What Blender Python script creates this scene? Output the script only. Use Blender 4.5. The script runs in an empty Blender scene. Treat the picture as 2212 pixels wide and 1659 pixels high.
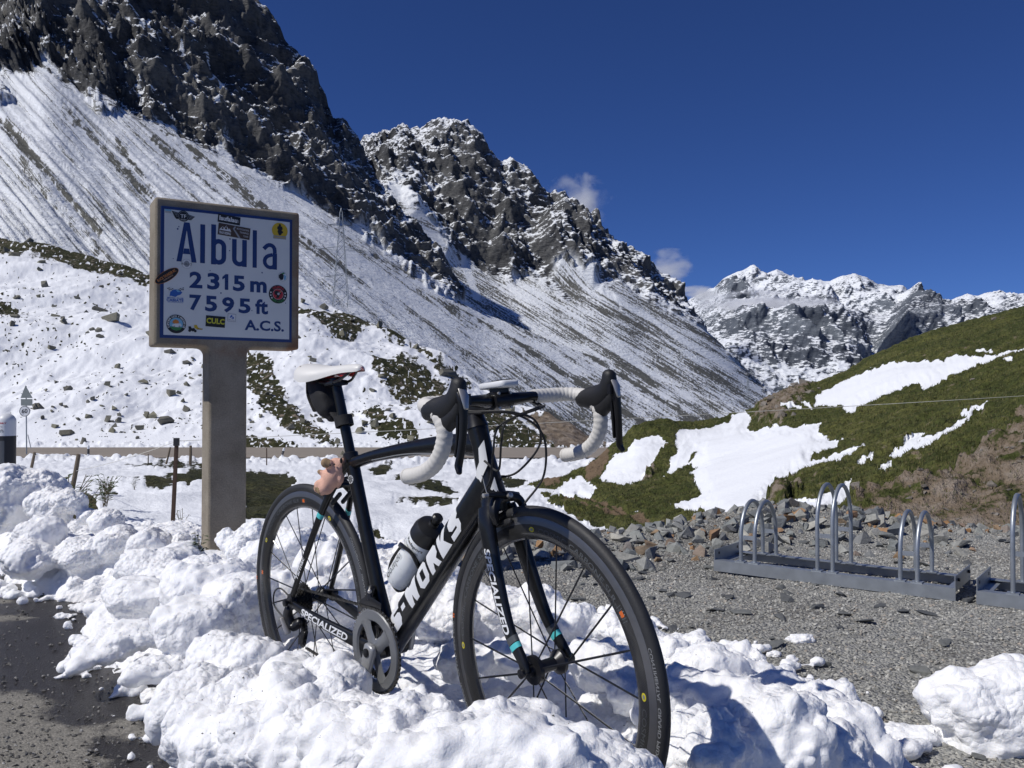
import bpy, bmesh, math, random
import numpy as np
from math import sin, cos, pi, radians, sqrt, atan2
from mathutils import Vector, Matrix

random.seed(7)
RNG = np.random.default_rng(7)
SC = bpy.context.scene
COL = SC.collection

# ------------------------------------------------------------------ camera
FV, CX, CY = 1870.2, 1106.0, 829.5          # focal length and centre, in units of a 2212 px wide frame
PITCH, CAMZ = radians(1.189), 0.92
cam_data = bpy.data.cameras.new('camera')
cam_data.sensor_width = 36.0
cam_data.lens = 36.0 * 2759.6 / 3264.0
cam_data.clip_start, cam_data.clip_end = 0.05, 40000.0
cam = bpy.data.objects.new('camera', cam_data)
cam.location = (0, 0, CAMZ)
cam.rotation_euler = (pi / 2 + PITCH, 0, 0)
COL.objects.link(cam)
SC.camera = cam

# ------------------------------------------------------------------ sky, sun, exposure
SUN_PHI, SUN_EL = radians(114.0), radians(47.0)   # azimuth measured from straight ahead towards the left
world = bpy.data.worlds.new('World')
SC.world = world
world.use_nodes = True
wn = world.node_tree.nodes
bg = wn['Background']
sky = wn.new('ShaderNodeTexSky')
sky.sky_type = 'NISHITA'
sky.sun_disc = False
sky.sun_elevation = SUN_EL
sky.sun_rotation = -SUN_PHI
sky.altitude = 2315.0
sky.air_density = 0.85
sky.dust_density = 0.6
sky.ozone_density = 4.0
hs = wn.new('ShaderNodeMix'); hs.data_type = 'RGBA'; hs.blend_type = 'MULTIPLY'   # thin dry mountain air: a deeper blue than the model's
hs.inputs['Factor'].default_value = 1.0
hs.inputs['B'].default_value = (0.42, 0.61, 1.08, 1)
world.node_tree.links.new(sky.outputs[0], hs.inputs['A'])
world.node_tree.links.new(hs.outputs['Result'], bg.inputs[0])
bg.inputs[1].default_value = 0.066
sun_data = bpy.data.lights.new('sun', 'SUN')
sun_data.energy = 3.6
sun_data.angle = radians(0.53)
sun_data.color = (1.0, 0.965, 0.91)
sun = bpy.data.objects.new('sun', sun_data)
sdir = Vector((-sin(SUN_PHI) * cos(SUN_EL), cos(SUN_PHI) * cos(SUN_EL), sin(SUN_EL)))
sun.rotation_euler = sdir.to_track_quat('Z', 'Y').to_euler()
sun.location = (-20, 5, 30)
COL.objects.link(sun)
SC.cycles.volume_bounces = 6
SC.cycles.diffuse_bounces = 6
SC.view_settings.view_transform = 'Standard'
SC.view_settings.look = 'None'
SC.view_settings.exposure = 0.0
SC.view_settings.gamma = 1.0
SC.view_settings.use_curve_mapping = False

# ------------------------------------------------------------------ rays
def ray(x, y):
    a = (np.asarray(x, float) - CX) / FV
    b = (CY - np.asarray(y, float)) / FV
    c, s = cos(PITCH), sin(PITCH)
    Y = c - b * s
    return a / Y, (s + b * c) / Y
def pix(x, y, d):
    dx, dz = ray(x, y)
    return Vector((float(dx * d), float(d), float(CAMZ + dz * d)))
def gnd(x, y, z=0.0):
    dx, dz = ray(x, y)
    d = (z - CAMZ) / dz
    return Vector((float(dx * d), float(d), float(z)))
def row_of(z, d):
    """image row of a point at height z and depth d"""
    t = (z - CAMZ) / d
    c, s = cos(PITCH), sin(PITCH)
    b = (t * c - s) / (c + t * s)
    return CY - b * FV

# ------------------------------------------------------------------ noise
def _hash(ix, iy, iz, seed):
    h = (ix.astype(np.int64) * 374761393 + iy.astype(np.int64) * 668265263 + iz.astype(np.int64) * 2147483647 + seed * 974711) & 0xFFFFFFFF
    h = ((h ^ (h >> 13)) * 1274126177) & 0xFFFFFFFF
    h = ((h ^ (h >> 16)) * 2246822519) & 0xFFFFFFFF
    return h ^ (h >> 15)
def noise3(x, y, z, seed=0):
    x = np.asarray(x, float); y = np.asarray(y, float) + 0 * x; z = np.asarray(z, float) + 0 * x
    fx, fy, fz = np.floor(x), np.floor(y), np.floor(z)
    ux, uy, uz = x - fx, y - fy, z - fz
    sx, sy, sz = [t * t * t * (t * (t * 6 - 15) + 10) for t in (ux, uy, uz)]
    out = 0.0
    for i in (0, 1):
        wx = sx if i else 1 - sx
        for j in (0, 1):
            wy = sy if j else 1 - sy
            for k in (0, 1):
                wz = sz if k else 1 - sz
                h = _hash(fx + i, fy + j, fz + k, seed)
                gx = (h & 255) / 127.5 - 1; gy = ((h >> 8) & 255) / 127.5 - 1; gz = ((h >> 16) & 255) / 127.5 - 1
                out = out + wx * wy * wz * (gx * (ux - i) + gy * (uy - j) + gz * (uz - k))
    return out * 1.3
def fbm(x, y, z=0.0, octs=4, seed=0, gain=0.5, lac=2.03):
    a, f, o = 1.0, 1.0, 0.0
    for i in range(octs):
        o = o + a * noise3(np.asarray(x) * f, np.asarray(y) * f, np.asarray(z) * f, seed + i * 17)
        a *= gain; f *= lac
    return o
def ridged(x, y, z=0.0, octs=4, seed=0, gain=0.5, lac=2.1):
    a, f, o, w = 1.0, 1.0, 0.0, 1.0
    for i in range(octs):
        n = 1 - np.abs(noise3(np.asarray(x) * f, np.asarray(y) * f, np.asarray(z) * f, seed + i * 31)) * 1.6
        n = np.clip(n, 0, 1) ** 2
        o = o + a * n * w
        w = np.clip(n * 1.6, 0, 1); a *= gain; f *= lac
    return o
def smooth(a, b, x):
    t = np.clip((x - a) / (b - a), 0, 1)
    return t * t * (3 - 2 * t)
def poly_sd(px, py, poly):
    """signed distance (positive inside) of points to a polygon"""
    px = np.asarray(px, float); py = np.asarray(py, float)
    d = np.full(px.shape, 1e18); ins = np.zeros(px.shape, bool)
    n = len(poly)
    for i in range(n):
        ax, ay = poly[i]; bx, by = poly[(i + 1) % n]
        ex, ey = bx - ax, by - ay
        wx, wy = px - ax, py - ay
        t = np.clip((wx * ex + wy * ey) / (ex * ex + ey * ey + 1e-12), 0, 1)
        d = np.minimum(d, (wx - ex * t) ** 2 + (wy - ey * t) ** 2)
        c = ((ay <= py) & (by > py)) | ((by <= py) & (ay > py))
        xi = ax + (py - ay) / (by - ay + 1e-12) * ex
        ins ^= c & (px < xi)
    d = np.sqrt(d)
    return np.where(ins, d, -d)
def line_d(px, py, pts):
    d = np.full(np.shape(px), 1e18)
    for (ax, ay), (bx, by) in zip(pts[:-1], pts[1:]):
        ex, ey = bx - ax, by - ay
        t = np.clip(((px - ax) * ex + (py - ay) * ey) / (ex * ex + ey * ey), 0, 1)
        d = np.minimum(d, (px - ax - ex * t) ** 2 + (py - ay - ey * t) ** 2)
    return np.sqrt(d)
def pl(pts, x):
    a = np.array(pts, float)
    return np.interp(x, a[:, 0], a[:, 1])

# ------------------------------------------------------------------ materials
MATS = {}
def nd(nt, typ, **kw):
    n = nt.nodes.new(typ)
    for k, v in kw.items():
        if k.startswith('i_'):
            n.inputs[int(k[2:]) if k[2:].isdigit() else k[2:]].default_value = v
        else:
            setattr(n, k, v)
    return n
def new_mat(name):
    m = bpy.data.materials.new(name); m.use_nodes = True
    MATS[name] = m
    return m, m.node_tree, m.node_tree.nodes['Principled BSDF']
def plain(name, col, rough=0.5, metal=0.0, coat=0.0, var=0.12, scale=40.0, bump=0.0, bscale=200.0, spec=0.5, trans=0.0, sss=0.0):
    """a principled material whose colour and roughness wander a little"""
    if name in MATS: return MATS[name]
    m, nt, b = new_mat(name)
    tc = nd(nt, 'ShaderNodeTexCoord')
    n = nd(nt, 'ShaderNodeTexNoise', i_Scale=scale, i_Detail=4.0)
    nt.links.new(tc.outputs['Object'], n.inputs['Vector'])
    mx = nd(nt, 'ShaderNodeMix', data_type='RGBA')
    mx.inputs['A'].default_value = (*[c * (1 - var) for c in col], 1)
    mx.inputs['B'].default_value = (*[min(1, c * (1 + var)) for c in col], 1)
    nt.links.new(n.outputs['Fac'], mx.inputs['Factor'])
    nt.links.new(mx.outputs['Result'], b.inputs['Base Color'])
    mr = nd(nt, 'ShaderNodeMapRange', i_3=max(0.02, rough * 0.8), i_4=min(1, rough * 1.2))
    nt.links.new(n.outputs['Fac'], mr.inputs[0]); nt.links.new(mr.outputs[0], b.inputs['Roughness'])
    b.inputs['Metallic'].default_value = metal
    b.inputs['Coat Weight'].default_value = coat
    b.inputs['Coat Roughness'].default_value = 0.08
    b.inputs['Specular IOR Level'].default_value = spec
    if trans: b.inputs['Transmission Weight'].default_value = trans
    if sss:
        b.inputs['Subsurface Weight'].default_value = sss
        b.inputs['Subsurface Radius'].default_value = (1.0, 0.9, 0.8); b.inputs['Subsurface Scale'].default_value = 0.01
    if bump:
        n2 = nd(nt, 'ShaderNodeTexNoise', i_Scale=bscale, i_Detail=3.0)
        nt.links.new(tc.outputs['Object'], n2.inputs['Vector'])
        bp = nd(nt, 'ShaderNodeBump', i_Strength=bump, i_Distance=0.002)
        nt.links.new(n2.outputs['Fac'], bp.inputs['Height']); nt.links.new(bp.outputs[0], b.inputs['Normal'])
    return m
def ramp(nt, stops, interp='LINEAR'):
    r = nd(nt, 'ShaderNodeValToRGB'); r.color_ramp.interpolation = interp
    el = r.color_ramp.elements
    while len(el) > 1: el.remove(el[-1])
    el[0].position = stops[0][0]; c = stops[0][1]; el[0].color = (*c, 1) if len(c) == 3 else c
    for p, c in stops[1:]:
        e = el.new(p); e.color = (*c, 1) if len(c) == 3 else c
    return r
def math_n(nt, op, a, b=None, clamp=False):
    n = nd(nt, 'ShaderNodeMath', operation=op); n.use_clamp = clamp
    for i, v in enumerate((a, b)):
        if v is None: continue
        if isinstance(v, (int, float)): n.inputs[i].default_value = v
        else: nt.links.new(v, n.inputs[i])
    return n.outputs[0]
def mixc(nt, fac, a, b):
    mx = nd(nt, 'ShaderNodeMix', data_type='RGBA')
    for nm, v in (('Factor', fac), ('A', a), ('B', b)):
        if isinstance(v, (int, float)): mx.inputs[nm].default_value = v
        elif isinstance(v, tuple): mx.inputs[nm].default_value = (*v, 1)
        else: nt.links.new(v, mx.inputs[nm])
    return mx.outputs['Result']
def noise_n(nt, vec, scale, detail=5.0, rough=0.55, dist=0.0):
    n = nd(nt, 'ShaderNodeTexNoise', i_Scale=scale, i_Detail=detail, i_Roughness=rough, i_Distortion=dist)
    if vec is not None: nt.links.new(vec, n.inputs['Vector'])
    return n.outputs['Fac']
def attr_n(nt, name, out='Fac'):
    return nd(nt, 'ShaderNodeAttribute', attribute_name=name).outputs[out]
def bump_n(nt, h, strength, dist, normal=None):
    bp = nd(nt, 'ShaderNodeBump', i_Strength=strength, i_Distance=dist)
    nt.links.new(h, bp.inputs['Height'])
    if normal is not None: nt.links.new(normal, bp.inputs['Normal'])
    return bp.outputs[0]

# ------------------------------------------------------------------ objects
def link(name, me, parent=None, props=None, mats=None):
    o = bpy.data.objects.new(name, me)
    COL.objects.link(o)
    if parent is not None: o.parent = parent
    if mats:
        for m in mats: me.materials.append(m)
    if props:
        for k, v in props.items(): o[k] = v
    return o
def thing(name, label, cat, loc=(0, 0, 0), rot=None, group=None):
    o = bpy.data.objects.new(name, None); COL.objects.link(o)
    o.empty_display_size = 0.1
    o.location = loc
    if rot is not None: o.rotation_euler = rot
    o['label'] = label; o['category'] = cat
    if group: o['group'] = group
    return o
def tag(o, label, cat, group=None):
    o['label'] = label; o['category'] = cat
    if group: o['group'] = group
    return o
def np_mesh(name, V, F, smooth_sh=True, attrs=None):
    """V (n,3), F (m,k) arrays"""
    V = np.ascontiguousarray(V, np.float32); F = np.ascontiguousarray(F, np.int32)
    me = bpy.data.meshes.new(name)
    me.vertices.add(len(V)); me.vertices.foreach_set('co', V.ravel())
    k = F.shape[1]
    me.loops.add(F.size); me.loops.foreach_set('vertex_index', F.ravel())
    me.polygons.add(len(F)); me.polygons.foreach_set('loop_start', np.arange(0, F.size, k, dtype=np.int32))
    me.update(calc_edges=True)
    me.polygons.foreach_set('use_smooth', np.full(len(F), bool(smooth_sh)))
    for an, arr in (attrs or {}).items():
        arr = np.asarray(arr, np.float32)
        if arr.ndim == 2:
            at = me.attributes.new(an, 'FLOAT_VECTOR', 'POINT'); at.data.foreach_set('vector', np.ascontiguousarray(arr).ravel())
        else:
            at = me.attributes.new(an, 'FLOAT', 'POINT'); at.data.foreach_set('value', np.ascontiguousarray(arr))
    return me
def grid_faces(r, c):
    i = np.arange((r - 1) * (c - 1)); a = (i // (c - 1)) * c + i % (c - 1)
    return np.stack([a, a + 1, a + c + 1, a + c], 1)
class MB:
    """collects shapes, builds one mesh object"""
    def __init__(s): s.v = []; s.f = []; s.m = []
    def add(s, verts, faces, mi=0):
        o = len(s.v); s.v += [tuple(p) for p in verts]
        s.f += [tuple(i + o for i in f) for f in faces]; s.m += [mi] * len(faces)
    def box(s, c, size, rot=None, mi=0, taper=1.0):
        hx, hy, hz = [a / 2 for a in size]
        P = [Vector((x * hx * (taper if z > 0 else 1), y * hy * (taper if z > 0 else 1), z * hz)) for z in (-1, 1) for y in (-1, 1) for x in (-1, 1)]
        if rot is not None: P = [rot @ p for p in P]
        s.add([p + Vector(c) for p in P], [(0, 2, 3, 1), (4, 5, 7, 6), (0, 1, 5, 4), (2, 6, 7, 3), (0, 4, 6, 2), (1, 3, 7, 5)], mi)
    def loft(s, pts, sizes, up=(0, 0, 1), n=16, mi=0, power=2.0, caps=True, round_caps=False):
        """pts: path; sizes: (half width across, half height along up) per point; superellipse section"""
        pts = [Vector(p) for p in pts]; up = Vector(up)
        if not isinstance(sizes, list): sizes = [sizes] * len(pts)
        sizes = [(q, q) if not isinstance(q, (tuple, list)) else q for q in sizes]
        if round_caps:
            def capring(p, q, d, sz):
                r = min(sz); o = []
                for a in (80, 60, 40, 20): o.append((p + d * r * sin(radians(a)), (sz[0] * cos(radians(a)), sz[1] * cos(radians(a)))))
                return o
            d0 = (pts[0] - pts[1]).normalized(); d1 = (pts[-1] - pts[-2]).normalized()
            A = capring(pts[0], None, d0, sizes[0]); B = capring(pts[-1], None, d1, sizes[-1])[::-1]
            pts = [a[0] for a in A] + pts + [b[0] for b in B]; sizes = [a[1] for a in A] + sizes + [b[1] for b in B]
        rings = []
        base = len(s.v)
        for i, p in enumerate(pts):
            t = (pts[min(i + 1, len(pts) - 1)] - pts[max(i - 1, 0)]).normalized()
            u = up - t * up.dot(t)
            if u.length < 1e-4: u = Vector((1, 0, 0)) - t * t.x
            u.normalize(); w = t.cross(u)
            rw, rh = sizes[i]; R = []
            for k in range(n):
                a = 2 * pi * k / n; ca, sa = cos(a), sin(a)
                e = 2.0 / power
                R.append(p + w * rw * math.copysign(abs(ca) ** e, ca) + u * rh * math.copysign(abs(sa) ** e, sa))
            rings.append(R)
        V = [q for R in rings for q in R]; F = []
        for i in range(len(rings) - 1):
            for k in range(n):
                k2 = (k + 1) % n
                F.append((i * n + k, i * n + k2, (i + 1) * n + k2, (i + 1) * n + k))
        if caps:
            F.append(tuple(range(n))[::-1]); F.append(tuple((len(rings) - 1) * n + k for k in range(n)))
        s.add(V, F, mi)
    def tube(s, pts, r, n=8, mi=0, caps=True):
        s.loft(pts, [(q, q) for q in r] if isinstance(r, list) else [(r, r)] * len(pts), up=(0.123, 0.34, 0.93), n=n, mi=mi, caps=caps)
    def lathe(s, prof, origin, axis, n=32, mi=0, ref=None):
        """prof: (distance along axis, radius)"""
        ax = Vector(axis).normalized(); o = Vector(origin)
        u = Vector(ref) if ref else (Vector((1, 0, 0)) if abs(ax.x) < 0.9 else Vector((0, 0, 1)))
        u = (u - ax * u.dot(ax)).normalized(); w = ax.cross(u)
        V = []; F = []
        for d, r in prof:
            for k in range(n):
                a = 2 * pi * k / n
                V.append(o + ax * d + (u * cos(a) + w * sin(a)) * max(r, 1e-5))
        for i in range(len(prof) - 1):
            for k in range(n):
                k2 = (k + 1) % n
                F.append((i * n + k, i * n + k2, (i + 1) * n + k2, (i + 1) * n + k))
        s.add(V, F, mi)
    def prism(s, poly, fn, depth, mi=0):
        """2-D outline -> extruded plate; fn(u,v,w) -> 3-D point, w in {0, depth}"""
        n = len(poly)
        V = [fn(u, v, 0.0) for u, v in poly] + [fn(u, v, depth) for u, v in poly]
        F = [tuple(range(n))[::-1], tuple(range(n, 2 * n))]
        F += [(i, (i + 1) % n, n + (i + 1) % n, n + i) for i in range(n)]
        s.add(V, F, mi)
    def ball(s, c, r, n=12, mi=0, mat=None):
        rx, ry, rz = r if isinstance(r, (tuple, list)) else (r, r, r)
        V = []; F = []
        rows = n // 2
        for i in range(rows + 1):
            t = pi * i / rows
            for k in range(n):
                a = 2 * pi * k / n
                p = Vector((rx * sin(t) * cos(a), ry * sin(t) * sin(a), rz * cos(t)))
                if mat is not None: p = mat @ p
                V.append(p + Vector(c))
        for i in range(rows):
            for k in range(n):
                k2 = (k + 1) % n
                F.append((i * n + k, (i + 1) * n + k, (i + 1) * n + k2, i * n + k2))
        s.add(V, F, mi)
    def build(s, name, mats, parent=None, sharp=35, off=None, bevel=0.0, label=None):
        me = bpy.data.meshes.new(name)
        V = s.v if off is None else [(p[0] + off[0], p[1] + off[1], p[2] + off[2]) for p in s.v]
        me.from_pydata(V, [], s.f)
        me.polygons.foreach_set('material_index', s.m)
        bm = bmesh.new(); bm.from_mesh(me)
        bmesh.ops.remove_doubles(bm, verts=bm.verts, dist=1e-6)
        bmesh.ops.recalc_face_normals(bm, faces=bm.faces)
        bm.to_mesh(me); bm.free()
        for m in (mats if isinstance(mats, list) else [mats]): me.materials.append(MATS[m] if isinstance(m, str) else m)
        me.polygons.foreach_set('use_smooth', [True] * len(me.polygons))
        me.set_sharp_from_angle(angle=radians(sharp))
        o = link(name, me, parent)
        if bevel:
            b = o.modifiers.new('bevel', 'BEVEL'); b.width = bevel; b.segments = 2; b.limit_method = 'ANGLE'; b.angle_limit = radians(40)
        if label: o['label'] = label
        return o
def spline(pts, n=8):
    """Catmull-Rom through the points"""
    P = [Vector(p) for p in pts]; P = [P[0] * 2 - P[1]] + P + [P[-1] * 2 - P[-2]]
    out = []
    for i in range(1, len(P) - 2):
        for k in range(n):
            t = k / n; a, b, c, d = P[i - 1], P[i], P[i + 1], P[i + 2]
            out.append(0.5 * ((2 * b) + (c - a) * t + (2 * a - 5 * b + 4 * c - d) * t * t + (3 * b - a - 3 * c + d) * t ** 3))
    out.append(P[-2]); return out
def interp_list(vals, n):
    """resample tuples to n entries"""
    a = np.array([v if isinstance(v, (tuple, list)) else (v, v) for v in vals], float)
    x = np.linspace(0, len(a) - 1, n)
    return [tuple(float(np.interp(q, np.arange(len(a)), a[:, j])) for j in range(a.shape[1])) for q in x]

# text as flat triangles in the (u, v) plane
_txt = {}
def text_tris(s, bold=0.0, fine=0.0, shear=0.0, space=1.0):
    key = (s, bold, fine, shear, space)
    if key in _txt: return _txt[key]
    cu = bpy.data.curves.new('t', 'FONT'); cu.body = s; cu.offset = bold; cu.resolution_u = 3; cu.shear = shear; cu.space_character = space
    ob = bpy.data.objects.new('t', cu); COL.objects.link(ob)
    dg = bpy.context.evaluated_depsgraph_get(); dg.update()
    me = bpy.data.meshes.new_from_object(ob.evaluated_get(dg))
    bm = bmesh.new(); bm.from_mesh(me)
    bmesh.ops.triangulate(bm, faces=bm.faces)
    if fine:
        for _ in range(3):
            le = [e for e in bm.edges if e.calc_length() > fine]
            if not le: break
            bmesh.ops.subdivide_edges(bm, edges=le, cuts=1)
            bmesh.ops.triangulate(bm, faces=bm.faces)
    V = [(v.co.x, v.co.y) for v in bm.verts]; bm.verts.index_update()
    F = [tuple(v.index for v in f.verts) for f in bm.faces]
    bm.free(); bpy.data.meshes.remove(me); bpy.data.objects.remove(ob); bpy.data.curves.remove(cu)
    a = np.array(V); mn, mx = a.min(0), a.max(0)
    _txt[key] = (a, F, mn, mx)
    return _txt[key]
def put_text(mb, s, fn, u0, v0, width=None, height=None, mi=0, bold=0.0, fine=0.0, align='l', shear=0.0, space=1.0):
    """text box scaled to width x height with its lower left at (u0, v0)"""
    a, F, mn, mx = text_tris(s, bold, fine, shear, space)
    w, h = mx - mn
    ky = (height / h) if height else width / w
    kx = (width / w) if width else ky
    if align == 'c': u0 -= w * kx / 2
    P = [fn(u0 + (x - mn[0]) * kx, v0 + (y - mn[1]) * ky) for x, y in a]
    mb.add(P, F, mi)

# ================================================================== surface materials
def snow_mat(name, col=(0.84, 0.865, 0.90), bscale=60.0, bdist=0.01, sss=0.0, dirt=0.25, gscale=3.0, crumb=0.0):
    m, nt, b = new_mat(name)
    g = nd(nt, 'ShaderNodeNewGeometry').outputs['Position']
    n1 = noise_n(nt, g, gscale, 6.0, 0.6)
    n2 = noise_n(nt, g, bscale, 6.0, 0.65)
    n3 = noise_n(nt, g, bscale * 4.2, 3.0, 0.6)
    r = ramp(nt, [(0.54, (0, 0, 0)), (0.78, (1, 1, 1))])
    nt.links.new(n1, r.inputs[0])
    f = math_n(nt, 'MULTIPLY', r.outputs[0], dirt)
    c = mixc(nt, f, col, (0.50, 0.44, 0.37))
    nt.links.new(c, b.inputs['Base Color'])
    b.inputs['Roughness'].default_value = 0.62
    b.inputs['Specular IOR Level'].default_value = 0.25
    h = math_n(nt, 'ADD', n2, math_n(nt, 'MULTIPLY', n3, 0.4))
    nrm = None
    if crumb:
        wv = nd(nt, 'ShaderNodeVectorMath', operation='ADD'); nt.links.new(g, wv.inputs[0])
        wn_ = nd(nt, 'ShaderNodeTexNoise', i_Scale=35.0, i_Detail=3.0); nt.links.new(g, wn_.inputs['Vector'])
        ws = nd(nt, 'ShaderNodeVectorMath', operation='SCALE'); nt.links.new(wn_.outputs['Color'], ws.inputs[0]); ws.inputs['Scale'].default_value = 0.02; nt.links.new(ws.outputs[0], wv.inputs[1])
        vo = nd(nt, 'ShaderNodeTexVoronoi', i_Scale=crumb); nt.links.new(wv.outputs[0], vo.inputs['Vector'])
        area = ramp(nt, [(0.42, (0.15, 0.15, 0.15)), (0.58, (1, 1, 1))]); nt.links.new(noise_n(nt, g, 4.5, 4.0), area.inputs[0])
        ch = math_n(nt, 'MULTIPLY', math_n(nt, 'SUBTRACT', 1.0, vo.outputs['Distance']), area.outputs[0])
        nrm = bump_n(nt, ch, 0.8, 0.55 / crumb)
    nt.links.new(bump_n(nt, h, 0.5, bdist, nrm), b.inputs['Normal'])
    if sss:
        b.inputs['Subsurface Weight'].default_value = sss
        b.inputs['Subsurface Radius'].default_value = (0.9, 1.0, 1.15)
        b.inputs['Subsurface Scale'].default_value = 0.015
    return m
snow_mat('snow_near', (0.90, 0.905, 0.915), 55.0, 0.006, 0.25, 0.26, 2.2, 52.0)
snow_mat('snow_block', (0.90, 0.905, 0.915), 55.0, 0.006, 0.25, 0.14, 3.0, 45.0)

def mountain_mat(name, rock_a, rock_b, scree, unit, snow_lo=0.50, snow_hi=0.62, streak=1.0):
    """rock with snow lying on whatever faces up; scree streaked along the fall line"""
    m, nt, b = new_mat(name)
    geo = nd(nt, 'ShaderNodeNewGeometry')
    pos = geo.outputs['Position']
    nz = nd(nt, 'ShaderNodeSeparateXYZ'); nt.links.new(geo.outputs['Normal'], nz.inputs[0])
    flow = attr_n(nt, 'flow', 'Vector'); rock = attr_n(nt, 'rock'); bias = attr_n(nt, 'bias')
    n_big = noise_n(nt, pos, 1 / (60 * unit), 6.0, 0.6)
    n_mid = noise_n(nt, pos, 1 / (9 * unit), 7.0, 0.68)
    n_fin = noise_n(nt, pos, 1 / (2.6 * unit), 4.0, 0.65)
    # cliffs
    lm = nd(nt, 'ShaderNodeMapping'); nt.links.new(pos, lm.inputs[0]); lm.inputs['Scale'].default_value = (1 / (8.5 * unit), 1 / (8.5 * unit), 1 / (2.4 * unit)); lm.inputs['Rotation'].default_value = (0.15, 0.32, 0)
    ledge = noise_n(nt, lm.outputs[0], 1.0, 6.0, 0.68)
    up = math_n(nt, 'ADD', math_n(nt, 'MULTIPLY', nz.outputs[2], 0.62), math_n(nt, 'MULTIPLY', math_n(nt, 'SUBTRACT', ledge, 0.42), 1.7))
    up = math_n(nt, 'ADD', up, math_n(nt, 'MULTIPLY', math_n(nt, 'SUBTRACT', n_mid, 0.5), 0.55))
    up = math_n(nt, 'ADD', up, math_n(nt, 'MULTIPLY', math_n(nt, 'SUBTRACT', n_big, 0.5), 0.95))
    up = math_n(nt, 'ADD', up, bias)
    rs = ramp(nt, [(snow_lo, (0, 0, 0)), (snow_hi, (1, 1, 1))]); nt.links.new(up, rs.inputs[0])
    rc = ramp(nt, [(0.22, tuple(c * 0.55 for c in rock_a)), (0.42, rock_a), (0.55, rock_b), (0.72, tuple(c * 0.8 for c in rock_a))]); nt.links.new(math_n(nt, 'ADD', math_n(nt, 'MULTIPLY', n_mid, 0.55), math_n(nt, 'MULTIPLY', ledge, 0.45)), rc.inputs[0])
    big2 = ramp(nt, [(0.35, (0.62, 0.62, 0.64)), (0.62, (1.35, 1.32, 1.26))]); nt.links.new(noise_n(nt, pos, 1 / (110 * unit), 4.0, 0.5), big2.inputs[0])
    rmul = nd(nt, 'ShaderNodeMix', data_type='RGBA', blend_type='MULTIPLY'); rmul.inputs['Factor'].default_value = 1.0
    nt.links.new(rc.outputs[0], rmul.inputs['A']); nt.links.new(big2.outputs[0], rmul.inputs['B'])
    cl = mixc(nt, rs.outputs[0], rmul.outputs['Result'], (0.84, 0.87, 0.91))
    # scree: wide streaks, narrow streaks, boulders
    mp = nd(nt, 'ShaderNodeMapping'); nt.links.new(flow, mp.inputs[0]); mp.inputs['Scale'].default_value = (1 / 13.0, 1 / 480.0, 1)
    s1 = noise_n(nt, mp.outputs[0], 1.0, 4.0, 0.6, 0.3)
    mp2 = nd(nt, 'ShaderNodeMapping'); nt.links.new(flow, mp2.inputs[0]); mp2.inputs['Scale'].default_value = (1 / 2.6, 1 / 60.0, 1)
    s2 = noise_n(nt, mp2.outputs[0], 1.0, 5.0, 0.65, 0.2)
    mp3 = nd(nt, 'ShaderNodeMapping'); nt.links.new(flow, mp3.inputs[0]); mp3.inputs['Scale'].default_value = (1 / 2.6, 1 / 5.5, 1)
    s3 = noise_n(nt, mp3.outputs[0], 1.0, 5.0, 0.7)
    t = math_n(nt, 'ADD', math_n(nt, 'MULTIPLY', s1, 0.85 * streak), math_n(nt, 'MULTIPLY', s2, 0.85))
    t = math_n(nt, 'ADD', t, math_n(nt, 'MULTIPLY', s3, 0.75))
    t = math_n(nt, 'SUBTRACT', t, bias)
    sr = ramp(nt, [(0.0, (0, 0, 0)), (0.07, (0.25, 0.25, 0.25)), (0.13, (1, 1, 1))])
    nt.links.new(math_n(nt, 'SUBTRACT', t, 1.17), sr.inputs[0])
    sc = ramp(nt, [(0.3, scree), (0.7, tuple(c * 0.55 for c in scree))]); nt.links.new(n_fin, sc.inputs[0])
    scree_c = mixc(nt, sr.outputs[0], (0.84, 0.87, 0.91), sc.outputs[0])
    c = mixc(nt, rock, scree_c, cl)
    nt.links.new(c, b.inputs['Base Color'])
    b.inputs['Roughness'].default_value = 0.85
    b.inputs['Specular IOR Level'].default_value = 0.15
    h = math_n(nt, 'ADD', math_n(nt, 'ADD', n_mid, ledge), math_n(nt, 'MULTIPLY', n_fin, 0.4))
    nt.links.new(bump_n(nt, h, 0.8, 3.0 * unit), b.inputs['Normal'])
    return m
mountain_mat('mountain_rock', (0.066, 0.068, 0.071), (0.128, 0.128, 0.127), (0.17, 0.17, 0.15), 1.0, 0.505, 0.60)
mountain_mat('peak_rock', (0.058, 0.061, 0.067), (0.115, 0.118, 0.122), (0.18, 0.18, 0.165), 1.3, 0.515, 0.61)
mountain_mat('far_rock', (0.085, 0.10, 0.125), (0.14, 0.16, 0.19), (0.16, 0.18, 0.20), 3.2, 0.70, 0.80)

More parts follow.
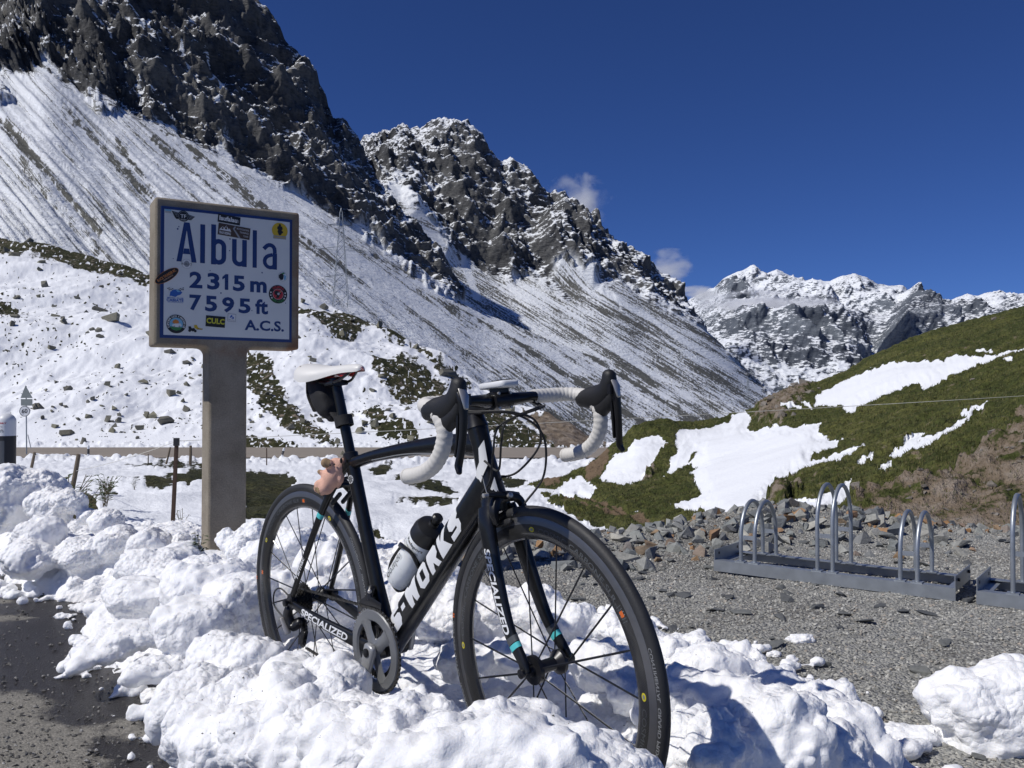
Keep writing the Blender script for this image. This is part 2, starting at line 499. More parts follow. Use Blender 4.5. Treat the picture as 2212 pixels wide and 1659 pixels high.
def hill_mat(name, grass_a, grass_b, unit, dirt_c=(0.19, 0.135, 0.085)):
    """attributes: snow 0/1, dirt 0/1, stony 0/1"""
    m, nt, b = new_mat(name)
    geo = nd(nt, 'ShaderNodeNewGeometry'); pos = geo.outputs['Position']
    snow, dirt, stony = attr_n(nt, 'snow'), attr_n(nt, 'dirt'), attr_n(nt, 'stony')
    n1 = noise_n(nt, pos, 0.5 / unit, 6.0, 0.62); n2 = noise_n(nt, pos, 3.0 / unit, 6.0, 0.7); n3 = noise_n(nt, pos, 14.0 / unit, 4.0, 0.7)
    gr = ramp(nt, [(0.25, tuple(c * 0.55 for c in grass_a)), (0.45, grass_a), (0.6, grass_b), (0.70, (0.125, 0.095, 0.05))])
    nt.links.new(math_n(nt, 'ADD', math_n(nt, 'MULTIPLY', n1, 0.5), math_n(nt, 'MULTIPLY', n2, 0.5)), gr.inputs[0])
    dk = ramp(nt, [(0.32, (0.30, 0.30, 0.30)), (0.6, (1.2, 1.2, 1.2))]); nt.links.new(n3, dk.inputs[0])
    mul = nd(nt, 'ShaderNodeMix', data_type='RGBA', blend_type='MULTIPLY'); mul.inputs['Factor'].default_value = 1.0
    nt.links.new(gr.outputs[0], mul.inputs['A']); nt.links.new(dk.outputs[0], mul.inputs['B'])
    st = ramp(nt, [(0.3, (0.065, 0.050, 0.036)), (0.48, (0.20, 0.155, 0.11)), (0.62, (0.29, 0.245, 0.20)), (0.75, (0.16, 0.095, 0.05))]); nt.links.new(n2, st.inputs[0])
    dc = mixc(nt, n2, tuple(c * 0.6 for c in dirt_c), tuple(c * 1.3 for c in dirt_c))
    stf = math_n(nt, 'ADD', stony, math_n(nt, 'MULTIPLY', math_n(nt, 'SUBTRACT', n2, 0.5), 1.6))
    rst = ramp(nt, [(0.44, (0, 0, 0)), (0.54, (1, 1, 1))]); nt.links.new(stf, rst.inputs[0])
    c = mixc(nt, rst.outputs[0], mul.outputs['Result'], st.outputs[0])
    dtf = math_n(nt, 'ADD', dirt, math_n(nt, 'MULTIPLY', math_n(nt, 'SUBTRACT', n3, 0.5), 0.9))
    rdt = ramp(nt, [(0.42, (0, 0, 0)), (0.62, (1, 1, 1))]); nt.links.new(dtf, rdt.inputs[0])
    c = mixc(nt, rdt.outputs[0], c, dc)
    snf = math_n(nt, 'ADD', snow, math_n(nt, 'ADD', math_n(nt, 'MULTIPLY', math_n(nt, 'SUBTRACT', n3, 0.5), 0.8), math_n(nt, 'MULTIPLY', math_n(nt, 'SUBTRACT', n2, 0.5), 0.6)))
    rsn = ramp(nt, [(0.46, (0, 0, 0)), (0.54, (1, 1, 1))]); nt.links.new(snf, rsn.inputs[0])
    sn = rsn.outputs[0]
    c = mixc(nt, sn, c, (0.85, 0.87, 0.90))
    nt.links.new(c, b.inputs['Base Color'])
    b.inputs['Roughness'].default_value = 0.8; b.inputs['Specular IOR Level'].default_value = 0.2
    rough_h = math_n(nt, 'ADD', n2, math_n(nt, 'MULTIPLY', n3, 0.6))
    amp = math_n(nt, 'SUBTRACT', 1.0, math_n(nt, 'MULTIPLY', sn, 0.80))
    nt.links.new(bump_n(nt, math_n(nt, 'MULTIPLY', rough_h, amp), 0.9, 0.12 * unit), b.inputs['Normal'])
    return m
hill_mat('hill_grass', (0.062, 0.074, 0.018), (0.132, 0.132, 0.038), 1.0)
hill_mat('slope_grass', (0.036, 0.040, 0.013), (0.075, 0.070, 0.028), 2.4)

def gravel_mat(name, stops, scale, bdist):
    m, nt, b = new_mat(name)
    pos = nd(nt, 'ShaderNodeNewGeometry').outputs['Position']
    v = nd(nt, 'ShaderNodeTexVoronoi', i_Scale=scale); nt.links.new(pos, v.inputs['Vector'])
    bw = nd(nt, 'ShaderNodeSeparateColor'); nt.links.new(v.outputs['Color'], bw.inputs[0])
    r = ramp(nt, stops); nt.links.new(bw.outputs[0], r.inputs[0])
    big = noise_n(nt, pos, 1.3, 5.0); bs = ramp(nt, [(0.35, (0.6, 0.58, 0.56)), (0.6, (1, 1, 1))]); nt.links.new(big, bs.inputs[0])
    mul = nd(nt, 'ShaderNodeMix', data_type='RGBA', blend_type='MULTIPLY'); mul.inputs['Factor'].default_value = 1.0
    nt.links.new(r.outputs[0], mul.inputs['A']); nt.links.new(bs.outputs[0], mul.inputs['B'])
    nt.links.new(mul.outputs['Result'], b.inputs['Base Color'])
    b.inputs['Roughness'].default_value = 0.9
    inv = math_n(nt, 'SUBTRACT', 1.0, v.outputs['Distance'])
    nt.links.new(bump_n(nt, inv, 1.0, bdist), b.inputs['Normal'])
    return m
gravel_mat('gravel_ground', [(0.0, (0.19, 0.19, 0.18)), (0.4, (0.30, 0.30, 0.275)), (0.8, (0.45, 0.44, 0.40)), (1.0, (0.18, 0.185, 0.19))], 85.0, 0.012)

def asphalt_mat():
    m, nt, b = new_mat('asphalt_wet')
    pos = nd(nt, 'ShaderNodeNewGeometry').outputs['Position']
    wet = attr_n(nt, 'wet')
    v = nd(nt, 'ShaderNodeTexVoronoi', i_Scale=190.0); nt.links.new(pos, v.inputs['Vector'])
    bw = nd(nt, 'ShaderNodeSeparateColor'); nt.links.new(v.outputs['Color'], bw.inputs[0])
    n1 = noise_n(nt, pos, 7.0, 6.0, 0.65)
    n2 = noise_n(nt, pos, 45.0, 5.0, 0.7)
    wf = math_n(nt, 'ADD', wet, math_n(nt, 'MULTIPLY', math_n(nt, 'SUBTRACT', n1, 0.5), 0.7))
    wf = math_n(nt, 'ADD', wf, math_n(nt, 'MULTIPLY', math_n(nt, 'SUBTRACT', n2, 0.5), 0.25))
    wr = ramp(nt, [(0.44, (0, 0, 0)), (0.56, (1, 1, 1))]); nt.links.new(wf, wr.inputs[0])
    dry = ramp(nt, [(0.0, (0.16, 0.152, 0.132)), (0.5, (0.20, 0.19, 0.165)), (1.0, (0.27, 0.252, 0.22))]); nt.links.new(bw.outputs[0], dry.inputs[0])
    wetc = ramp(nt, [(0.0, (0.018, 0.017, 0.017)), (0.6, (0.034, 0.031, 0.029)), (1.0, (0.06, 0.055, 0.05))]); nt.links.new(n2, wetc.inputs[0])
    nt.links.new(mixc(nt, wr.outputs[0], dry.outputs[0], wetc.outputs[0]), b.inputs['Base Color'])
    rr = ramp(nt, [(0, (0.9, 0.9, 0.9)), (1, (0.42, 0.42, 0.42))]); nt.links.new(wr.outputs[0], rr.inputs[0]); nt.links.new(rr.outputs[0], b.inputs['Roughness'])
    h = math_n(nt, 'ADD', math_n(nt, 'SUBTRACT', 1.0, v.outputs['Distance']), n2)
    nt.links.new(bump_n(nt, h, 0.6, 0.0035), b.inputs['Normal'])
asphalt_mat()

def stone_mat(name, stops, scale=9.0, bdist=0.01):
    """each stone takes its own tint from the ramp"""
    m, nt, b = new_mat(name)
    geo = nd(nt, 'ShaderNodeNewGeometry'); pos = geo.outputs['Position']
    oi = nd(nt, 'ShaderNodeObjectInfo'); tint = attr_n(nt, 'tint')
    k = math_n(nt, 'FRACT', math_n(nt, 'ADD', oi.outputs['Random'], tint))
    r = ramp(nt, stops); nt.links.new(k, r.inputs[0])
    n = noise_n(nt, pos, scale, 6.0, 0.65); n2 = noise_n(nt, pos, scale * 6, 4.0, 0.7)
    s = ramp(nt, [(0.3, (0.55, 0.55, 0.55)), (0.65, (1.25, 1.25, 1.25))]); nt.links.new(math_n(nt, 'ADD', math_n(nt, 'MULTIPLY', n, 0.6), math_n(nt, 'MULTIPLY', n2, 0.4)), s.inputs[0])
    mul = nd(nt, 'ShaderNodeMix', data_type='RGBA', blend_type='MULTIPLY'); mul.inputs['Factor'].default_value = 1.0
    nt.links.new(r.outputs[0], mul.inputs['A']); nt.links.new(s.outputs[0], mul.inputs['B'])
    nt.links.new(mul.outputs['Result'], b.inputs['Base Color'])
    b.inputs['Roughness'].default_value = 0.8
    nt.links.new(bump_n(nt, math_n(nt, 'ADD', n, math_n(nt, 'MULTIPLY', n2, 0.4)), 0.8, bdist), b.inputs['Normal'])
stone_mat('rubble_stone', [(0.0, (0.15, 0.16, 0.17)), (0.2, (0.22, 0.235, 0.225)), (0.38, (0.34, 0.34, 0.31)), (0.52, (0.10, 0.11, 0.13)), (0.66, (0.42, 0.41, 0.36)), (0.80, (0.19, 0.205, 0.21)), (0.90, (0.34, 0.18, 0.07)), (0.97, (0.30, 0.22, 0.14)), (1.0, (0.09, 0.09, 0.09))], 14.0, 0.012)
stone_mat('gravel_pebble', [(0.0, (0.26, 0.26, 0.245)), (0.3, (0.40, 0.395, 0.36)), (0.55, (0.23, 0.235, 0.23)), (0.75, (0.56, 0.55, 0.50)), (0.9, (0.32, 0.31, 0.28)), (1.0, (0.46, 0.40, 0.33))], 60.0, 0.004)
stone_mat('slate_stone', [(0.0, (0.085, 0.09, 0.095)), (0.5, (0.115, 0.12, 0.12)), (0.8, (0.20, 0.205, 0.19)), (1.0, (0.07, 0.075, 0.085))], 14.0, 0.01)
stone_mat('slope_rock', [(0.0, (0.12, 0.115, 0.095)), (0.4, (0.17, 0.165, 0.135)), (0.8, (0.20, 0.19, 0.13)), (1.0, (0.10, 0.095, 0.085))], 2.2, 0.06)
stone_mat('outcrop_rock', [(0.0, (0.17, 0.15, 0.125)), (0.5, (0.24, 0.215, 0.185)), (1.0, (0.14, 0.12, 0.095))], 6.0, 0.04)
stone_mat('grit', [(0.0, (0.06, 0.058, 0.055)), (0.5, (0.12, 0.115, 0.105)), (0.85, (0.20, 0.195, 0.18)), (1.0, (0.42, 0.41, 0.39))], 60.0, 0.003)

# ================================================================== terrain sheets
def sheet(xs, curves, segs):
    """columns xs (image x); curves: (rows or ('z', heights), depths); segs: (row count, mode).
    'v' spaces the rows evenly as seen, along straight slopes between the curves; 'w' spaces them evenly on the ground."""
    def yz(c):
        d = soft(c[1], 130)
        if c[0][0] == 'z':
            z = soft(c[0][1], 130); y = np.array([row_of(a, b) for a, b in zip(z, d)])
        else:
            y = soft(c[0], c[2] if len(c) > 2 else 45); z = CAMZ + ray(xs, y)[1] * d
        return y, z, d
    def soft(pts, w):
        """polyline sampled at the columns, its corners rounded over w"""
        if w <= 0: return pl(pts, xs)
        o = np.linspace(-1.5, 1.5, 25); k = np.exp(-o * o * 2); k /= k.sum()
        return sum(q * pl(pts, xs + a * w) for a, q in zip(o, k))
    R = [yz(c) for c in curves]
    YY, DD = [], []
    for i, (n, mode) in enumerate(segs):
        (y0, z0, d0), (y1, z1, d1) = R[i], R[i + 1]
        for k in range(n + (1 if i == len(segs) - 1 else 0)):
            t = k / n
            if mode == 'v':
                y = y0 + (y1 - y0) * t; s = ray(xs, y)[1]
                g = (z1 - z0) / (d1 - d0)
                d = (z0 - g * d0 - CAMZ) / (s - g + 1e-9)
                d = np.clip(d, np.minimum(d0, d1), np.maximum(d0, d1))
            else:
                d = d0 + (d1 - d0) * t; z = z0 + (z1 - z0) * t
                y = np.array([row_of(a, b) for a, b in zip(z, d)])
            YY.append(y); DD.append(d)
    PY = np.array(YY); D = np.array(DD); PX = np.broadcast_to(xs, PY.shape).copy()
    dx, dz = ray(PX, PY)
    return PX, PY, dx * D, D, CAMZ + dz * D
def sheet_obj(name, X, Y, Z, mat, attrs):
    r, c = X.shape
    me = np_mesh(name, np.stack([X.ravel(), Y.ravel(), Z.ravel()], 1), grid_faces(r, c), True, {k: (v.reshape(-1, 3) if v.ndim == 3 else v.ravel()) for k, v in attrs.items()})
    return link(name, me, None, {'kind': 'structure'}, [MATS[mat]])

# the far ground that everything else stands on
g = np_mesh('ground', np.array([(-30000, -2000, -160), (30000, -2000, -160), (30000, 30000, -160), (-30000, 30000, -160)]), np.array([[0, 1, 2, 3]]), False)
plain('far_ground', (0.16, 0.17, 0.13), 0.9, scale=0.01)
link('ground', g, None, {'kind': 'structure'}, [MATS['far_ground']])

# scree fall lines, written as straight lines in the view of the slope
E_M = [(150, 0.57), (299, 0.58), (433, 0.62), (546, 0.78), (822, 1.05), (1043, 1.12), (1500, 1.2)]
def fall_coord(PX, PY):
    lo = np.full(PX.shape, -600.0); hi = np.full(PX.shape, 2600.0)
    for _ in range(40):
        mid = (lo + hi) / 2
        v = mid + pl(E_M, mid) * (PX - 700) - PY
        hi = np.where(v > 0, mid, hi); lo = np.where(v > 0, lo, mid)
    e = (lo + hi) / 2
    s = (PX - 700) * np.sqrt(1 + pl(E_M, e) ** 2)
    return e, s

# ---- the big mountain on the left
xs = np.arange(-260, 1770, 2.5)
PX, PY, X, Y, Z = sheet(xs, [
    ([(-300, 640), (0, 620), (320, 690), (650, 740), (960, 860), (1250, 960), (1500, 985), (1800, 985)], [(-300, 230), (0, 230), (650, 300), (1000, 380), (1300, 520), (1800, 800)]),
    ([(-300, 130), (0, 152), (60, 160), (100, 150), (200, 215), (300, 252), (350, 275), (450, 325), (540, 362), (620, 415), (700, 455), (800, 520), (900, 590), (1000, 652), (1040, 684), (1200, 748), (1400, 820), (1600, 890), (1800, 945)], [(-300, 800), (300, 850), (1000, 1000), (1800, 1250)]),
    ([(-300, -330), (0, -300), (300, -220), (450, -120), (545, -8), (590, 45), (630, 100), (675, 150), (700, 200), (722, 258), (745, 254), (765, 286), (785, 322), (830, 418), (870, 468), (910, 508), (960, 556), (985, 588), (1003, 636), (1040, 674), (1200, 740), (1400, 812), (1600, 882), (1800, 940)], [(-300, 1250), (500, 1200), (800, 1150), (1003, 1085), (1100, 1095), (1800, 1300)], 0),
    (('z', [(-300, 500), (500, 380), (800, 180), (1003, 60), (1400, -20), (1800, -60)]), [(-300, 1700), (800, 1350), (1100, 1250), (1800, 1500)]),
], [(120, 'v'), (190, 'v'), (8, 'w')])
e, s = fall_coord(PX, PY)
rowi = np.arange(PX.shape[0])[:, None] + 0 * PX
cl_y = pl([(-300, 130), (0, 152), (60, 160), (100, 150), (200, 215), (300, 252), (350, 275), (450, 325), (540, 362), (620, 415), (700, 455), (800, 520), (900, 590), (1000, 652), (1040, 684), (1200, 748), (1800, 945)], PX)
wob = 46 * fbm(PX / 85, PY / 85, 0, 4, 3) + 26 * fbm(e / 26, s / 190, 1.0, 3, 9)
rk = smooth(-7, 7, cl_y + wob * smooth(1030, 960, PX) - PY - 90 * smooth(985, 1040, PX))
isl = np.zeros(PX.shape)
for poly in ([(165, 165), (205, 180), (245, 215), (262, 245), (240, 252), (205, 240), (185, 205)], [(-30, 150), (12, 190), (30, 215), (10, 228), (-30, 225)], [(430, 270), (450, 290), (470, 330), (450, 325), (438, 300)], [(800, 495), (860, 520), (920, 560), (975, 600), (1002, 640), (1000, 656), (960, 640), (900, 605), (850, 560)]):
    isl = np.maximum(isl, smooth(-3, 4, poly_sd(PX + 9 * noise3(PX / 14, PY / 14, 2.2, 5), PY + 9 * noise3(PX / 14, PY / 14, 5.2, 6), poly)))
rk = np.maximum(rk, isl)
amp = 24 * smooth(0.2, 1, rk) * smooth(0, 60, cl_y - PY + 20) * smooth(1080, 960, PX) + 1.2
r1 = ridged(X / 95, Y / 160, Z / 130, 5, 11, 0.55) - 0.75
r2 = ridged(e / 34, s / 150, 3.0, 4, 21, 0.5) - 0.7
r3 = fbm(X / 16, Y / 22, Z / 18, 4, 33, 0.6)
rb = ridged((X + 0.5 * Z) / 42, (Y - 0.3 * Z) / 60, Z / 150, 4, 15, 0.5) - 0.7      # gullies and ribs running down the face
we = 6 * fbm(PX / 30, PY / 30, 0.5, 3, 17)
rib = ridged((e + we) / 15, s / 75, 1.5, 4, 18, 0.55) - 0.7
disp = amp * (0.75 * r1 + 0.35 * r2 + 0.35 * rb + 0.20 * rib) + rk * (1.5 * r3) * smooth(1080, 960, PX)
disp *= 1 - 0.55 * smooth(285, 309, rowi)
disp += isl * 8 * (0.6 + 0.6 * r3)
disp += (1 - rk) * (2.0 * fbm(e / 16, s / 330, 0.7, 3, 41) + 0.25 * fbm(X / 3, Y / 6, Z / 3, 2, 43))
disp *= smooth(317, 309, rowi) * 0.999 + 0.001
X2, Y2, Z2 = X + 0.22 * disp, Y - 0.62 * disp, Z + 0.75 * disp
bias = np.where(rk > 0.5, -0.03 - 0.06 * smooth(330, 60, PY) + 0.06 * smooth(450, 850, PX), 0.10 - 0.11 * smooth(700, 1300, PX) - 0.05 * smooth(1250, 1600, PX) + 0.04 * smooth(300, 0, PX))
bias = bias + 0.07 * fbm(PX / 120, PY / 120, 4.4, 3, 51) + (rk < .5) * (0.13 * fbm(e / 34, s / 130, 3.1, 4, 57, 0.6) + 0.06 * fbm(PX / 22, PY / 22, 1.1, 3, 58))
# bare streaks named in the photograph: long dark runnels between the snow fans
for a, b2, w, k in (((0, 256), (216, 499), 11, .34), ((135, 229), (322, 428), 7, .30), ((216, 168), (590, 460), 5, .28), ((250, 300), (330, 420), 6, .24), ((50, 350), (300, 640), 9, .18), ((640, 520), (760, 590), 12, .20), ((780, 470), (1500, 905), 6, .16), ((800, 540), (1350, 890), 6, .14), ((330, 300), (640, 560), 4, .22), ((420, 340), (800, 620), 4, .18)):
    dln = line_d(PX, PY, [a, b2]) + 9 * fbm(PX / 14, PY / 14, 7.7, 3, 8) + 5 * fbm(e / 5, s / 60, 2.2, 2, 10)
    bias = bias - k * smooth(w, w * 0.3, dln) * (rk < 0.5)
for a, b2, w, k in (((40, 160), (120, 330), 16, .25), ((290, 330), (430, 470), 16, .3), ((560, 420), (980, 700), 12, .3), ((900, 610), (1250, 800), 8, .22), ((690, 500), (1000, 740), 12, .2)):
    bias = bias + k * smooth(w, w * 0.3, line_d(PX, PY, [a, b2])) * (rk < 0.5)
for pts, w, k in (([(276, 58), (323, 64), (300, 90)], 12, .5), ([(420, 8), (472, 36)], 7, .45), ([(431, 108), (455, 140), (485, 188)], 6, .5), ([(293, 172), (310, 190), (303, 212)], 8, .5), ([(168, 29), (229, 34)], 4, .4), ([(391, 111), (425, 182)], 4, .4), ([(573, 135), (640, 124)], 5, .35), ([(90, 110), (150, 135), (170, 160)], 4, .4), ([(470, 230), (520, 262)], 5, .4), ([(610, 250), (650, 300)], 8, .3), ([(640, 330), (700, 400)], 7, .3), ([(330, 200), (380, 260)], 5, .35), ([(540, 290), (600, 350)], 6, .3), ([(200, 60), (240, 110)], 4, .3)):
    bias = bias + k * smooth(w, w * .2, line_d(PX, PY, pts) + 6 * fbm(PX / 11, PY / 11, 3.7, 3, 63)) * (rk > .5)
sheet_obj('mountain', X2, Y2, Z2, 'mountain_rock', {'flow': np.stack([e, s, 0 * e], 2), 'rock': rk, 'bias': bias})

# ---- the second peak
xs = np.arange(700, 1790, 2.2)
ridge2 = [(700, 380), (760, 330), (790, 300), (830, 288), (880, 278), (905, 278), (960, 266), (985, 267), (1000, 266), (1030, 285), (1060, 330), (1080, 352), (1100, 345), (1140, 380), (1180, 425), (1205, 424), (1230, 465), (1260, 470), (1280, 463), (1310, 510), (1340, 535), (1390, 545), (1420, 580), (1445, 600), (1470, 640), (1490, 665), (1530, 718), (1560, 745), (1600, 785), (1615, 800), (1640, 822), (1665, 840), (1700, 870), (1800, 930)]
base2 = [(700, 470), (850, 400), (880, 450), (960, 540), (1000, 560), (1040, 585), (1090, 605), (1150, 600), (1210, 600), (1285, 600), (1330, 600), (1400, 645), (1430, 655), (1500, 695), (1560, 750), (1615, 812), (1660, 850), (1700, 885), (1800, 945)]
PX, PY, X, Y, Z = sheet(xs, [
    ([(700, 640), (1000, 800), (1200, 890), (1400, 960), (1600, 975), (1800, 985)], [(700, 1130), (1000, 1130), (1800, 1240)]),
    (base2, [(700, 1500), (1000, 1500), (1800, 1600)]),
    (ridge2, [(700, 1900), (1300, 1850), (1800, 1800)], 0),
    (('z', [(700, 300), (1000, 450), (1400, 150), (1800, -100)]), [(700, 2300), (1800, 2200)]),
], [(90, 'v'), (150, 'v'), (6, 'w')])
e, s = fall_coord(PX, PY)
rowi = np.arange(PX.shape[0])[:, None] + 0 * PX
cl_y = pl(base2, PX)
wob = 22 * fbm(PX / 50, PY / 50, 0, 4, 13) + 26 * fbm(e / 18, s / 160, 1.0, 3, 19)
rk = smooth(-5, 5, cl_y + wob - PY)
for poly in ([(1300, 560), (1290, 600), (1310, 640), (1330, 650), (1318, 600)], [(1170, 560), (1190, 600), (1240, 650), (1230, 655), (1170, 610)], [(1330, 650), (1370, 690), (1345, 680)]):
    rk = np.maximum(rk, smooth(-2, 3, poly_sd(PX, PY, poly)))
r1 = ridged(X / 120, Y / 210, Z / 190, 5, 61, 0.55) - 0.75
r2 = ridged(e / 26, s / 170, 3.0, 4, 71, 0.5) - 0.7
r3 = fbm(X / 20, Y / 30, Z / 22, 4, 83, 0.6)
fade = smooth(1720, 1600, PX)
rb = ridged((X + 0.4 * Z) / 55, (Y - 0.3 * Z) / 80, Z / 200, 4, 65, 0.5) - 0.7
we = 6 * fbm(PX / 26, PY / 26, 0.5, 3, 67)
rib = ridged((e + we) / 13, s / 70, 1.5, 4, 68, 0.55) - 0.7
disp = 30 * smooth(0.2, 1, rk) * smooth(-10, 60, cl_y - PY + 15) * (0.7 * r1 + 0.4 * r2 + 0.4 * rb + 0.22 * rib) * fade * (1 - 0.5 * smooth(222, 240, rowi)) + rk * 2.2 * r3 * fade + (1 - rk) * (2.2 * fbm(e / 14, s / 330, 0.7, 3, 91))
for poly, h in (([(1210, 440), (1255, 500), (1290, 590), (1275, 605), (1200, 595), (1150, 560)], 40), ([(880, 400), (930, 480), (985, 560), (960, 560), (880, 480)], 24), ([(1090, 470), (1130, 560), (1100, 600), (1060, 560)], 20)):
    disp += h * smooth(-25, 25, poly_sd(PX, PY, poly))
disp *= smooth(246, 240, rowi) * 0.999 + 0.001
X2, Y2, Z2 = X + 0.25 * disp, Y - 0.68 * disp, Z + 0.68 * disp
bias = np.where(rk > 0.5, 0.02 + 0.07 * smooth(420, 300, PY), 0.0 - 0.06 * smooth(1250, 1600, PX))
bias = bias + 0.08 * fbm(PX / 90, PY / 90, 4.4, 3, 53) + (rk < .5) * 0.12 * fbm(e / 28, s / 120, 3.1, 4, 59, 0.6)
for a, b2, w, k in (((1060, 690), (1330, 830), 9, .25), ((1000, 560), (1030, 640), 10, .3), ((1290, 620), (1640, 840), 8, .2), ((1100, 620), (1500, 860), 8, .15), ((850, 400), (960, 520), 14, .4)):
    bias = bias + k * smooth(w, w * 0.3, line_d(PX, PY, [a, b2]))
sheet_obj('mountain_peak', X2, Y2, Z2, 'peak_rock', {'flow': np.stack([e, s, 0 * e], 2), 'rock': rk, 'bias': bias})

# ---- the far range
xs = np.arange(1380, 2420, 2.0)
ridge3 = [(1380, 720), (1440, 685), (1490, 648), (1530, 634), (1560, 606), (1590, 592), (1620, 580), (1650, 594), (1680, 578), (1705, 588), (1730, 600), (1760, 606), (1790, 612), (1805, 606), (1830, 594), (1850, 586), (1875, 594), (1900, 610), (1950, 614), (1970, 632), (2000, 642), (2040, 652), (2080, 640), (2110, 644), (2150, 632), (2180, 642), (2212, 650), (2420, 645)]
PX, PY, X, Y, Z = sheet(xs, [
    ([(1380, 905), (2420, 905)], [(1380, 2500), (2420, 2500)]),
    ([(1380, 790), (1500, 740), (1600, 690), (1700, 685), (1800, 700), (1870, 730), (2000, 760), (2420, 760)], [(1380, 3600), (2420, 3600)]),
    ([(1380, 760), (1500, 700), (1600, 660), (1700, 668), (1800, 680), (1900, 690), (2000, 690), (2420, 690)], [(1380, 5200), (2420, 5200)]),
    (ridge3, [(1380, 6600), (2420, 6600)], 0),
    (('z', [(1380, 300), (2420, 300)]), [(1380, 7600), (2420, 7600)]),
], [(80, 'v'), (20, 'v'), (70, 'v'), (5, 'w')])
rowi = np.arange(PX.shape[0])[:, None] + 0 * PX
up_ = smooth(760, 640, PY)
disp = (0.35 + 0.65 * up_) * 150 * (ridged(X / 700, Y / 1500, Z / 600, 5, 101, 0.5) - 0.8) + 46 * (ridged(X / 230, Y / 420, Z / 240, 4, 111, 0.55) - .7) + 14 * fbm(X / 60, Y / 110, Z / 60, 3, 113, 0.6)
for poly, h in (([(1960, 640), (2010, 690), (2060, 740), (1900, 745), (1930, 690)], 160), ([(1560, 610), (1600, 650), (1560, 670), (1530, 640)], 90)):
    disp += h * smooth(-14, 14, poly_sd(PX, PY, poly))
disp *= smooth(175, 170, rowi) * 0.999 + 0.001
disp *= 1 - 0.7 * (rowi > 160)
X2, Y2, Z2 = X + 0.15 * disp, Y - 0.6 * disp, Z + 0.55 * disp
bias = 0.02 + 0.24 * smooth(705, 640, PY) + 0.11 * smooth(700, 780, PY) + 0.07 * fbm(PX / 60, PY / 40, 0.3, 3, 55)
for poly, k in (([(1960, 640), (2010, 690), (2060, 740), (1900, 745), (1930, 690)], -0.14), ([(1560, 608), (1600, 650), (1560, 670), (1535, 640)], -0.25), ([(1800, 760), (1890, 760), (1900, 830), (1850, 830)], -0.1)):
    bias = bias + k * smooth(-8, 8, poly_sd(PX, PY, poly))
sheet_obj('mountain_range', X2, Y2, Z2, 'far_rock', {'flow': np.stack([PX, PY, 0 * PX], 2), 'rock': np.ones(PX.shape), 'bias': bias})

# ---- the valley floor, the road bed and the snowy slope behind the road
def vp(pts): return [(474.4 + x * .36766, 677.7 + y * .36766) for x, y in pts]
def vq(pts): return [(x * .2655, 779.4 + y * .2655) for x, y in pts]
crest_a = [(-300, 470), (0, 512), (100, 532), (200, 552), (320, 592), (470, 605), (650, 626), (720, 660), (800, 700), (880, 735), (960, 770), (1000, 805), (1060, 842), (1120, 876), (1180, 900), (1240, 930), (1262, 955), (1300, 964), (1450, 970)]
xs = np.arange(-260, 1440, 2.4)
PX, PY, X, Y, Z = sheet(xs, [
    (('z', [(-300, -.45), (1500, -.5)]), [(-300, 4.1), (1500, 4.1)]),
    (('z', [(-300, .02), (500, -.10), (900, -.22), (1500, -.45)]), [(-300, 5.3), (1500, 5.3)]),
    (('z', [(-300, -.40), (380, -.55), (900, -.75), (1500, -.9)]), [(-300, 9.5), (1500, 9.5)]),
    ([(-300, 1052), (0, 1052), (300, 1052), (600, 1062), (900, 1085), (1150, 1090), (1450, 1090)], [(-300, 16), (1500, 16)]),
    ([(-300, 1012), (300, 1015), (900, 1035), (1200, 1040), (1450, 1040)], [(-300, 30), (1500, 30)]),
    ([(-300, 992), (600, 994), (1450, 1000)], [(-300, 49), (1500, 49)]),
    ([(-300, 989.5), (1450, 991)], [(-300, 51), (1500, 51)]),
    ([(-300, 971), (1450, 972)], [(-300, 59.5), (1500, 59.5)]),
    ([(-300, 964), (1000, 964), (1450, 969)], [(-300, 61.5), (1500, 61.5)]),
    (crest_a, [(-300, 170), (0, 160), (650, 140), (1000, 110), (1250, 80), (1500, 74)], 12),
    (('z', [(-300, 24), (650, 8), (1250, -12), (1500, -14)]), [(-300, 230), (650, 190), (1500, 110)]),
], [(10, 'w'), (36, 'v'), (44, 'v'), (34, 'v'), (26, 'v'), (5, 'v'), (8, 'v'), (5, 'v'), (190, 'v'), (6, 'w')])
rowi = np.arange(PX.shape[0])[:, None] + 0 * PX
on_road = smooth(50.2, 51.2, Y) * smooth(60.2, 59.4, Y)
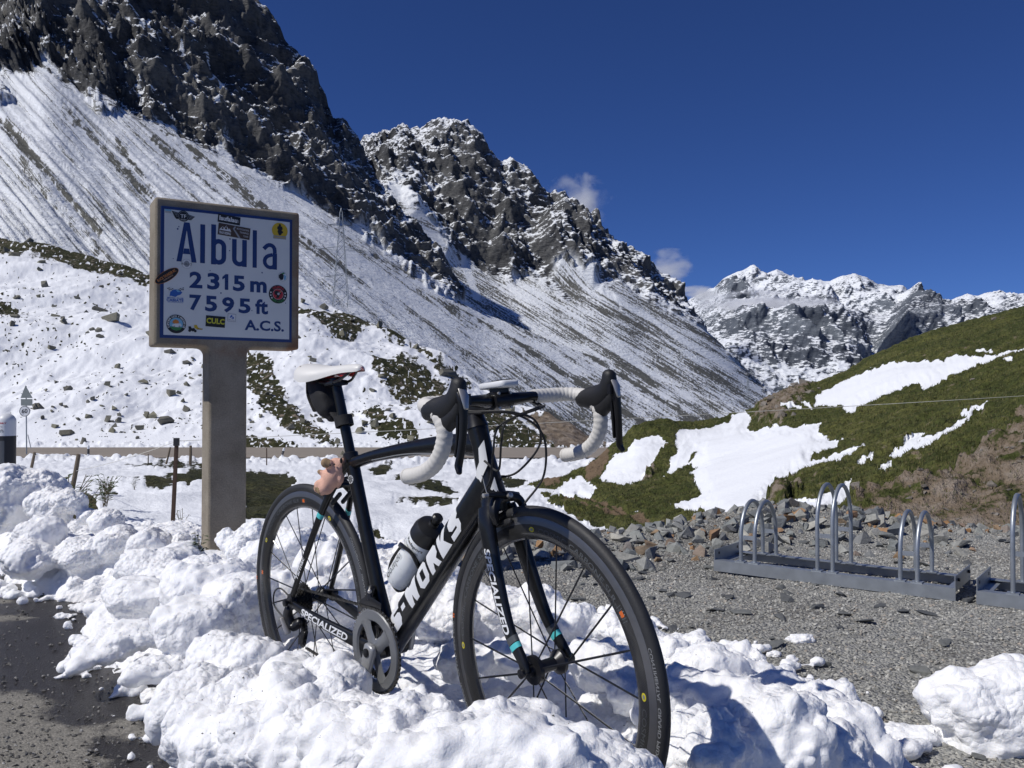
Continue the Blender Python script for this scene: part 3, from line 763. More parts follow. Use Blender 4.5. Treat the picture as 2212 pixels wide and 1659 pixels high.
veg_polys = [
    vp([(440, -20), (880, -20), (1000, 90), (1110, 150), (1080, 190), (950, 120), (860, 85), (780, 185), (690, 150), (560, 60)]),
    vp([(150, 220), (300, 230), (320, 320), (400, 470), (500, 600), (620, 690), (720, 790), (690, 800), (560, 740), (400, 690), (330, 600), (250, 540), (170, 400)]),
    vp([(880, 260), (1000, 280), (1060, 250), (1200, 300), (1330, 390), (1340, 410), (1250, 500), (1180, 450), (1100, 500), (1000, 400), (900, 320)]),
    vp([(1100, 160), (1300, 280), (1420, 350), (1480, 400), (1460, 420), (1300, 330), (1150, 220)]),
    vp([(150, 720), (350, 740), (500, 800), (300, 808), (150, 800)]),
    vp([(820, 570), (930, 590), (1000, 680), (1150, 690), (1200, 750), (1050, 760), (930, 720)]),
    vp([(1300, 560), (1450, 620), (1560, 600), (1700, 640), (1900, 720), (1970, 780), (1800, 800), (1650, 790), (1550, 700), (1400, 680)]),
    vp([(140, 920), (380, 930), (460, 980), (430, 1030), (600, 1100), (440, 1180), (140, 1220)]),
    vp([(860, 920), (1000, 880), (1010, 920), (900, 945)]), vp([(1000, 950), (1200, 970), (1420, 1030), (1330, 1055), (1100, 1010)]),
    vp([(1030, 1080), (1400, 1075), (1380, 1115), (1170, 1105)]), vp([(800, 1180), (900, 1240), (1110, 1310), (1000, 1420), (860, 1360)]),
    vp([(1640, 950), (1820, 985), (1800, 1020), (1650, 1000)]),
    vq([(1000, 842), (1300, 838), (1700, 828), (1700, 872), (1100, 856)]), vq([(1030, 975), (1300, 950), (1700, 880), (1700, 1010), (1420, 1025), (1280, 1012)]),
    vq([(500, 1060), (560, 1010), (700, 1080), (780, 1190), (790, 1240), (640, 1290), (500, 1260), (600, 1150)]), vq([(800, 1020), (900, 1008), (945, 1060), (930, 1092), (850, 1050)]),
    [(-60, 500), (60, 512), (150, 528), (330, 578), (330, 618), (260, 600), (170, 575), (60, 548), (-60, 545)],
    [(-20, 650), (20, 655), (55, 680), (20, 690), (-20, 680)], [(440, 905), (480, 915), (480, 935), (440, 930)],
]
nx = PX + 13 * fbm(PX / 20, PY / 12, 0.3, 3, 4); ny = PY + 9 * fbm(PX / 20, PY / 12, 5.3, 3, 6)
veg = np.zeros(PX.shape)
for poly in veg_polys: veg = np.maximum(veg, smooth(-11, 11, poly_sd(nx, ny, poly)))
holes = smooth(0.16, 0.40, fbm(PX / 10, PY / 6, 2.0, 4, 23, 0.6)) * (Y > 55)
veg = veg * (1 - 0.75 * holes)
speck = smooth(0.50, 0.62, fbm(PX / 9, PY / 5.5, 8.0, 3, 29) + 0.25 * fbm(PX / 90, PY / 60, 1.0, 2, 30) + 0.22 * smooth(300, 0, PX) * smooth(600, 680, PY) * smooth(800, 720, PY)) * (Y > 62)
veg = np.maximum(veg, 0.85 * speck)
dirt = smooth(-6, 8, poly_sd(nx, ny, vp([(1760, 560), (1900, 600), (2080, 600), (2212, 650), (2330, 720), (2300, 780), (1980, 790), (1960, 760), (1880, 700)]))) * (Y > 60)
lump = np.abs(fbm(X / 0.9, Y / 0.9, 0, 3, 35))
berm = smooth(38, 46, Y) * smooth(50.8, 49.5, Y)
zz = Z + berm * (0.30 * smooth(0.1, 0.8, fbm(X / 0.9, Y / 1.6, 0, 3, 36) + 0.2) + 0.16 * lump)
zz += smooth(60.0, 60.8, Y) * smooth(63, 61.6, Y) * 0.28 * smooth(0.0, 0.6, fbm(X / 0.9, Y / 0.9, 0, 3, 37))
far = smooth(62, 68, Y) * smooth(rowi.max() - 2, rowi.max() - 10, rowi)
zz += far * (1.6 * fbm(X / 16, Y / 22, 0, 3, 38) + 0.30 * fbm(X / 3.2, Y / 5.5, 0, 3, 39) + 0.22 * np.abs(fbm(X / 1.5, Y / 3.2, 0, 3, 44)))
zz += far * veg * (0.04 + 0.14 * fbm(X / 1.3, Y / 2.4, 0, 3, 40))
near = smooth(5, 9, Y) * smooth(48, 30, Y)
zz += near * (0.22 * fbm(X / 2.4, Y / 2.4, 0, 4, 42) + -0.05 * veg + 0.08 * np.abs(fbm(X / 0.5, Y / 1.2, 0, 3, 45)) * smooth(14, 40, Y))
sheet_obj('valley_slope', X, Y, zz, 'slope_grass', {'snow': 1 - np.clip(veg + dirt, 0, 1), 'dirt': 0 * veg, 'stony': np.maximum(dirt, 0.34 * (Y > 62))})
A_GRID = (PX, PY, X, Y, zz)
def a_point(x, y):
    """point of the valley sheet seen at image (x, y), far slope first"""
    gx, gy, GX, GY, GZ = A_GRID
    c = int(np.clip(round((x - gx[0, 0]) / 2.4), 0, gx.shape[1] - 1))
    r = int(np.argmin(np.abs(gy[:-8, c] - y)))
    return Vector((GX[r, c], GY[r, c], GZ[r, c]))

# the road across the valley
rx = np.arange(-75, 24, 1.0)
def road_strip(y0, y1, dz, wig=0.0):
    V = []
    for x in rx:
        w = wig * float(noise3(np.array(x * .6), 0, 0, 3))
        za = -2.42 + 0.10 * smooth(51, 59, y0) + dz; zb = -2.42 + 0.10 * smooth(51, 59, y1) + dz
        V += [(x, y0 + w, za), (x, y1 + w, zb)]
    F = [(2 * i, 2 * i + 2, 2 * i + 3, 2 * i + 1) for i in range(len(rx) - 1)]
    return np.array(V), np.array(F)
plain('road_tar', (0.26, 0.225, 0.185), 0.85, var=0.15, scale=0.6)
plain('road_paint', (0.62, 0.60, 0.55), 0.7)
V, F = road_strip(50.6, 60.2, 0.09); link('road', np_mesh('road', V, F, False), None, {'kind': 'structure'}, [MATS['road_tar']])
V, F = road_strip(52.2, 52.4, 0.098); link('road_marking', np_mesh('road_marking', V, F, False), None, {'kind': 'structure'}, [MATS['road_paint']])

# ---- the grassy hill on the right
def ve(pts): return [(1152 + x * .4792, 643.8 + y * .4792) for x, y in pts]
crest_e = [(900, 1120), (1000, 1085), (1060, 1066), (1140, 1050), (1180, 1042), (1210, 1040), (1260, 1020), (1300, 985), (1340, 955), (1370, 922), (1400, 912), (1440, 905), (1480, 914), (1560, 905), (1620, 888), (1660, 864), (1700, 842), (1760, 828), (1830, 798), (1880, 768), (1950, 738), (2030, 710), (2100, 690), (2212, 663), (2460, 600), (2800, 520)]
xs = np.arange(900, 2760, 2.4)
PX, PY, X, Y, Z = sheet(xs, [
    (('z', [(1060, -.62), (1330, -.50), (1500, -.35), (1700, -.1), (2460, -.1)]), [(1060, 6.6), (1330, 6.4), (1700, 6.2), (2460, 5.9)]),
    ([(900, 1200), (1000, 1165), (1060, 1128), (1120, 1114), (1200, 1116), (1330, 1122), (1500, 1112), (1700, 1072), (1900, 1040), (2100, 1000), (2212, 965), (2460, 880), (2800, 800)], [(1060, 12), (1400, 12), (1600, 10), (1800, 8.6), (2000, 8.0), (2460, 7.6)]),
    ([(900, 1122), (1060, 1075), (1200, 1062), (1300, 1045), (1450, 1030), (1600, 1000), (1800, 940), (2000, 880), (2212, 810), (2460, 740), (2800, 660)], [(1060, 20), (1400, 19), (1700, 15), (2000, 13.5), (2460, 12)]),
    (crest_e, [(1060, 25), (1300, 25), (1500, 28), (1800, 32), (2460, 27)], 8),
    (('z', [(1060, -3), (1500, -2), (2460, 2)]), [(1060, 34), (1500, 42), (2460, 45)]),
], [(50, 'v'), (80, 'v'), (110, 'v'), (6, 'w')])
rowi = np.arange(PX.shape[0])[:, None] + 0 * PX
snow_polys = [
    [(1270, 440), (1390, 380), (1480, 340), (1600, 300), (1700, 285), (1850, 285), (1930, 260), (2000, 270), (2120, 240), (2212, 225), (2500, 170), (2500, 200), (2212, 242), (2000, 290), (1880, 340), (1830, 370), (1780, 400), (1700, 390), (1600, 440), (1500, 480), (1460, 500), (1440, 540), (1410, 530), (1400, 490), (1330, 495), (1270, 485)],
    [(1110, 490), (1200, 475), (1200, 500), (1120, 515)], [(1205, 462), (1250, 468), (1265, 500), (1220, 492)],
    [(650, 600), (760, 590), (880, 560), (890, 540), (950, 515), (985, 545), (960, 590), (1000, 600), (1090, 575), (1160, 590), (1290, 565), (1280, 620), (1340, 630), (1410, 640), (1340, 680), (1260, 715), (1250, 735), (1390, 700), (1500, 668), (1500, 680), (1400, 730), (1240, 775), (1180, 800), (1100, 860), (1060, 910), (1040, 940), (1200, 920), (1270, 925), (1330, 890), (1440, 815), (1420, 880), (1380, 940), (1300, 1000), (1100, 1020), (880, 1010), (800, 970), (640, 960), (615, 920), (700, 905), (760, 880), (720, 820), (700, 780), (745, 755), (690, 740), (740, 700), (720, 690), (680, 750), (600, 800), (580, 840), (600, 780), (640, 700), (640, 640)],
    [(440, 650), (500, 625), (560, 620), (620, 650), (570, 690), (500, 810), (450, 830), (380, 850), (290, 820), (330, 760), (370, 700), (420, 690)],
    [(60, 890), (140, 840), (220, 805), (260, 840), (290, 870), (230, 890), (160, 890)],
    [(-10, 850), (60, 905), (90, 940), (150, 965), (230, 1010), (300, 1030), (375, 1055), (310, 1085), (200, 1060), (60, 1010), (-150, 950), (-150, 870)],
    [(1535, 795), (1560, 760), (1630, 715), (1600, 700), (1660, 670), (1740, 605), (1760, 610), (1740, 640), (1820, 610), (1900, 570), (1950, 535), (1920, 520), (1970, 500), (2060, 465), (2070, 475), (1990, 510), (1960, 550), (1830, 640), (1700, 690), (1640, 730), (1580, 790)],
    [(1445, 755), (1470, 725), (1530, 705), (1545, 715), (1490, 745)], [(1395, 985), (1420, 955), (1480, 885), (1492, 900), (1425, 978)], [(2110, 285), (2160, 270), (2168, 285), (2130, 293)],
    [(450, 955), (490, 948), (500, 960), (460, 965)], [(1500, 315), (1520, 308), (1525, 320), (1508, 324)], [(1985, 245), (2060, 230), (2080, 240), (2000, 252)],
]
nx = PX + 7 * fbm(PX / 13, PY / 10, 0.3, 4, 104); ny = PY + 6 * fbm(PX / 13, PY / 10, 5.3, 4, 106)
sd = np.full(PX.shape, -1e9)
for poly in snow_polys: sd = np.maximum(sd, poly_sd(nx, ny, ve(poly)))
snow = smooth(-1.6, 1.6, sd)
nub = smooth(0.52, 0.64, fbm(PX / 8, PY / 5, 3.3, 3, 108)) * smooth(1500, 1700, PX)
track = np.minimum(line_d(PX, PY, ve([(120, 880), (180, 900), (330, 950), (480, 990), (620, 1050), (760, 1110)])), line_d(PX, PY, ve([(200, 875), (240, 890), (370, 940), (500, 985), (600, 1030), (800, 1100)])))
dirt = 0.75 * smooth(7, 2.0, track + 2 * fbm(PX / 9, PY / 9, 0, 2, 9))
dirt = np.maximum(dirt, 0.9 * smooth(-4, 4, poly_sd(nx, ny, ve([(30, 820), (130, 820), (110, 850), (50, 855)]))))
dirt = np.maximum(dirt, 0.75 * smooth(-6, 4, poly_sd(nx, ny, ve([(230, 790), (330, 690), (350, 700), (300, 800), (250, 830)]))))
stony = 0.25 + 0.0 * PX
for poly in ([(1450, 960), (1560, 900), (1700, 880), (1800, 830), (1950, 740), (2100, 640), (2500, 400), (2500, 1150), (1450, 1150)], [(1060, 940), (1080, 900), (1200, 830), (1230, 860), (1150, 920)], [(980, 520), (1040, 460), (1160, 380), (1260, 370), (1260, 420), (1180, 470), (1130, 560), (1010, 560)], [(500, 810), (540, 760), (560, 780), (520, 820)]):
    stony = np.maximum(stony, 0.25 + 0.35 * smooth(-14, 16, poly_sd(nx, ny, ve(poly)) + 14 * fbm(PX / 26, PY / 26, 2.0, 3, 12)))
fadeb = smooth(246, 236, rowi)
rough = fbm(X / 0.9, Y / 0.9, Z / 0.9, 4, 114, 0.55)
zz = Z + fadeb * smooth(6.2, 7.5, Y) * (0.10 * fbm(X / 3.0, Y / 3.0, 0, 3, 112) + (1 - snow) * (0.10 * rough + 0.09 * np.abs(fbm(X / .26, Y / .34, Z / .26, 3, 115))) + 0.06 * smooth(-1, 30, sd) + smooth(.36, .5, stony) * (0.08 * ridged(X / 0.7, Y / 0.7, Z / 0.7, 4, 117) + 0.05 * ridged(X / 0.18, Y / 0.18, Z / 0.18, 3, 118)))
zz -= 0.06 * smooth(8, 2, track)
sheet_obj('hillside', X, Y, zz, 'hill_grass', {'snow': snow, 'dirt': dirt * (1 - snow), 'stony': stony})
E_GRID = (PX, PY, X, Y, zz, snow, dirt, stony, rowi)

# ================================================================== near ground
def world_grid(x0, x1, y0, y1, step):
    gx = np.arange(x0, x1 + 1e-6, step); gy = np.arange(y0, y1 + 1e-6, step)
    GX, GY = np.meshgrid(gx, gy)
    return GX, GY

bank_poly_px = [(-200, 1210), (0, 1246), (60, 1292), (140, 1296), (200, 1318), (190, 1352), (140, 1440), (215, 1448), (260, 1462), (340, 1492), (372, 1512), (345, 1555), (380, 1620), (440, 1690), (560, 1725), (900, 1900), (1300, 2100), (1800, 2100), (2010, 1760), (1955, 1659), (1880, 1585), (1800, 1500), (1700, 1452), (1560, 1402), (1420, 1372), (1300, 1350), (1190, 1335), (1080, 1320)]
bank_poly = [gnd(x, y).xy[:] for x, y in bank_poly_px] + [(-0.2, 4.6), (-0.9, 5.6), (-2.0, 6.0), (-5.2, 6.2), (-5.5, 4.7)]
BANK_POLY = bank_poly
# the gravel yard with a heap of rubble at its far edge
GX, GY = world_grid(-0.9, 8.5, 0.9, 7.2, 0.03)
edge_y = np.interp(GX, [-1, 0.4, 1.2, 2.0, 3.2, 5, 9], [5.6, 5.9, 6.3, 6.6, 6.4, 6.3, 6.2])
def yard_h(GX, GY):
    GX = np.asarray(GX, float); GY = np.asarray(GY, float)
    edge = np.interp(GX, [-1, 0.4, 1.2, 2.0, 3.2, 5, 9], [5.6, 5.9, 6.3, 6.6, 6.4, 6.3, 6.2])
    z = 0.018 * fbm(GX / 0.8, GY / 0.8, 0, 4, 201)
    heap = np.exp(-(((GX - 2.0) / 0.85) ** 2 + ((GY - 6.35) / 0.42) ** 2))
    ridge = np.exp(-((GY - edge + 0.35) / 0.30) ** 2) * smooth(3.4, 2.2, GX)
    z = z + 0.12 * heap + 0.04 * ridge - 0.9 * smooth(-0.1, 0.9, GY - edge)
    z = z - 0.035 * smooth(0.5, 0.1, np.hypot((GX - 3.05) / 1.6, GY - 3.25))
    return z
GZ = yard_h(GX, GY) + 0.006 * fbm(GX / 0.07, GY / 0.07, 0, 2, 203)
yard = sheet_obj('gravel_yard', GX, GY, GZ, 'gravel_ground', {})

# the tarmac lay-by, wet round the melting bank
GX, GY = world_grid(-7.0, 0.6, 0.3, 6.0, 0.04)
dry_polys = [[gnd(x, y).xy[:] for x, y in p] for p in (
    [(-60, 1500), (60, 1505), (110, 1560), (170, 1575), (240, 1580), (235, 1605), (190, 1625), (205, 1680), (-60, 1720)],
    [(-60, 1334), (0, 1336), (60, 1334), (70, 1341), (20, 1346), (-60, 1346)], [(240, 1575), (340, 1585), (360, 1590), (300, 1605), (240, 1605)],
    [(490, 1620), (560, 1600), (600, 1610), (580, 1640), (500, 1645)], [(-60, 1306), (20, 1300), (40, 1308), (-60, 1314)])]
dry = np.full(GX.shape, -9.0)
for p in dry_polys: dry = np.maximum(dry, poly_sd(GX, GY, p))
wet = 0.5 - np.clip(dry / 0.18, -1, 1) * 0.5
sdl = poly_sd(GX, GY, BANK_POLY)
GZ = 0.012 + 0.006 * fbm(GX / 0.5, GY / 0.5, 0, 3, 211) - 0.5 * smooth(0.2, 0.5, sdl) - 0.8 * smooth(0.0, 0.3, GY - np.interp(GX, [-7, -4, -2.7, -1.2, -.5, .6], [5.2, 5.0, 4.8, 3.6, 2.9, 2.0]))
sheet_obj('layby_tarmac', GX, GY, GZ, 'asphalt_wet', {'wet': wet})

# ---- the ploughed snow bank
GX, GY = world_grid(-4.3, 1.25, 1.05, 5.6, 0.02)
wx = GX + 0.10 * fbm(GX / 0.28, GY / 0.28, 0, 3, 221); wy = GY + 0.10 * fbm(GX / 0.28, GY / 0.28, 4, 3, 222)
sdb = poly_sd(wx, wy, bank_poly)
ctrl = np.array([  # x, y, height of the heap
    (-0.75, 2.60, .13), (-0.30, 2.25, .09), (-.5, 2.4, .09), (0.05, 1.88, .10), (0.30, 1.62, .17), (0.12, 1.45, .22), (-0.15, 1.52, .25), (-0.45, 1.75, .20), (-0.75, 2.0, .16), (0.6, 1.7, .20), (0.75, 2.1, .15), (0.45, 2.05, .16), (0.55, 2.5, .13), (0.2, 2.3, .09), (0.2, 2.6, .10), (-0.1, 2.75, .14), (0.4, 3.0, .06), (-0.3, 3.3, .20), (-0.8, 3.3, .24), (-1.3, 3.0, .22), (-1.5, 3.7, .22), (-1.1, 4.1, .20), (-0.4, 4.0, .12), (-2.2, 3.7, .25), (-2.0, 4.4, .22), (-2.8, 4.2, .32), (-3.4, 4.6, .40), (-2.4, 5.0, .12), (-1.5, 5.0, .04), (-3.8, 4.2, .30), (-1.05, 2.45, .18), (-1.5, 2.7, .12), (-1.9, 3.2, .14), (-0.65, 1.55, .20), (0.45, 1.35, .24), (0.9, 1.7, .12)])
wsum = 0; hs_ = 0
for cx_, cy_, ch in ctrl:
    w = 1 / ((GX - cx_) ** 2 + (GY - cy_) ** 2 + 0.012) ** 1.7
    wsum = wsum + w; hs_ = hs_ + w * ch
prof = hs_ / wsum * smooth(-0.02, 0.34, sdb) ** 0.7
prof += 0.035 * fbm(GX / 0.4, GY / 0.4, 0, 3, 225) * smooth(0, 0.3, sdb)
H = np.where(sdb > -0.01, prof, -0.05)
H = H - 0.08 * smooth(0.02, -0.05, sdb)
def bank_h(x, y):
    c = int(np.clip(round((x + 4.3) / 0.02), 0, H.shape[1] - 1)); r = int(np.clip(round((y - 1.05) / 0.02), 0, H.shape[0] - 1))
    return float(H[r, c])
def ico(sub=2):
    bm = bmesh.new(); bmesh.ops.create_icosphere(bm, subdivisions=sub, radius=1.0)
    V = np.array([v.co[:] for v in bm.verts]); F = np.array([[v.index for v in f.verts] for f in bm.faces]); bm.free()
    return V, F
ICO1, ICO2, ICO3 = ico(1), ico(2), ico(3)
bV = [np.stack([GX.ravel(), GY.ravel(), H.ravel()], 1), np.stack([GX.ravel(), GY.ravel(), np.full(GX.size, -0.12)], 1)]
r_, c_ = GX.shape
gf = grid_faces(r_, c_); N0 = GX.size
tri = np.concatenate([gf[:, [0, 1, 2]], gf[:, [0, 2, 3]]])
bF = [tri, tri[:, ::-1] + N0]
def side(idx):
    a = np.array(idx[:-1]); b = np.array(idx[1:])
    return np.concatenate([np.stack([a, b, b + N0], 1), np.stack([a, b + N0, a + N0], 1)])
ids = np.arange(N0).reshape(r_, c_)
for line in (ids[0][::-1], ids[-1], ids[:, 0], ids[:, -1][::-1]): bF.append(side(list(line)))
nv = 2 * N0
def blob(c, r, sq=(1, 1, 1), seed=0, rough=0.22, freq=1.4):
    """a lumpy clod of snow"""
    global nv
    V, F = ICO3
    k = 1 + rough * fbm(V[:, 0] * freq + seed * 7.3, V[:, 1] * freq + seed * 3.1, V[:, 2] * freq, 3, 231) + 0.06 * np.abs(fbm(V[:, 0] * 4 + seed, V[:, 1] * 4, V[:, 2] * 4, 2, 233))
    P = V * k[:, None] * np.array(sq) * r
    a = seed * 2.399
    R = np.array([[cos(a), -sin(a), 0], [sin(a), cos(a), 0], [0, 0, 1]])
    bV.append(P @ R.T + np.array(c)); bF.append(F + nv); nv += len(V)
def clod(px, py, d, r, sq=(1, 1, .85), seed=0):
    r *= 0.86; p = pix(px, py, d); blob((p.x, p.y, p.z), r, sq, seed)
# clods that stand out in the photograph (image x, y, distance, radius)
for i, (x, y, d, r, q) in enumerate([
    (60, 1065, 4.9, .20, (1.3, 1, .8)), (15, 1075, 4.8, .20, (1, 1, 1)), (110, 1100, 4.7, .15, (1, 1, .9)), (150, 1085, 4.6, .10, (1, 1, .8)), (90, 1175, 4.3, .16, (.9, 1, 1.1)), (60, 1210, 4.1, .14, (1, 1, .8)), (170, 1200, 4.2, .14, (1.3, 1, .7)),
    (250, 1175, 4.2, .13, (1.2, 1, .8)), (320, 1180, 4.1, .11, (1, 1, .9)), (230, 1130, 4.5, .10, (1, 1, .8)), (190, 1115, 4.6, .07, (1, 1, .8)), (390, 1200, 3.9, .10, (1.3, 1, .7)), (340, 1225, 3.8, .16, (1.3, 1, .7)), (490, 1170, 3.55, .055, (.9, 1, 1.1)), (520, 1190, 3.5, .07, (1, 1, 1)), (555, 1160, 3.6, .10, (1, 1, .9)), (570, 1215, 3.3, .10, (1, 1, .9)),
    (450, 1270, 3.1, .17, (1.2, 1, .8)), (300, 1290, 3.2, .14, (1.2, 1, .6)), (520, 1310, 2.9, .16, (1, 1, .9)), (420, 1350, 2.75, .14, (1.1, 1, .7)), (290, 1372, 2.82, .12, (1.3, 1, .4)), (215, 1408, 2.75, .09, (1.3, 1, .4)), (170, 1440, 2.66, .05, (1.6, 1, .5)), (335, 1450, 2.6, .09, (1.4, 1, .4)),
    (545, 1430, 2.4, .11, (1, 1, .8)), (640, 1465, 2.25, .10, (1.1, 1, .8)), (720, 1480, 2.15, .09, (1, 1, .8)), (480, 1430, 2.45, .12, (1, 1, .8)), (430, 1500, 2.25, .11, (1, 1, .9)), (390, 1540, 2.2, .10, (.9, 1, 1)), (450, 1580, 2.05, .11, (.9, 1, 1.1)), (520, 1520, 2.1, .11, (1, 1, .8)), (470, 1620, 1.95, .10, (1, 1, .9)), (600, 1525, 2.05, .11, (1.1, 1, .9)), (640, 1570, 1.9, .10, (1, 1, .9)), (560, 1600, 1.9, .10, (1, 1, .9)), (640, 1640, 1.8, .10, (1, 1, .9)),
    (715, 1540, 1.95, .09, (1, 1, .9)), (800, 1570, 1.8, .10, (1.2, 1, .8)), (880, 1560, 1.75, .10, (1.1, 1, .8)), (940, 1575, 1.65, .09, (1, 1, .9)), (850, 1600, 1.6, .10, (.9, 1, .9)), (740, 1600, 1.7, .10, (1, 1, .9)), (960, 1610, 1.5, .08, (1, 1, .9)), (1060, 1600, 1.55, .10, (1.2, 1, .8)), (1130, 1590, 1.6, .09, (1.2, 1, .8)), (1200, 1620, 1.5, .09, (1.1, 1, .8)), (1100, 1630, 1.4, .09, (1, 1, .8)), (1270, 1650, 1.45, .09, (1.2, 1, .8)), (1340, 1680, 1.42, .08, (1.2, 1, .7)), (1000, 1660, 1.4, .09, (1, 1, .8)), (1200, 1660, 1.35, .08, (1, 1, .8)), (880, 1660, 1.45, .09, (1, 1, .8)), (760, 1660, 1.55, .09, (1, 1, .8)),
    (1480, 1520, 2.05, .12, (1.2, 1, .8)), (1540, 1450, 2.4, .10, (1, 1, .9)), (1490, 1440, 2.45, .07, (1.2, 1, .8)), (1630, 1450, 2.55, .05, (1, 1, .9)), (1680, 1510, 2.25, .09, (1, 1, .9)), (1600, 1560, 1.95, .13, (1.2, 1, .9)), (1660, 1610, 1.85, .15, (1.1, 1, .8)), (1760, 1540, 2.15, .10, (1, 1, .8)), (1815, 1510, 2.35, .06, (1, 1, .9)), (1830, 1580, 2.05, .09, (1, 1, .8)), (1780, 1640, 1.9, .12, (1, 1, .8)), (1520, 1630, 1.75, .12, (1.1, 1, .8)), (1880, 1640, 2.0, .08, (1, 1, .7)), (1440, 1400, 2.7, .07, (1.3, 1, .7)), (1510, 1390, 2.8, .05, (1.2, 1, .8)),
    (1180, 1330, 2.9, .11, (1, 1, .9)), (1240, 1345, 2.85, .09, (1.1, 1, .8)), (1080, 1330, 2.95, .12, (1.1, 1, .8)), (1350, 1360, 2.8, .10, (1.3, 1, .7)), (960, 1340, 2.9, .12, (1.2, 1, .8)), (900, 1310, 3.0, .10, (1, 1, .8)), (700, 1230, 3.2, .12, (1, 1, .9)), (640, 1190, 3.4, .13, (1, 1, .9)), (760, 1250, 3.15, .10, (1, 1, .9)), (620, 1290, 3.0, .12, (1, 1, .9)), (700, 1310, 2.9, .12, (1, 1, .9)), (1010, 1430, 2.4, .10, (1, 1, .7)), (1120, 1420, 2.4, .11, (1, 1, .6)), (1300, 1430, 2.3, .11, (1.2, 1, .6)), (1380, 1480, 2.2, .10, (1.2, 1, .6)), (1000, 1330, 2.8, .05, (1, 1, .9))]):
    clod(x, y, d, r, q, i)
for i in range(420):                                  # crumbs along the edges and scattered off them
    k = random.randrange(len(bank_poly) - 7); a_, b_ = bank_poly[k], bank_poly[k + 1]; t = random.random()
    x = a_[0] + (b_[0] - a_[0]) * t + random.gauss(0, .07); y = a_[1] + (b_[1] - a_[1]) * t + random.gauss(0, .07)
    r = 0.010 + 0.030 * random.random() ** 2.5
    if not (-4.2 < x < 1.2 and 1.1 < y < 5.4): continue
    blob((x, y, max(0.012, bank_h(x, y)) + r * 0.3), r, (1.1, RNG.uniform(.8, 1.2), RNG.uniform(.55, .9)), 900 + i)
for i in range(120):
    x, y = RNG.uniform(-4.2, 1.1), RNG.uniform(1.15, 5.2)
    if poly_sd(np.array([x]), np.array([y]), bank_poly)[0] < 0.03: continue
    r = 0.025 + 0.075 * RNG.random() ** 2
    blob((x, y, bank_h(x, y) + r * 0.25), r, (1, RNG.uniform(.8, 1.2), RNG.uniform(.6, .9)), 300 + i)
me0 = np_mesh('bank_raw', np.concatenate(bV), np.concatenate(bF), False)
tmp = link('bank_raw', me0)
md = tmp.modifiers.new('r', 'REMESH'); md.mode = 'VOXEL'; md.voxel_size = 0.0095; md.adaptivity = 0.0
dg = bpy.context.evaluated_depsgraph_get(); dg.update()
me1 = bpy.data.meshes.new_from_object(tmp.evaluated_get(dg))
bpy.data.objects.remove(tmp); bpy.data.meshes.remove(me0)
n = len(me1.vertices); co = np.empty(n * 3, np.float32); me1.vertices.foreach_get('co', co); co = co.reshape(-1, 3).astype(float)
nr = np.empty(n * 3, np.float32); me1.vertices.foreach_get('normal', nr); nr = nr.reshape(-1, 3)
ed = np.empty(len(me1.edges) * 2, np.int32); me1.edges.foreach_get('vertices', ed); ed = ed.reshape(-1, 2)
def relax(co, k):
    for _ in range(k):
        acc = np.zeros_like(co); cnt = np.zeros(len(co))
        np.add.at(acc, ed[:, 0], co[ed[:, 1]]); np.add.at(acc, ed[:, 1], co[ed[:, 0]])
        cnt += np.bincount(ed[:, 0], minlength=len(co)) + np.bincount(ed[:, 1], minlength=len(co))
        co = 0.5 * co + 0.5 * acc / np.maximum(cnt, 1)[:, None]
    return co
co = relax(co, 6)
x, y, z = co.T
bil = np.abs(fbm(x / 0.115, y / 0.115, z / 0.115, 3, 241, 0.55)) - 0.22
def worley(x, y, z, seed):
    fx, fy, fz = np.floor(x), np.floor(y), np.floor(z); d = np.full(x.shape, 9.0)
    for i in (-1, 0, 1):
        for j in (-1, 0, 1):
            for k in (-1, 0, 1):
                h = _hash(fx + i, fy + j, fz + k, seed)
                d = np.minimum(d, (fx + i + (h & 1023) / 1023. - x) ** 2 + (fy + j + ((h >> 10) & 1023) / 1023. - y) ** 2 + (fz + k + ((h >> 20) & 1023) / 1023. - z) ** 2)
    return np.sqrt(d)
jx, jy, jz = x + 0.012 * fbm(x / .04, y / .04, z / .04, 2, 291), y + 0.012 * fbm(x / .04, y / .04, z / .04 + 5, 2, 292), z + 0.012 * fbm(x / .04 + 9, y / .04, z / .04, 2, 293)
w1 = 0.55 - worley(jx / 0.075, jy / 0.075, jz / 0.075, 7); w2 = 0.55 - worley(jx / 0.034, jy / 0.034, jz / 0.034, 8)
rg = smooth(-0.25, 0.45, fbm(x / 0.5, y / 0.5, z / 0.5, 2, 247))      # some faces crumbly, some smooth
dsp = 0.014 * bil + rg * (0.028 * w1 + 0.020 * w2) + (1 - rg) * 0.009 * w2 + 0.009 * fbm(x / 0.04, y / 0.05, z / 0.05, 3, 245, 0.65) + 0.02 * fbm(x / 0.22, y / 0.22, z / 0.22, 2, 248)
dsp *= smooth(-0.05, 0.05, z)
co = co + nr * dsp[:, None]
me1.vertices.foreach_set('co', np.ascontiguousarray(co, np.float32).ravel())
me1.polygons.foreach_set('use_smooth', np.ones(len(me1.polygons), bool))
me1.update()
me1.materials.clear(); me1.materials.append(MATS['snow_near'])
bank = link('snow_bank', me1, None, {'kind': 'stuff', 'label': 'lumpy ploughed snow bank the bicycle stands in', 'category': 'snow'})

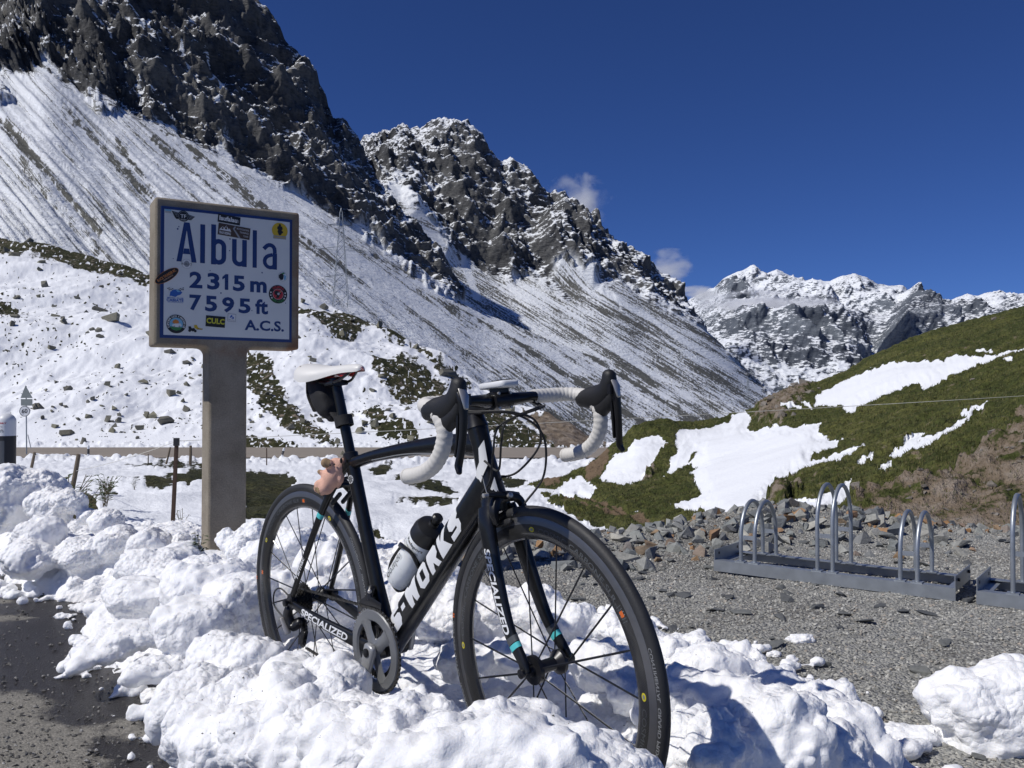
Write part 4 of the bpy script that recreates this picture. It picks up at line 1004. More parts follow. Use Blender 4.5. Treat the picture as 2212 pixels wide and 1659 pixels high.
# ---- loose blocks of snow on the gravel
def snow_block(label, centre, r, sq, seed, group=None, extra=()):
    global nv
    V, F = ico(5)
    P = V.copy()
    k = 1 + 0.26 * fbm(V[:, 0] * 1.3 + seed, V[:, 1] * 1.3, V[:, 2] * 1.3, 3, 251) + 0.10 * np.abs(fbm(V[:, 0] * 3 + seed, V[:, 1] * 3, V[:, 2] * 3, 3, 253)) + 0.02 * fbm(V[:, 0] * 12, V[:, 1] * 12, V[:, 2] * 12 + seed, 3, 255)
    P = V * k[:, None] * np.array(sq) * r
    P[:, 2] = np.maximum(P[:, 2], -0.6 * r * sq[2])
    P[:, 2] += 0.6 * r * sq[2]
    me = np_mesh('snow_block', P, F, True)
    o = link('snow_block', me, None, None, [MATS['snow_block']])
    o.location = centre
    return tag(o, label, 'snow block', group)
def on_yard(px, py, dz=0.0):
    p = gnd(px, py, 0.0); p.z = float(yard_h(np.array([p.x]), np.array([p.y]))[0]) + dz
    return p
snow_block('large white block of snow lying on the gravel at right', on_yard(2150, 1600, -0.02), 0.150, (1.25, .9, .95), 3.0)
snow_block('small dirty lump of snow at the foot of the large snow block', on_yard(1962, 1600, -0.02), 0.07, (1.5, .8, .5), 9.0)
snow_block('small lump of snow alone on the gravel before the rack', on_yard(1730, 1386, -0.01), 0.040, (1.4, .8, .6), 5.0)
snow_block('tiny crumb of snow at the edge of the snow bank', on_yard(1672, 1418, -0.005), 0.022, (1.2, .8, .7), 8.0)

# ---- stones
def stone_mesh(seed, flat=0.6, rough=0.35, sub=None):
    V, F = sub or ICO1
    rs = np.random.default_rng(seed)
    P = V * (1 + rough * (rs.random(len(V))[:, None] - 0.5) * 1.2) * np.array([1, rs.uniform(.65, 1), flat * rs.uniform(.7, 1.2)])
    # chip a few flat faces
    for _ in range(11):
        d = rs.normal(size=3); d /= np.linalg.norm(d); c = rs.uniform(.34, .66)
        t = P @ d; P = P - np.outer(np.maximum(0, t - c), d)
    return P, F
def hull_stone(seed, n):
    """angular broken stone: the hull of a few random points"""
    rs = np.random.default_rng(seed + 100)
    P = rs.normal(size=(n * 2, 3)); P /= np.linalg.norm(P, axis=1)[:, None]; P = P * rs.uniform(.8, 1.08, (n * 2, 1)) * np.array([1, rs.uniform(.6, .95), rs.uniform(.6, .95)])
    bm = bmesh.new(); vs = [bm.verts.new(p) for p in P]
    r = bmesh.ops.convex_hull(bm, input=vs)
    bmesh.ops.delete(bm, geom=[g for g in r['geom_interior'] if isinstance(g, bmesh.types.BMVert)], context='VERTS')
    bmesh.ops.triangulate(bm, faces=bm.faces); bm.verts.index_update()
    V = np.array([v.co[:] for v in bm.verts]); F = np.array([[v.index for v in f.verts] for f in bm.faces]); bm.free()
    return V, F
STONES = []
for k in range(14):
    STONES.append(hull_stone(k, 4 + k % 3))
def stone_objs(name, parent, mat, spots, tilt=0.3):
    """spots: (location, radius, flatness); every stone an object, sharing a few meshes"""
    meshes = []
    for k, (P, F) in enumerate(STONES):
        me = np_mesh(name, P, F, False, {'tint': np.full(len(P), 0.0)}); me.materials.append(MATS[mat]); meshes.append(me)
    for i, (p, r, fl) in enumerate(spots):
        o = bpy.data.objects.new(name, meshes[i % len(meshes)]); COL.objects.link(o)
        o.parent = parent; o.location = p
        o.rotation_euler = (random.uniform(-tilt, tilt), random.uniform(-tilt, tilt), random.uniform(0, 6.28))
        o.scale = (r * random.uniform(.85, 1.25), r, r * fl)
def stone_stuff(name, mat, spots, low=True, label=None, cat=None, parent=None):
    Vs, Fs, Ts = [], [], []; o = 0
    bank_ = STONES
    if low: bank_ = [stone_mesh(50 + k, 0.7, 0.5, OCT) for k in range(12)]
    for i, (p, r, fl) in enumerate(spots):
        P, F = bank_[i % len(bank_)]
        a = random.uniform(0, 6.28); b = random.uniform(-.8, .8)
        R = np.array([[cos(a), -sin(a), 0], [sin(a), cos(a), 0], [0, 0, 1]]) @ np.array([[1, 0, 0], [0, cos(b), -sin(b)], [0, sin(b), cos(b)]])
        Q = (P * np.array([r * random.uniform(.8, 1.3), r, r * fl])) @ R.T + np.array(p)
        Vs.append(Q); Fs.append(F + o); Ts.append(np.full(len(P), random.random())); o += len(P)
    me = np_mesh(name, np.concatenate(Vs), np.concatenate(Fs), False, {'tint': np.concatenate(Ts)})
    ob = link(name, me, parent, {'kind': 'stuff'}, [MATS[mat]])
    if label: ob['label'] = label; ob['category'] = cat
    return ob
OCT = (np.array([(1, 0, 0), (-1, 0, 0), (0, 1, 0), (0, -1, 0), (0, 0, 1), (0, 0, -1.)]), np.array([(0, 2, 4), (2, 1, 4), (1, 3, 4), (3, 0, 4), (2, 0, 5), (1, 2, 5), (3, 1, 5), (0, 3, 5)]))
def yz_at(x, y): return float(yard_h(np.array([x]), np.array([y]))[0])
def in_view(x, y, z, m=60):
    px = CX + x / y * FV; py = row_of(z, y)
    return -m < px < 2212 + m and py < 1659 + m
# fine gravel
xs_, ys_ = RNG.uniform(0.1, 5.4, 90000), 1.9 + 4.6 * RNG.random(90000) ** 1.25
zs_ = yard_h(xs_, ys_)
sdv = poly_sd(xs_, ys_, bank_poly)
px_ = CX + xs_ / ys_ * FV; ed_ = np.interp(xs_, [-1, 0.4, 1.2, 2.0, 3.2, 5, 9], [5.6, 5.9, 6.3, 6.6, 6.4, 6.3, 6.2])
ok = (sdv < 0.12) & (px_ < 2290) & (px_ > 1000) & (ys_ < ed_ - 0.05)
idx = np.where(ok)[0][:30000]
stone_stuff('gravel', 'gravel_pebble', [((xs_[i], ys_[i], zs_[i] + 0.001), 0.0065 + 0.010 * random.random() ** 2, 0.75) for i in idx], True, 'fine grey gravel covering the yard', 'gravel')
# flat slates lying on the gravel
spots = []
while len(spots) < 120:
    x, y = random.uniform(0.3, 4.6), 2.2 + 3.6 * random.random()
    if poly_sd(np.array([x]), np.array([y]), bank_poly)[0] > -0.05 or not in_view(x, y, 0): continue
    spots.append((Vector((x, y, yz_at(x, y) + 0.006)), 0.018 + 0.040 * random.random() ** 2.2, 0.42))
for q in ((1555, 1435), (1690, 1340), (1480, 1290), (1700, 1300), (1600, 1330), (2000, 1330), (2080, 1255), (1870, 1350), (1990, 1450)):
    spots.append((on_yard(*q, 0.008), 0.055, 0.38))
stone_objs('slate', yard, 'slate_stone', spots)
# rubble along the far edge
spots = []
while len(spots) < 1500:
    x = random.uniform(-0.5, 5.4)
    e_ = float(np.interp(x, [-1, 0.4, 1.2, 2.0, 3.2, 5, 9], [5.6, 5.9, 6.3, 6.6, 6.4, 6.3, 6.2]))
    y = e_ + random.gauss(-0.45, 0.38) if x < 2.9 else e_ + random.gauss(-0.1, 0.22)
    if y > e_ + 0.35: continue
    r = 0.014 + 0.075 * random.random() ** 2.0
    if x > 3: r *= 0.7
    spots.append((Vector((x, y, yz_at(x, y) + r * 0.2)), r, 0.95))
spots = [s for s in spots if in_view(*s[0])]
spots.sort(key=lambda s: -s[1] / s[0].y)
stone_objs('stone', yard, 'rubble_stone', spots[:165], 0.8)
stone_stuff('rubble', 'rubble_stone', spots[165:], False, 'broken grey and rusty stones heaped along the edge of the gravel', 'stones')
# grit on the tarmac
spots = []
while len(spots) < 2600:
    px, py = random.uniform(-40, 700), 1250 + 460 * random.random()
    p = gnd(px, py, 0.0)
    if poly_sd(np.array([p.x]), np.array([p.y]), bank_poly)[0] > 0.05: continue
    spots.append(((p.x, p.y, 0.014), 0.0022 + 0.011 * random.random() ** 5, 0.6))
stone_stuff('grit', 'grit', spots, True, 'loose grit scattered over the wet tarmac', 'grit')

# road grit caught in the bank
spots = []
pk = np.where((nr[:, 2] > 0.3) & (co[:, 2] > 0.02))[0]; pk = pk[RNG.integers(0, len(pk), 6000)]
dirty = fbm(co[pk, 0] / 0.35, co[pk, 1] / 0.35, 0, 3, 271)
for i, q in zip(pk, dirty):
    if q < 0.22 or co[i, 1] > 3.6: continue
    spots.append((tuple(co[i] + nr[i] * 0.0005), 0.0012 + 0.0035 * random.random() ** 4, 0.8))
stone_stuff('bank_grit', 'grit', spots[:900], True, 'dark specks of road grit on the snow bank', 'grit')

# boulders on the snowy slope behind the road
slope = bpy.data.objects['valley_slope']
spots = []
def boulder(x, y, w, fl=0.7):
    p = a_point(x, y); r = w / FV * p.y * 0.5
    spots.append((Vector((p.x, p.y, p.z + r * 0.25)), r * 1.15, fl * 1.25))
for x, y, w in ((30, 555, 28), (12, 540, 24), (90, 575, 18), (62, 520, 20), (245, 715, 42), (140, 713, 30), (218, 665, 28), (120, 655, 14), (215, 735, 22), (330, 745, 30), (345, 695, 26), (30, 700, 22), (25, 720, 20), (165, 640, 16), (395, 751, 22), (255, 790, 20), (110, 750, 18), (470, 770, 22), (440, 790, 20), (510, 810, 26), (355, 760, 26), (370, 770, 22), (150, 850, 24), (120, 826, 14), (190, 852, 10), (272, 855, 12), (263, 835, 10), (235, 908, 24), (257, 905, 16), (250, 918, 18), (355, 912, 36), (300, 922, 22), (242, 932, 18), (200, 870, 18), (190, 875, 12), (220, 882, 14), (247, 885, 18), (258, 893, 14), (140, 940, 30), (118, 925, 16), (112, 897, 12), (60, 895, 18), (90, 912, 14), (330, 895, 22), (180, 958, 22), (400, 880, 26), (385, 845, 14), (395, 860, 16), (405, 830, 14), (740, 985, 24), (768, 985, 22), (780, 940, 24), (815, 930, 30), (850, 925, 20), (760, 900, 20), (740, 870, 16), (700, 850, 14), (690, 905, 18), (700, 660, 26), (820, 715, 24), (900, 755, 20), (870, 740, 14), (560, 680, 16), (880, 905, 18), (930, 930, 22), (890, 950, 18), (1100, 900, 26), (1150, 925, 24), (1070, 890, 18)):
    boulder(x, y, w, random.uniform(.6, .95))
p = a_point(978, 812); spots.append((Vector((p.x - .6, p.y, p.z - .1)), 1.25, 2.1))
random.seed(21)
while len(spots) < 290:
    x, y = random.uniform(0, 1180), random.uniform(560, 965)
    if y < pl(crest_a, x) + 12: continue
    if float(fbm(np.array(x / 120), np.array(y / 70), 0, 3, 66)) < 0.02: continue
    boulder(x, y, 6 + 19 * random.random() ** 2.2, random.uniform(.6, .95))
spots.sort(key=lambda s: -s[1])
stone_objs('boulder', slope, 'slope_rock', spots)
# the outcrop crowning the hill, and stones that stick out of its right flank
hill = bpy.data.objects['hillside']
gx, gy, HX, HY, HZ = E_GRID[:5]
def e_point(x, y):
    c = int(np.clip(round((x - gx[0, 0]) / 2.4), 0, gx.shape[1] - 1)); r = int(np.argmin(np.abs(gy[:-8, c] - y)))
    return Vector((HX[r, c], HY[r, c], HZ[r, c]))
spots = []
for x, y, w in ((1735, 835, 40), (1715, 845, 34), (1750, 850, 36), (1725, 862, 40), (1665, 875, 34), (1650, 885, 30), (1680, 890, 28), (1640, 893, 26), (1690, 912, 30), (1710, 905, 30), (1770, 840, 16), (2148, 695, 22), (2100, 815, 20), (1900, 1145, 40), (1880, 1155, 24), (1960, 1150, 26), (2080, 1160, 26), (1850, 1110, 34), (1820, 1130, 30)):
    p = e_point(x, y); r = w / FV * p.y * 0.5; spots.append((Vector((p.x, p.y, p.z)), r, 0.9))
while len(spots) < 290:
    x, y = random.uniform(1820, 2240), random.uniform(930, 1160)
    if y < 1150 - (x - 1820) * 0.55: continue
    p = e_point(x, y); w = 6 + 24 * random.random() ** 2.5
    spots.append((Vector((p.x, p.y, p.z - .01)), w / FV * p.y * 0.5, random.uniform(.5, .9)))
stone_objs('stone', hill, 'outcrop_rock', spots)

# short turf on the hill and round the hollow
def turf(name, label, n, ok_fn, gridset, hgt, seed, mats):
    rs = np.random.default_rng(seed)
    gx, gy, HX, HY, HZ = gridset[:5]
    R, Cc = gx.shape
    ri = rs.integers(2, R - 10, n * 3); ci = rs.integers(1, Cc - 2, n * 3)
    keep = ok_fn(ri, ci); ri, ci = ri[keep][:n], ci[keep][:n]
    fr, fc = rs.random(len(ri)), rs.random(len(ri))
    def bl(A): return (A[ri, ci] * (1 - fr) + A[ri + 1, ci] * fr) * (1 - fc) + (A[ri, ci + 1] * (1 - fr) + A[ri + 1, ci + 1] * fr) * fc
    px, py, pz = bl(HX), bl(HY), bl(HZ)
    h = hgt * (0.5 + rs.random(len(ri))) * (0.6 + py / 26.0); a = rs.random(len(ri)) * 6.283; w = h * 0.22
    lx, ly = rs.normal(0, .5, len(ri)) * h, rs.normal(0, .5, len(ri)) * h
    b0 = np.stack([px - w * np.cos(a), py - w * np.sin(a), pz - 0.02], 1); b1 = np.stack([px + w * np.cos(a), py + w * np.sin(a), pz - 0.02], 1)
    t = np.stack([px + lx, py + ly, pz + h], 1)
    V = np.stack([b0, b1, t], 1).reshape(-1, 3); F = np.arange(len(V)).reshape(-1, 3)
    me = np_mesh(name, V, F, False, {'tint': np.repeat(rs.random(len(ri)), 3)})
    return link(name, me, None, {'kind': 'stuff', 'label': label, 'category': 'grass'}, [MATS[mats]])
stone_mat('turf_blade', [(0.0, (0.040, 0.054, 0.012)), (0.4, (0.080, 0.095, 0.022)), (0.7, (0.13, 0.13, 0.035)), (0.9, (0.15, 0.12, 0.05)), (1.0, (0.05, 0.06, 0.015))], 3.0, 0.001)
sn, dt, sy, rwi = E_GRID[5:]
turf('turf', 'short alpine grass on the hillside at right', 140000, lambda r, c: (sn[r, c] < 0.25) & (dt[r, c] < 0.4) & ((sy[r, c] < 0.45) | (RNG.random(len(r)) < 0.25)) & (HY[r, c] < 32), E_GRID, 0.026, 5, 'turf_blade')

# plants that stand out of the snow by the fence
plain('leaf_green', (0.055, 0.085, 0.020), 0.6, var=0.45, scale=6); plain('dry_stem', (0.14, 0.11, 0.06), 0.8, var=0.3)
def plant(px, py, d, h, n_, label, wide=0.5, leaf=0.35):
    rs = random.Random(int(px)); p = pix(px, py, d)
    t = thing('plant', label, 'plant', p, None, 'plants by the fence')
    st_, lf = MB(), MB()
    for k in range(n_):
        a = rs.uniform(0, 6.28); sp = rs.uniform(.1, 1) * wide * h; top_ = Vector((cos(a) * sp, sin(a) * sp, h * rs.uniform(.5, 1)))
        b0 = Vector((rs.gauss(0, .06) * h, rs.gauss(0, .06) * h, -.05)); st_.tube([b0, b0.lerp(top_, .5) + Vector((0, 0, h * .08)), top_], h * .012, 4)
        for j in range(5):
            c = b0.lerp(top_, .3 + .16 * j); q = a + rs.uniform(-1.6, 1.6); l_ = h * leaf * rs.uniform(.5, 1); u = Vector((cos(q), sin(q), rs.uniform(-.1, .7))).normalized(); v = u.cross(Vector((0, 0, 1))).normalized() * l_ * .2
            lf.add([c, c + u * l_ * .5 + v, c + u * l_ - Vector((0, 0, l_ * .15)), c + u * l_ * .5 - v], [(0, 1, 2, 3)])
    st_.build('stems', 'dry_stem', t)['kind'] = 'stuff'; lf.build('foliage', 'leaf_green', t)['kind'] = 'stuff'
plant(150, 1092, 9.5, .34, 26, 'broad tuft of grass below the leaning wooden stake', .9)
plant(170, 1112, 8.4, .28, 22, 'low green tuft beside the big lumps of snow', .9)
plant(228, 1085, 10.5, .30, 12, 'upright leafy plant on the snow right of the tuft')
plant(232, 1060, 12.0, .24, 18, 'round dark green bush behind the leafy plant', .8)
plant(290, 1052, 14.0, .14, 8, 'tiny seedling alone in the smooth snow')
plant(392, 1142, 8.6, .20, 7, 'thin dry weed at the foot of the steel post', .5, .2)
plant(430, 1192, 3.92, .10, 8, 'few green blades at the foot of the sign post', .3, .5)

# ================================================================== the pass sign
def concrete_mat():
    m, nt, b = new_mat('concrete')
    pos = nd(nt, 'ShaderNodeTexCoord').outputs['Object']
    n1 = noise_n(nt, pos, 5.0, 6.0, 0.65); n2 = noise_n(nt, pos, 140.0, 4.0, 0.7)
    c = ramp(nt, [(0.3, (0.20, 0.168, 0.122)), (0.5, (0.275, 0.238, 0.182)), (0.7, (0.34, 0.30, 0.235))]); nt.links.new(n1, c.inputs[0])
    g = ramp(nt, [(0.3, (0.72, 0.72, 0.72)), (0.7, (1.1, 1.1, 1.1))]); nt.links.new(n2, g.inputs[0])
    mul = nd(nt, 'ShaderNodeMix', data_type='RGBA', blend_type='MULTIPLY'); mul.inputs['Factor'].default_value = 1.0
    nt.links.new(c.outputs[0], mul.inputs['A']); nt.links.new(g.outputs[0], mul.inputs['B'])
    # rust weeping from the iron inside, strongest along the right edge and under the plate
    sx = nd(nt, 'ShaderNodeSeparateXYZ'); nt.links.new(pos, sx.inputs[0])
    n3 = noise_n(nt, pos, 9.0, 5.0, 0.6)
    right = nd(nt, 'ShaderNodeMapRange', i_1=0.60, i_2=0.72); nt.links.new(sx.outputs[0], right.inputs[0])
    rf = math_n(nt, 'MULTIPLY', right.outputs[0], 0.7)
    low = nd(nt, 'ShaderNodeMapRange', i_1=0.09, i_2=-0.02); nt.links.new(sx.outputs[2], low.inputs[0])
    low2 = nd(nt, 'ShaderNodeMapRange', i_1=-0.2, i_2=0.0); nt.links.new(sx.outputs[2], low2.inputs[0])
    rf = math_n(nt, 'ADD', rf, math_n(nt, 'MULTIPLY', math_n(nt, 'MULTIPLY', low.outputs[0], low2.outputs[0]), 0.4))
    rr = ramp(nt, [(0.62, (0, 0, 0)), (0.95, (1, 1, 1))]); nt.links.new(math_n(nt, 'ADD', rf, math_n(nt, 'MULTIPLY', n3, 0.75)), rr.inputs[0])
    cc = mixc(nt, math_n(nt, 'MULTIPLY', rr.outputs[0], 0.75), mul.outputs['Result'], (0.20, 0.085, 0.035))
    nt.links.new(cc, b.inputs['Base Color']); b.inputs['Roughness'].default_value = 0.9
    nt.links.new(bump_n(nt, math_n(nt, 'ADD', n2, math_n(nt, 'MULTIPLY', n1, 0.5)), 0.6, 0.004), b.inputs['Normal'])
concrete_mat()
plain('enamel_white', (0.70, 0.70, 0.66), 0.30, coat=0.4, var=0.07, scale=9)
plain('enamel_blue', (0.012, 0.030, 0.135), 0.30, coat=0.4, var=0.15, scale=20)
for nm, c in dict(black=(.012, .012, .012), white=(.72, .72, .70), yellow=(.62, .42, .02), lemon=(.55, .52, .03), red=(.45, .03, .035), green=(.05, .22, .06), blue=(.03, .12, .42), sky=(.20, .45, .62), grey=(.30, .31, .32), brown=(.075, .045, .025), orange=(.62, .22, .04), tan=(.45, .28, .16), silver=(.48, .48, .47)).items():
    plain('print_' + nm, c, 0.45, var=0.06)

dl = 4.0; dr = dl * 322 / 296
pL = pix(332.5, 746, dl); pR = pix(646, 746, dr)
s_d = Vector((pR.x - pL.x, pR.y - pL.y, 0)); SW = s_d.length; s_d.normalize()
s_n = Vector((s_d.y, -s_d.x, 0))
SZ0 = pL.z; SH = pix(332.5, 424, dl).z - SZ0
sign_yaw = atan2(s_d.y, s_d.x)
S0 = Vector((pL.x, pL.y, SZ0))
def S(u, v, w): return (u, -w, v)                 # sign space: x along the panel, -y out of its face, z up
def sgn(zx, zy):
    x, y = 298.2 + .22876 * zx, 393.1 + .22876 * zy
    dx, dz = ray(x, y); r = Vector((float(dx), 1.0, float(dz))); o = Vector((0, 0, CAMZ))
    t = (S0 - o).dot(s_n) / r.dot(s_n); p = o + r * t - S0
    return p.dot(s_d), p.z
sign = thing('pass_sign', 'grey concrete pass sign with white enamel plate reading Albula', 'sign', S0, (0, 0, sign_yaw))
u1, _ = sgn((452 - 298.2) / .22876, 1900); u2, _ = sgn((534 - 298.2) / .22876, 1900)
ft = 0.035
out = []
def arc(cx, cy, r, a0, a1, n=5): return [(cx + r * cos(radians(a0 + (a1 - a0) * i / n)), cy + r * sin(radians(a0 + (a1 - a0) * i / n))) for i in range(n + 1)]
c0 = 0.012
out += arc(c0, c0, c0, 270, 180, 3)[::-1][::-1]
outline = arc(c0, SH - c0, c0, 180, 90, 3) + arc(SW - c0, SH - c0, c0, 90, 0, 3) + arc(SW - c0, c0, c0, 0, -90, 3)
outline += arc(u2 + ft, -ft, ft, 90, 180, 5) + [(u2, -1.25), (u1, -1.25)] + arc(u1 - ft, -ft, ft, 0, 90, 5) + arc(c0, c0, c0, -90, -180, 3)
mb = MB(); mb.prism(outline[::-1], lambda u, v, w: S(u, v, -w), 0.165)
slab = mb.build('concrete_slab', 'concrete', sign, bevel=0.014)
def quad_uv(pts): return [sgn(*p) for p in pts]
bo = quad_uv([(215, 215), (1462, 368), (1440, 1520), (203, 1468)]); wo = quad_uv([(249, 250), (1433, 388), (1420, 1490), (236, 1440)])
def rect_of(q):
    us = sorted(p[0] for p in q); vs = sorted(p[1] for p in q)
    return (us[0] + us[1]) / 2, (vs[0] + vs[1]) / 2, (us[2] + us[3]) / 2, (vs[2] + vs[3]) / 2
bu0, bv0, bu1, bv1 = rect_of(bo); wu0, wv0, wu1, wv1 = rect_of(wo)
mb = MB(); mb.prism([(bu0, bv0), (bu1, bv0), (bu1, bv1), (bu0, bv1)], lambda u, v, w: S(u, v, w), 0.005)
plate = mb.build('enamel_plate', 'enamel_blue', sign, bevel=0.0015)
mb = MB(); mb.prism([(wu0, wv0), (wu1, wv0), (wu1, wv1), (wu0, wv1)], lambda u, v, w: S(u, v, w + 0.004), 0.0016)
mb.build('plate_face', 'enamel_white', plate)
LW = 0.0062                                       # letters stand this far off the slab face
def onface(w): return lambda u, v: S(u, v, w)
def ribbon(mb, path, wd, w, mi=0):
    """flat stroke of constant width"""
    P = [Vector((p[0], p[1])) for p in path]; L = []; Rr = []
    for i, p in enumerate(P):
        t0 = (p - P[i - 1]).normalized() if i else None; t1 = (P[i + 1] - p).normalized() if i < len(P) - 1 else None
        t = (t0 or t1) if not (t0 and t1) else (t0 + t1).normalized()
        k = 1.0 if not (t0 and t1) else 1 / max(0.5, t.dot(t1))
        nn = Vector((-t.y, t.x)) * wd / 2 * k
        L.append(p + nn); Rr.append(p - nn)
    V = [S(q.x, q.y, w) for q in L] + [S(q.x, q.y, w) for q in Rr]; n_ = len(P)
    mb.add(V, [(i, n_ + i, n_ + i + 1, i + 1) for i in range(n_ - 1)], mi)
mb = MB()
def lbox(x0, yb, x1, yt):
    a, b = sgn(x0, yb); c, d = sgn(x1, yt)
    return a, b, c, d
# A l b u l a, drawn as the narrow painted capitals of the plate
a, b, c, d = lbox(360, 750, 553, 394); w_ = c - a; h_ = d - b
mb.prism([(a, b), (a + .25 * w_, b), (a + .58 * w_, d), (a + .36 * w_, d)], lambda u, v, q: S(u, v, LW + q * 0), .001)
mb.v, mb.f, mb.m = [], [], []
def flat(pts, w=LW): mb.add([S(u, v, w) for u, v in pts], [tuple(range(len(pts)))])
flat([(a, b), (a + .25 * w_, b), (a + .5 * w_, b + .80 * h_), (a + .5 * w_, d), (a + .36 * w_, d)])
flat([(c, b), (a + .64 * w_, d), (a + .5 * w_, d), (a + .5 * w_, b + .80 * h_), (a + .75 * w_, b)])
flat([(a + .32 * w_, b + .20 * h_), (a + .68 * w_, b + .20 * h_), (a + .63 * w_, b + .34 * h_), (a + .37 * w_, b + .34 * h_)], LW + .0002)
sw = lbox(583, 770, 632, 402); stem = sw[2] - sw[0]
def bar(x0, yb, x1, yt):
    a, b, c, d = lbox(x0, yb, x1, yt); flat([(a, b), (c, b), (c, d), (a, d)])
bar(583, 767, 632, 405)
a, b, c, d = lbox(686, 778, 832, 415)
flat([(a, b), (a + stem, b), (a + stem, d), (a, d)])
xh = sgn(883, 548)[1] - sgn(883, 790)[1]
def bowl(cx0, cx1, y0, y1, th): # rounded closed loop
    r = (cx1 - cx0) / 2 - th / 2; cx_ = (cx0 + cx1) / 2
    return [(cx_ + r * cos(t), (y1 - th / 2 - r) + r * sin(t)) for t in np.linspace(pi, 0, 9)] + [(cx_ + r * cos(t), (y0 + th / 2 + r) + r * sin(t)) for t in np.linspace(0, -pi, 9)]
lp = bowl(a, c, b, b + xh, stem); ribbon(mb, lp[1:-1], stem * .97, LW + .0003)
a, b, c, d = lbox(883, 795, 1025, 552)
flat([(c - stem, b), (c, b), (c, d), (c - stem, d)])
r = (c - a - stem) / 2
ribbon(mb, [(a + stem / 2, d)] + [(a + stem / 2 + r + r * cos(t), b + stem / 2 + r + r * sin(t)) for t in np.linspace(pi, 2 * pi - .3, 10)], stem * .97, LW + .0003)
bar(1078, 810, 1120, 460)
a, b, c, d = lbox(1172, 820, 1310, 586); h_ = d - b
flat([(c - stem, b), (c, b), (c, b + .62 * h_), (c - stem, b + .62 * h_)])
ribbon(mb, [(a + .08 * (c - a), d - .24 * h_)] + [((a + c) / 2 + r * .98 * cos(t), d - stem * .42 - r + r * sin(t)) for t in np.linspace(pi * .80, 0, 8)] + [(c - stem / 2, b + .62 * h_)], stem * .86, LW + .0003)
rb = h_ * .22
ribbon(mb, [(c - stem, b + .56 * h_)] + [(a + stem * .45 + rb * 1.0 + rb * cos(t), b + stem * .42 + rb + rb * 1.05 * sin(t)) for t in np.linspace(pi * .6, pi * 1.6, 9)] + [(c - stem * .7, b + stem * .75)], stem * .80, LW + .0005)
mb.build('lettering', 'enamel_blue', plate); mb = MB()
def word(s, x0, yb, x1, yt, bold=0.03, mi=0, w=LW):
    a, b, c, d = lbox(x0, yb, x1, yt)
    put_text(mb, s, onface(w), a, b, c - a, d - b, mi, bold)
for ch, x0, x1, yb, yt in (('2', 482, 606, 1000, 853), ('3', 650, 768, 1015, 865), ('5', 893, 1006, 1030, 890), ('7', 482, 596, 1212, 1070), ('5', 630, 745, 1222, 1080), ('9', 790, 906, 1232, 1092), ('5', 947, 1060, 1240, 1105)):
    word(ch, x0, yb, x1, yt, 0.035)
    if ch == '7':
        mb.build('lettering', 'enamel_blue', plate) if False else None
a, b, c, d = lbox(792, 1017, 850, 873); flat([(a + .42 * (c - a), b), (c, b), (c, d), (a + .55 * (c - a), d), (a, d - .20 * (d - b)), (a, d - .36 * (d - b)), (a + .42 * (c - a), d - .26 * (d - b))])
word('m', 1055, 1040, 1212, 945, 0.04); word('ft', 1103, 1248, 1225, 1112, 0.035); mb.build('lettering', 'enamel_blue', plate); mb = MB(); word('A.C.S.', 1003, 1400, 1375, 1318, 0.03); mb.build('lettering', 'enamel_blue', plate); mb = MB()
for x, y, r in ((372, 445, 7), (383, 424, 5), (1168, 858, 6), (780, 1050, 6), (865, 540, 6), (862, 650, 5), (678, 838, 4), (330, 725, 4), (1390, 1145, 4), (1072, 1215, 4)):
    u, v = sgn(x, y); k = r * .00058
    flat([(u + k * cos(t), v + k * sin(t) * 1.2) for t in np.linspace(0, 2 * pi, 7)[:-1]], LW + .0001)
mb.build('enamel_speck', 'post_black' if 'post_black' in MATS else 'enamel_blue', plate)['kind'] = 'stuff'
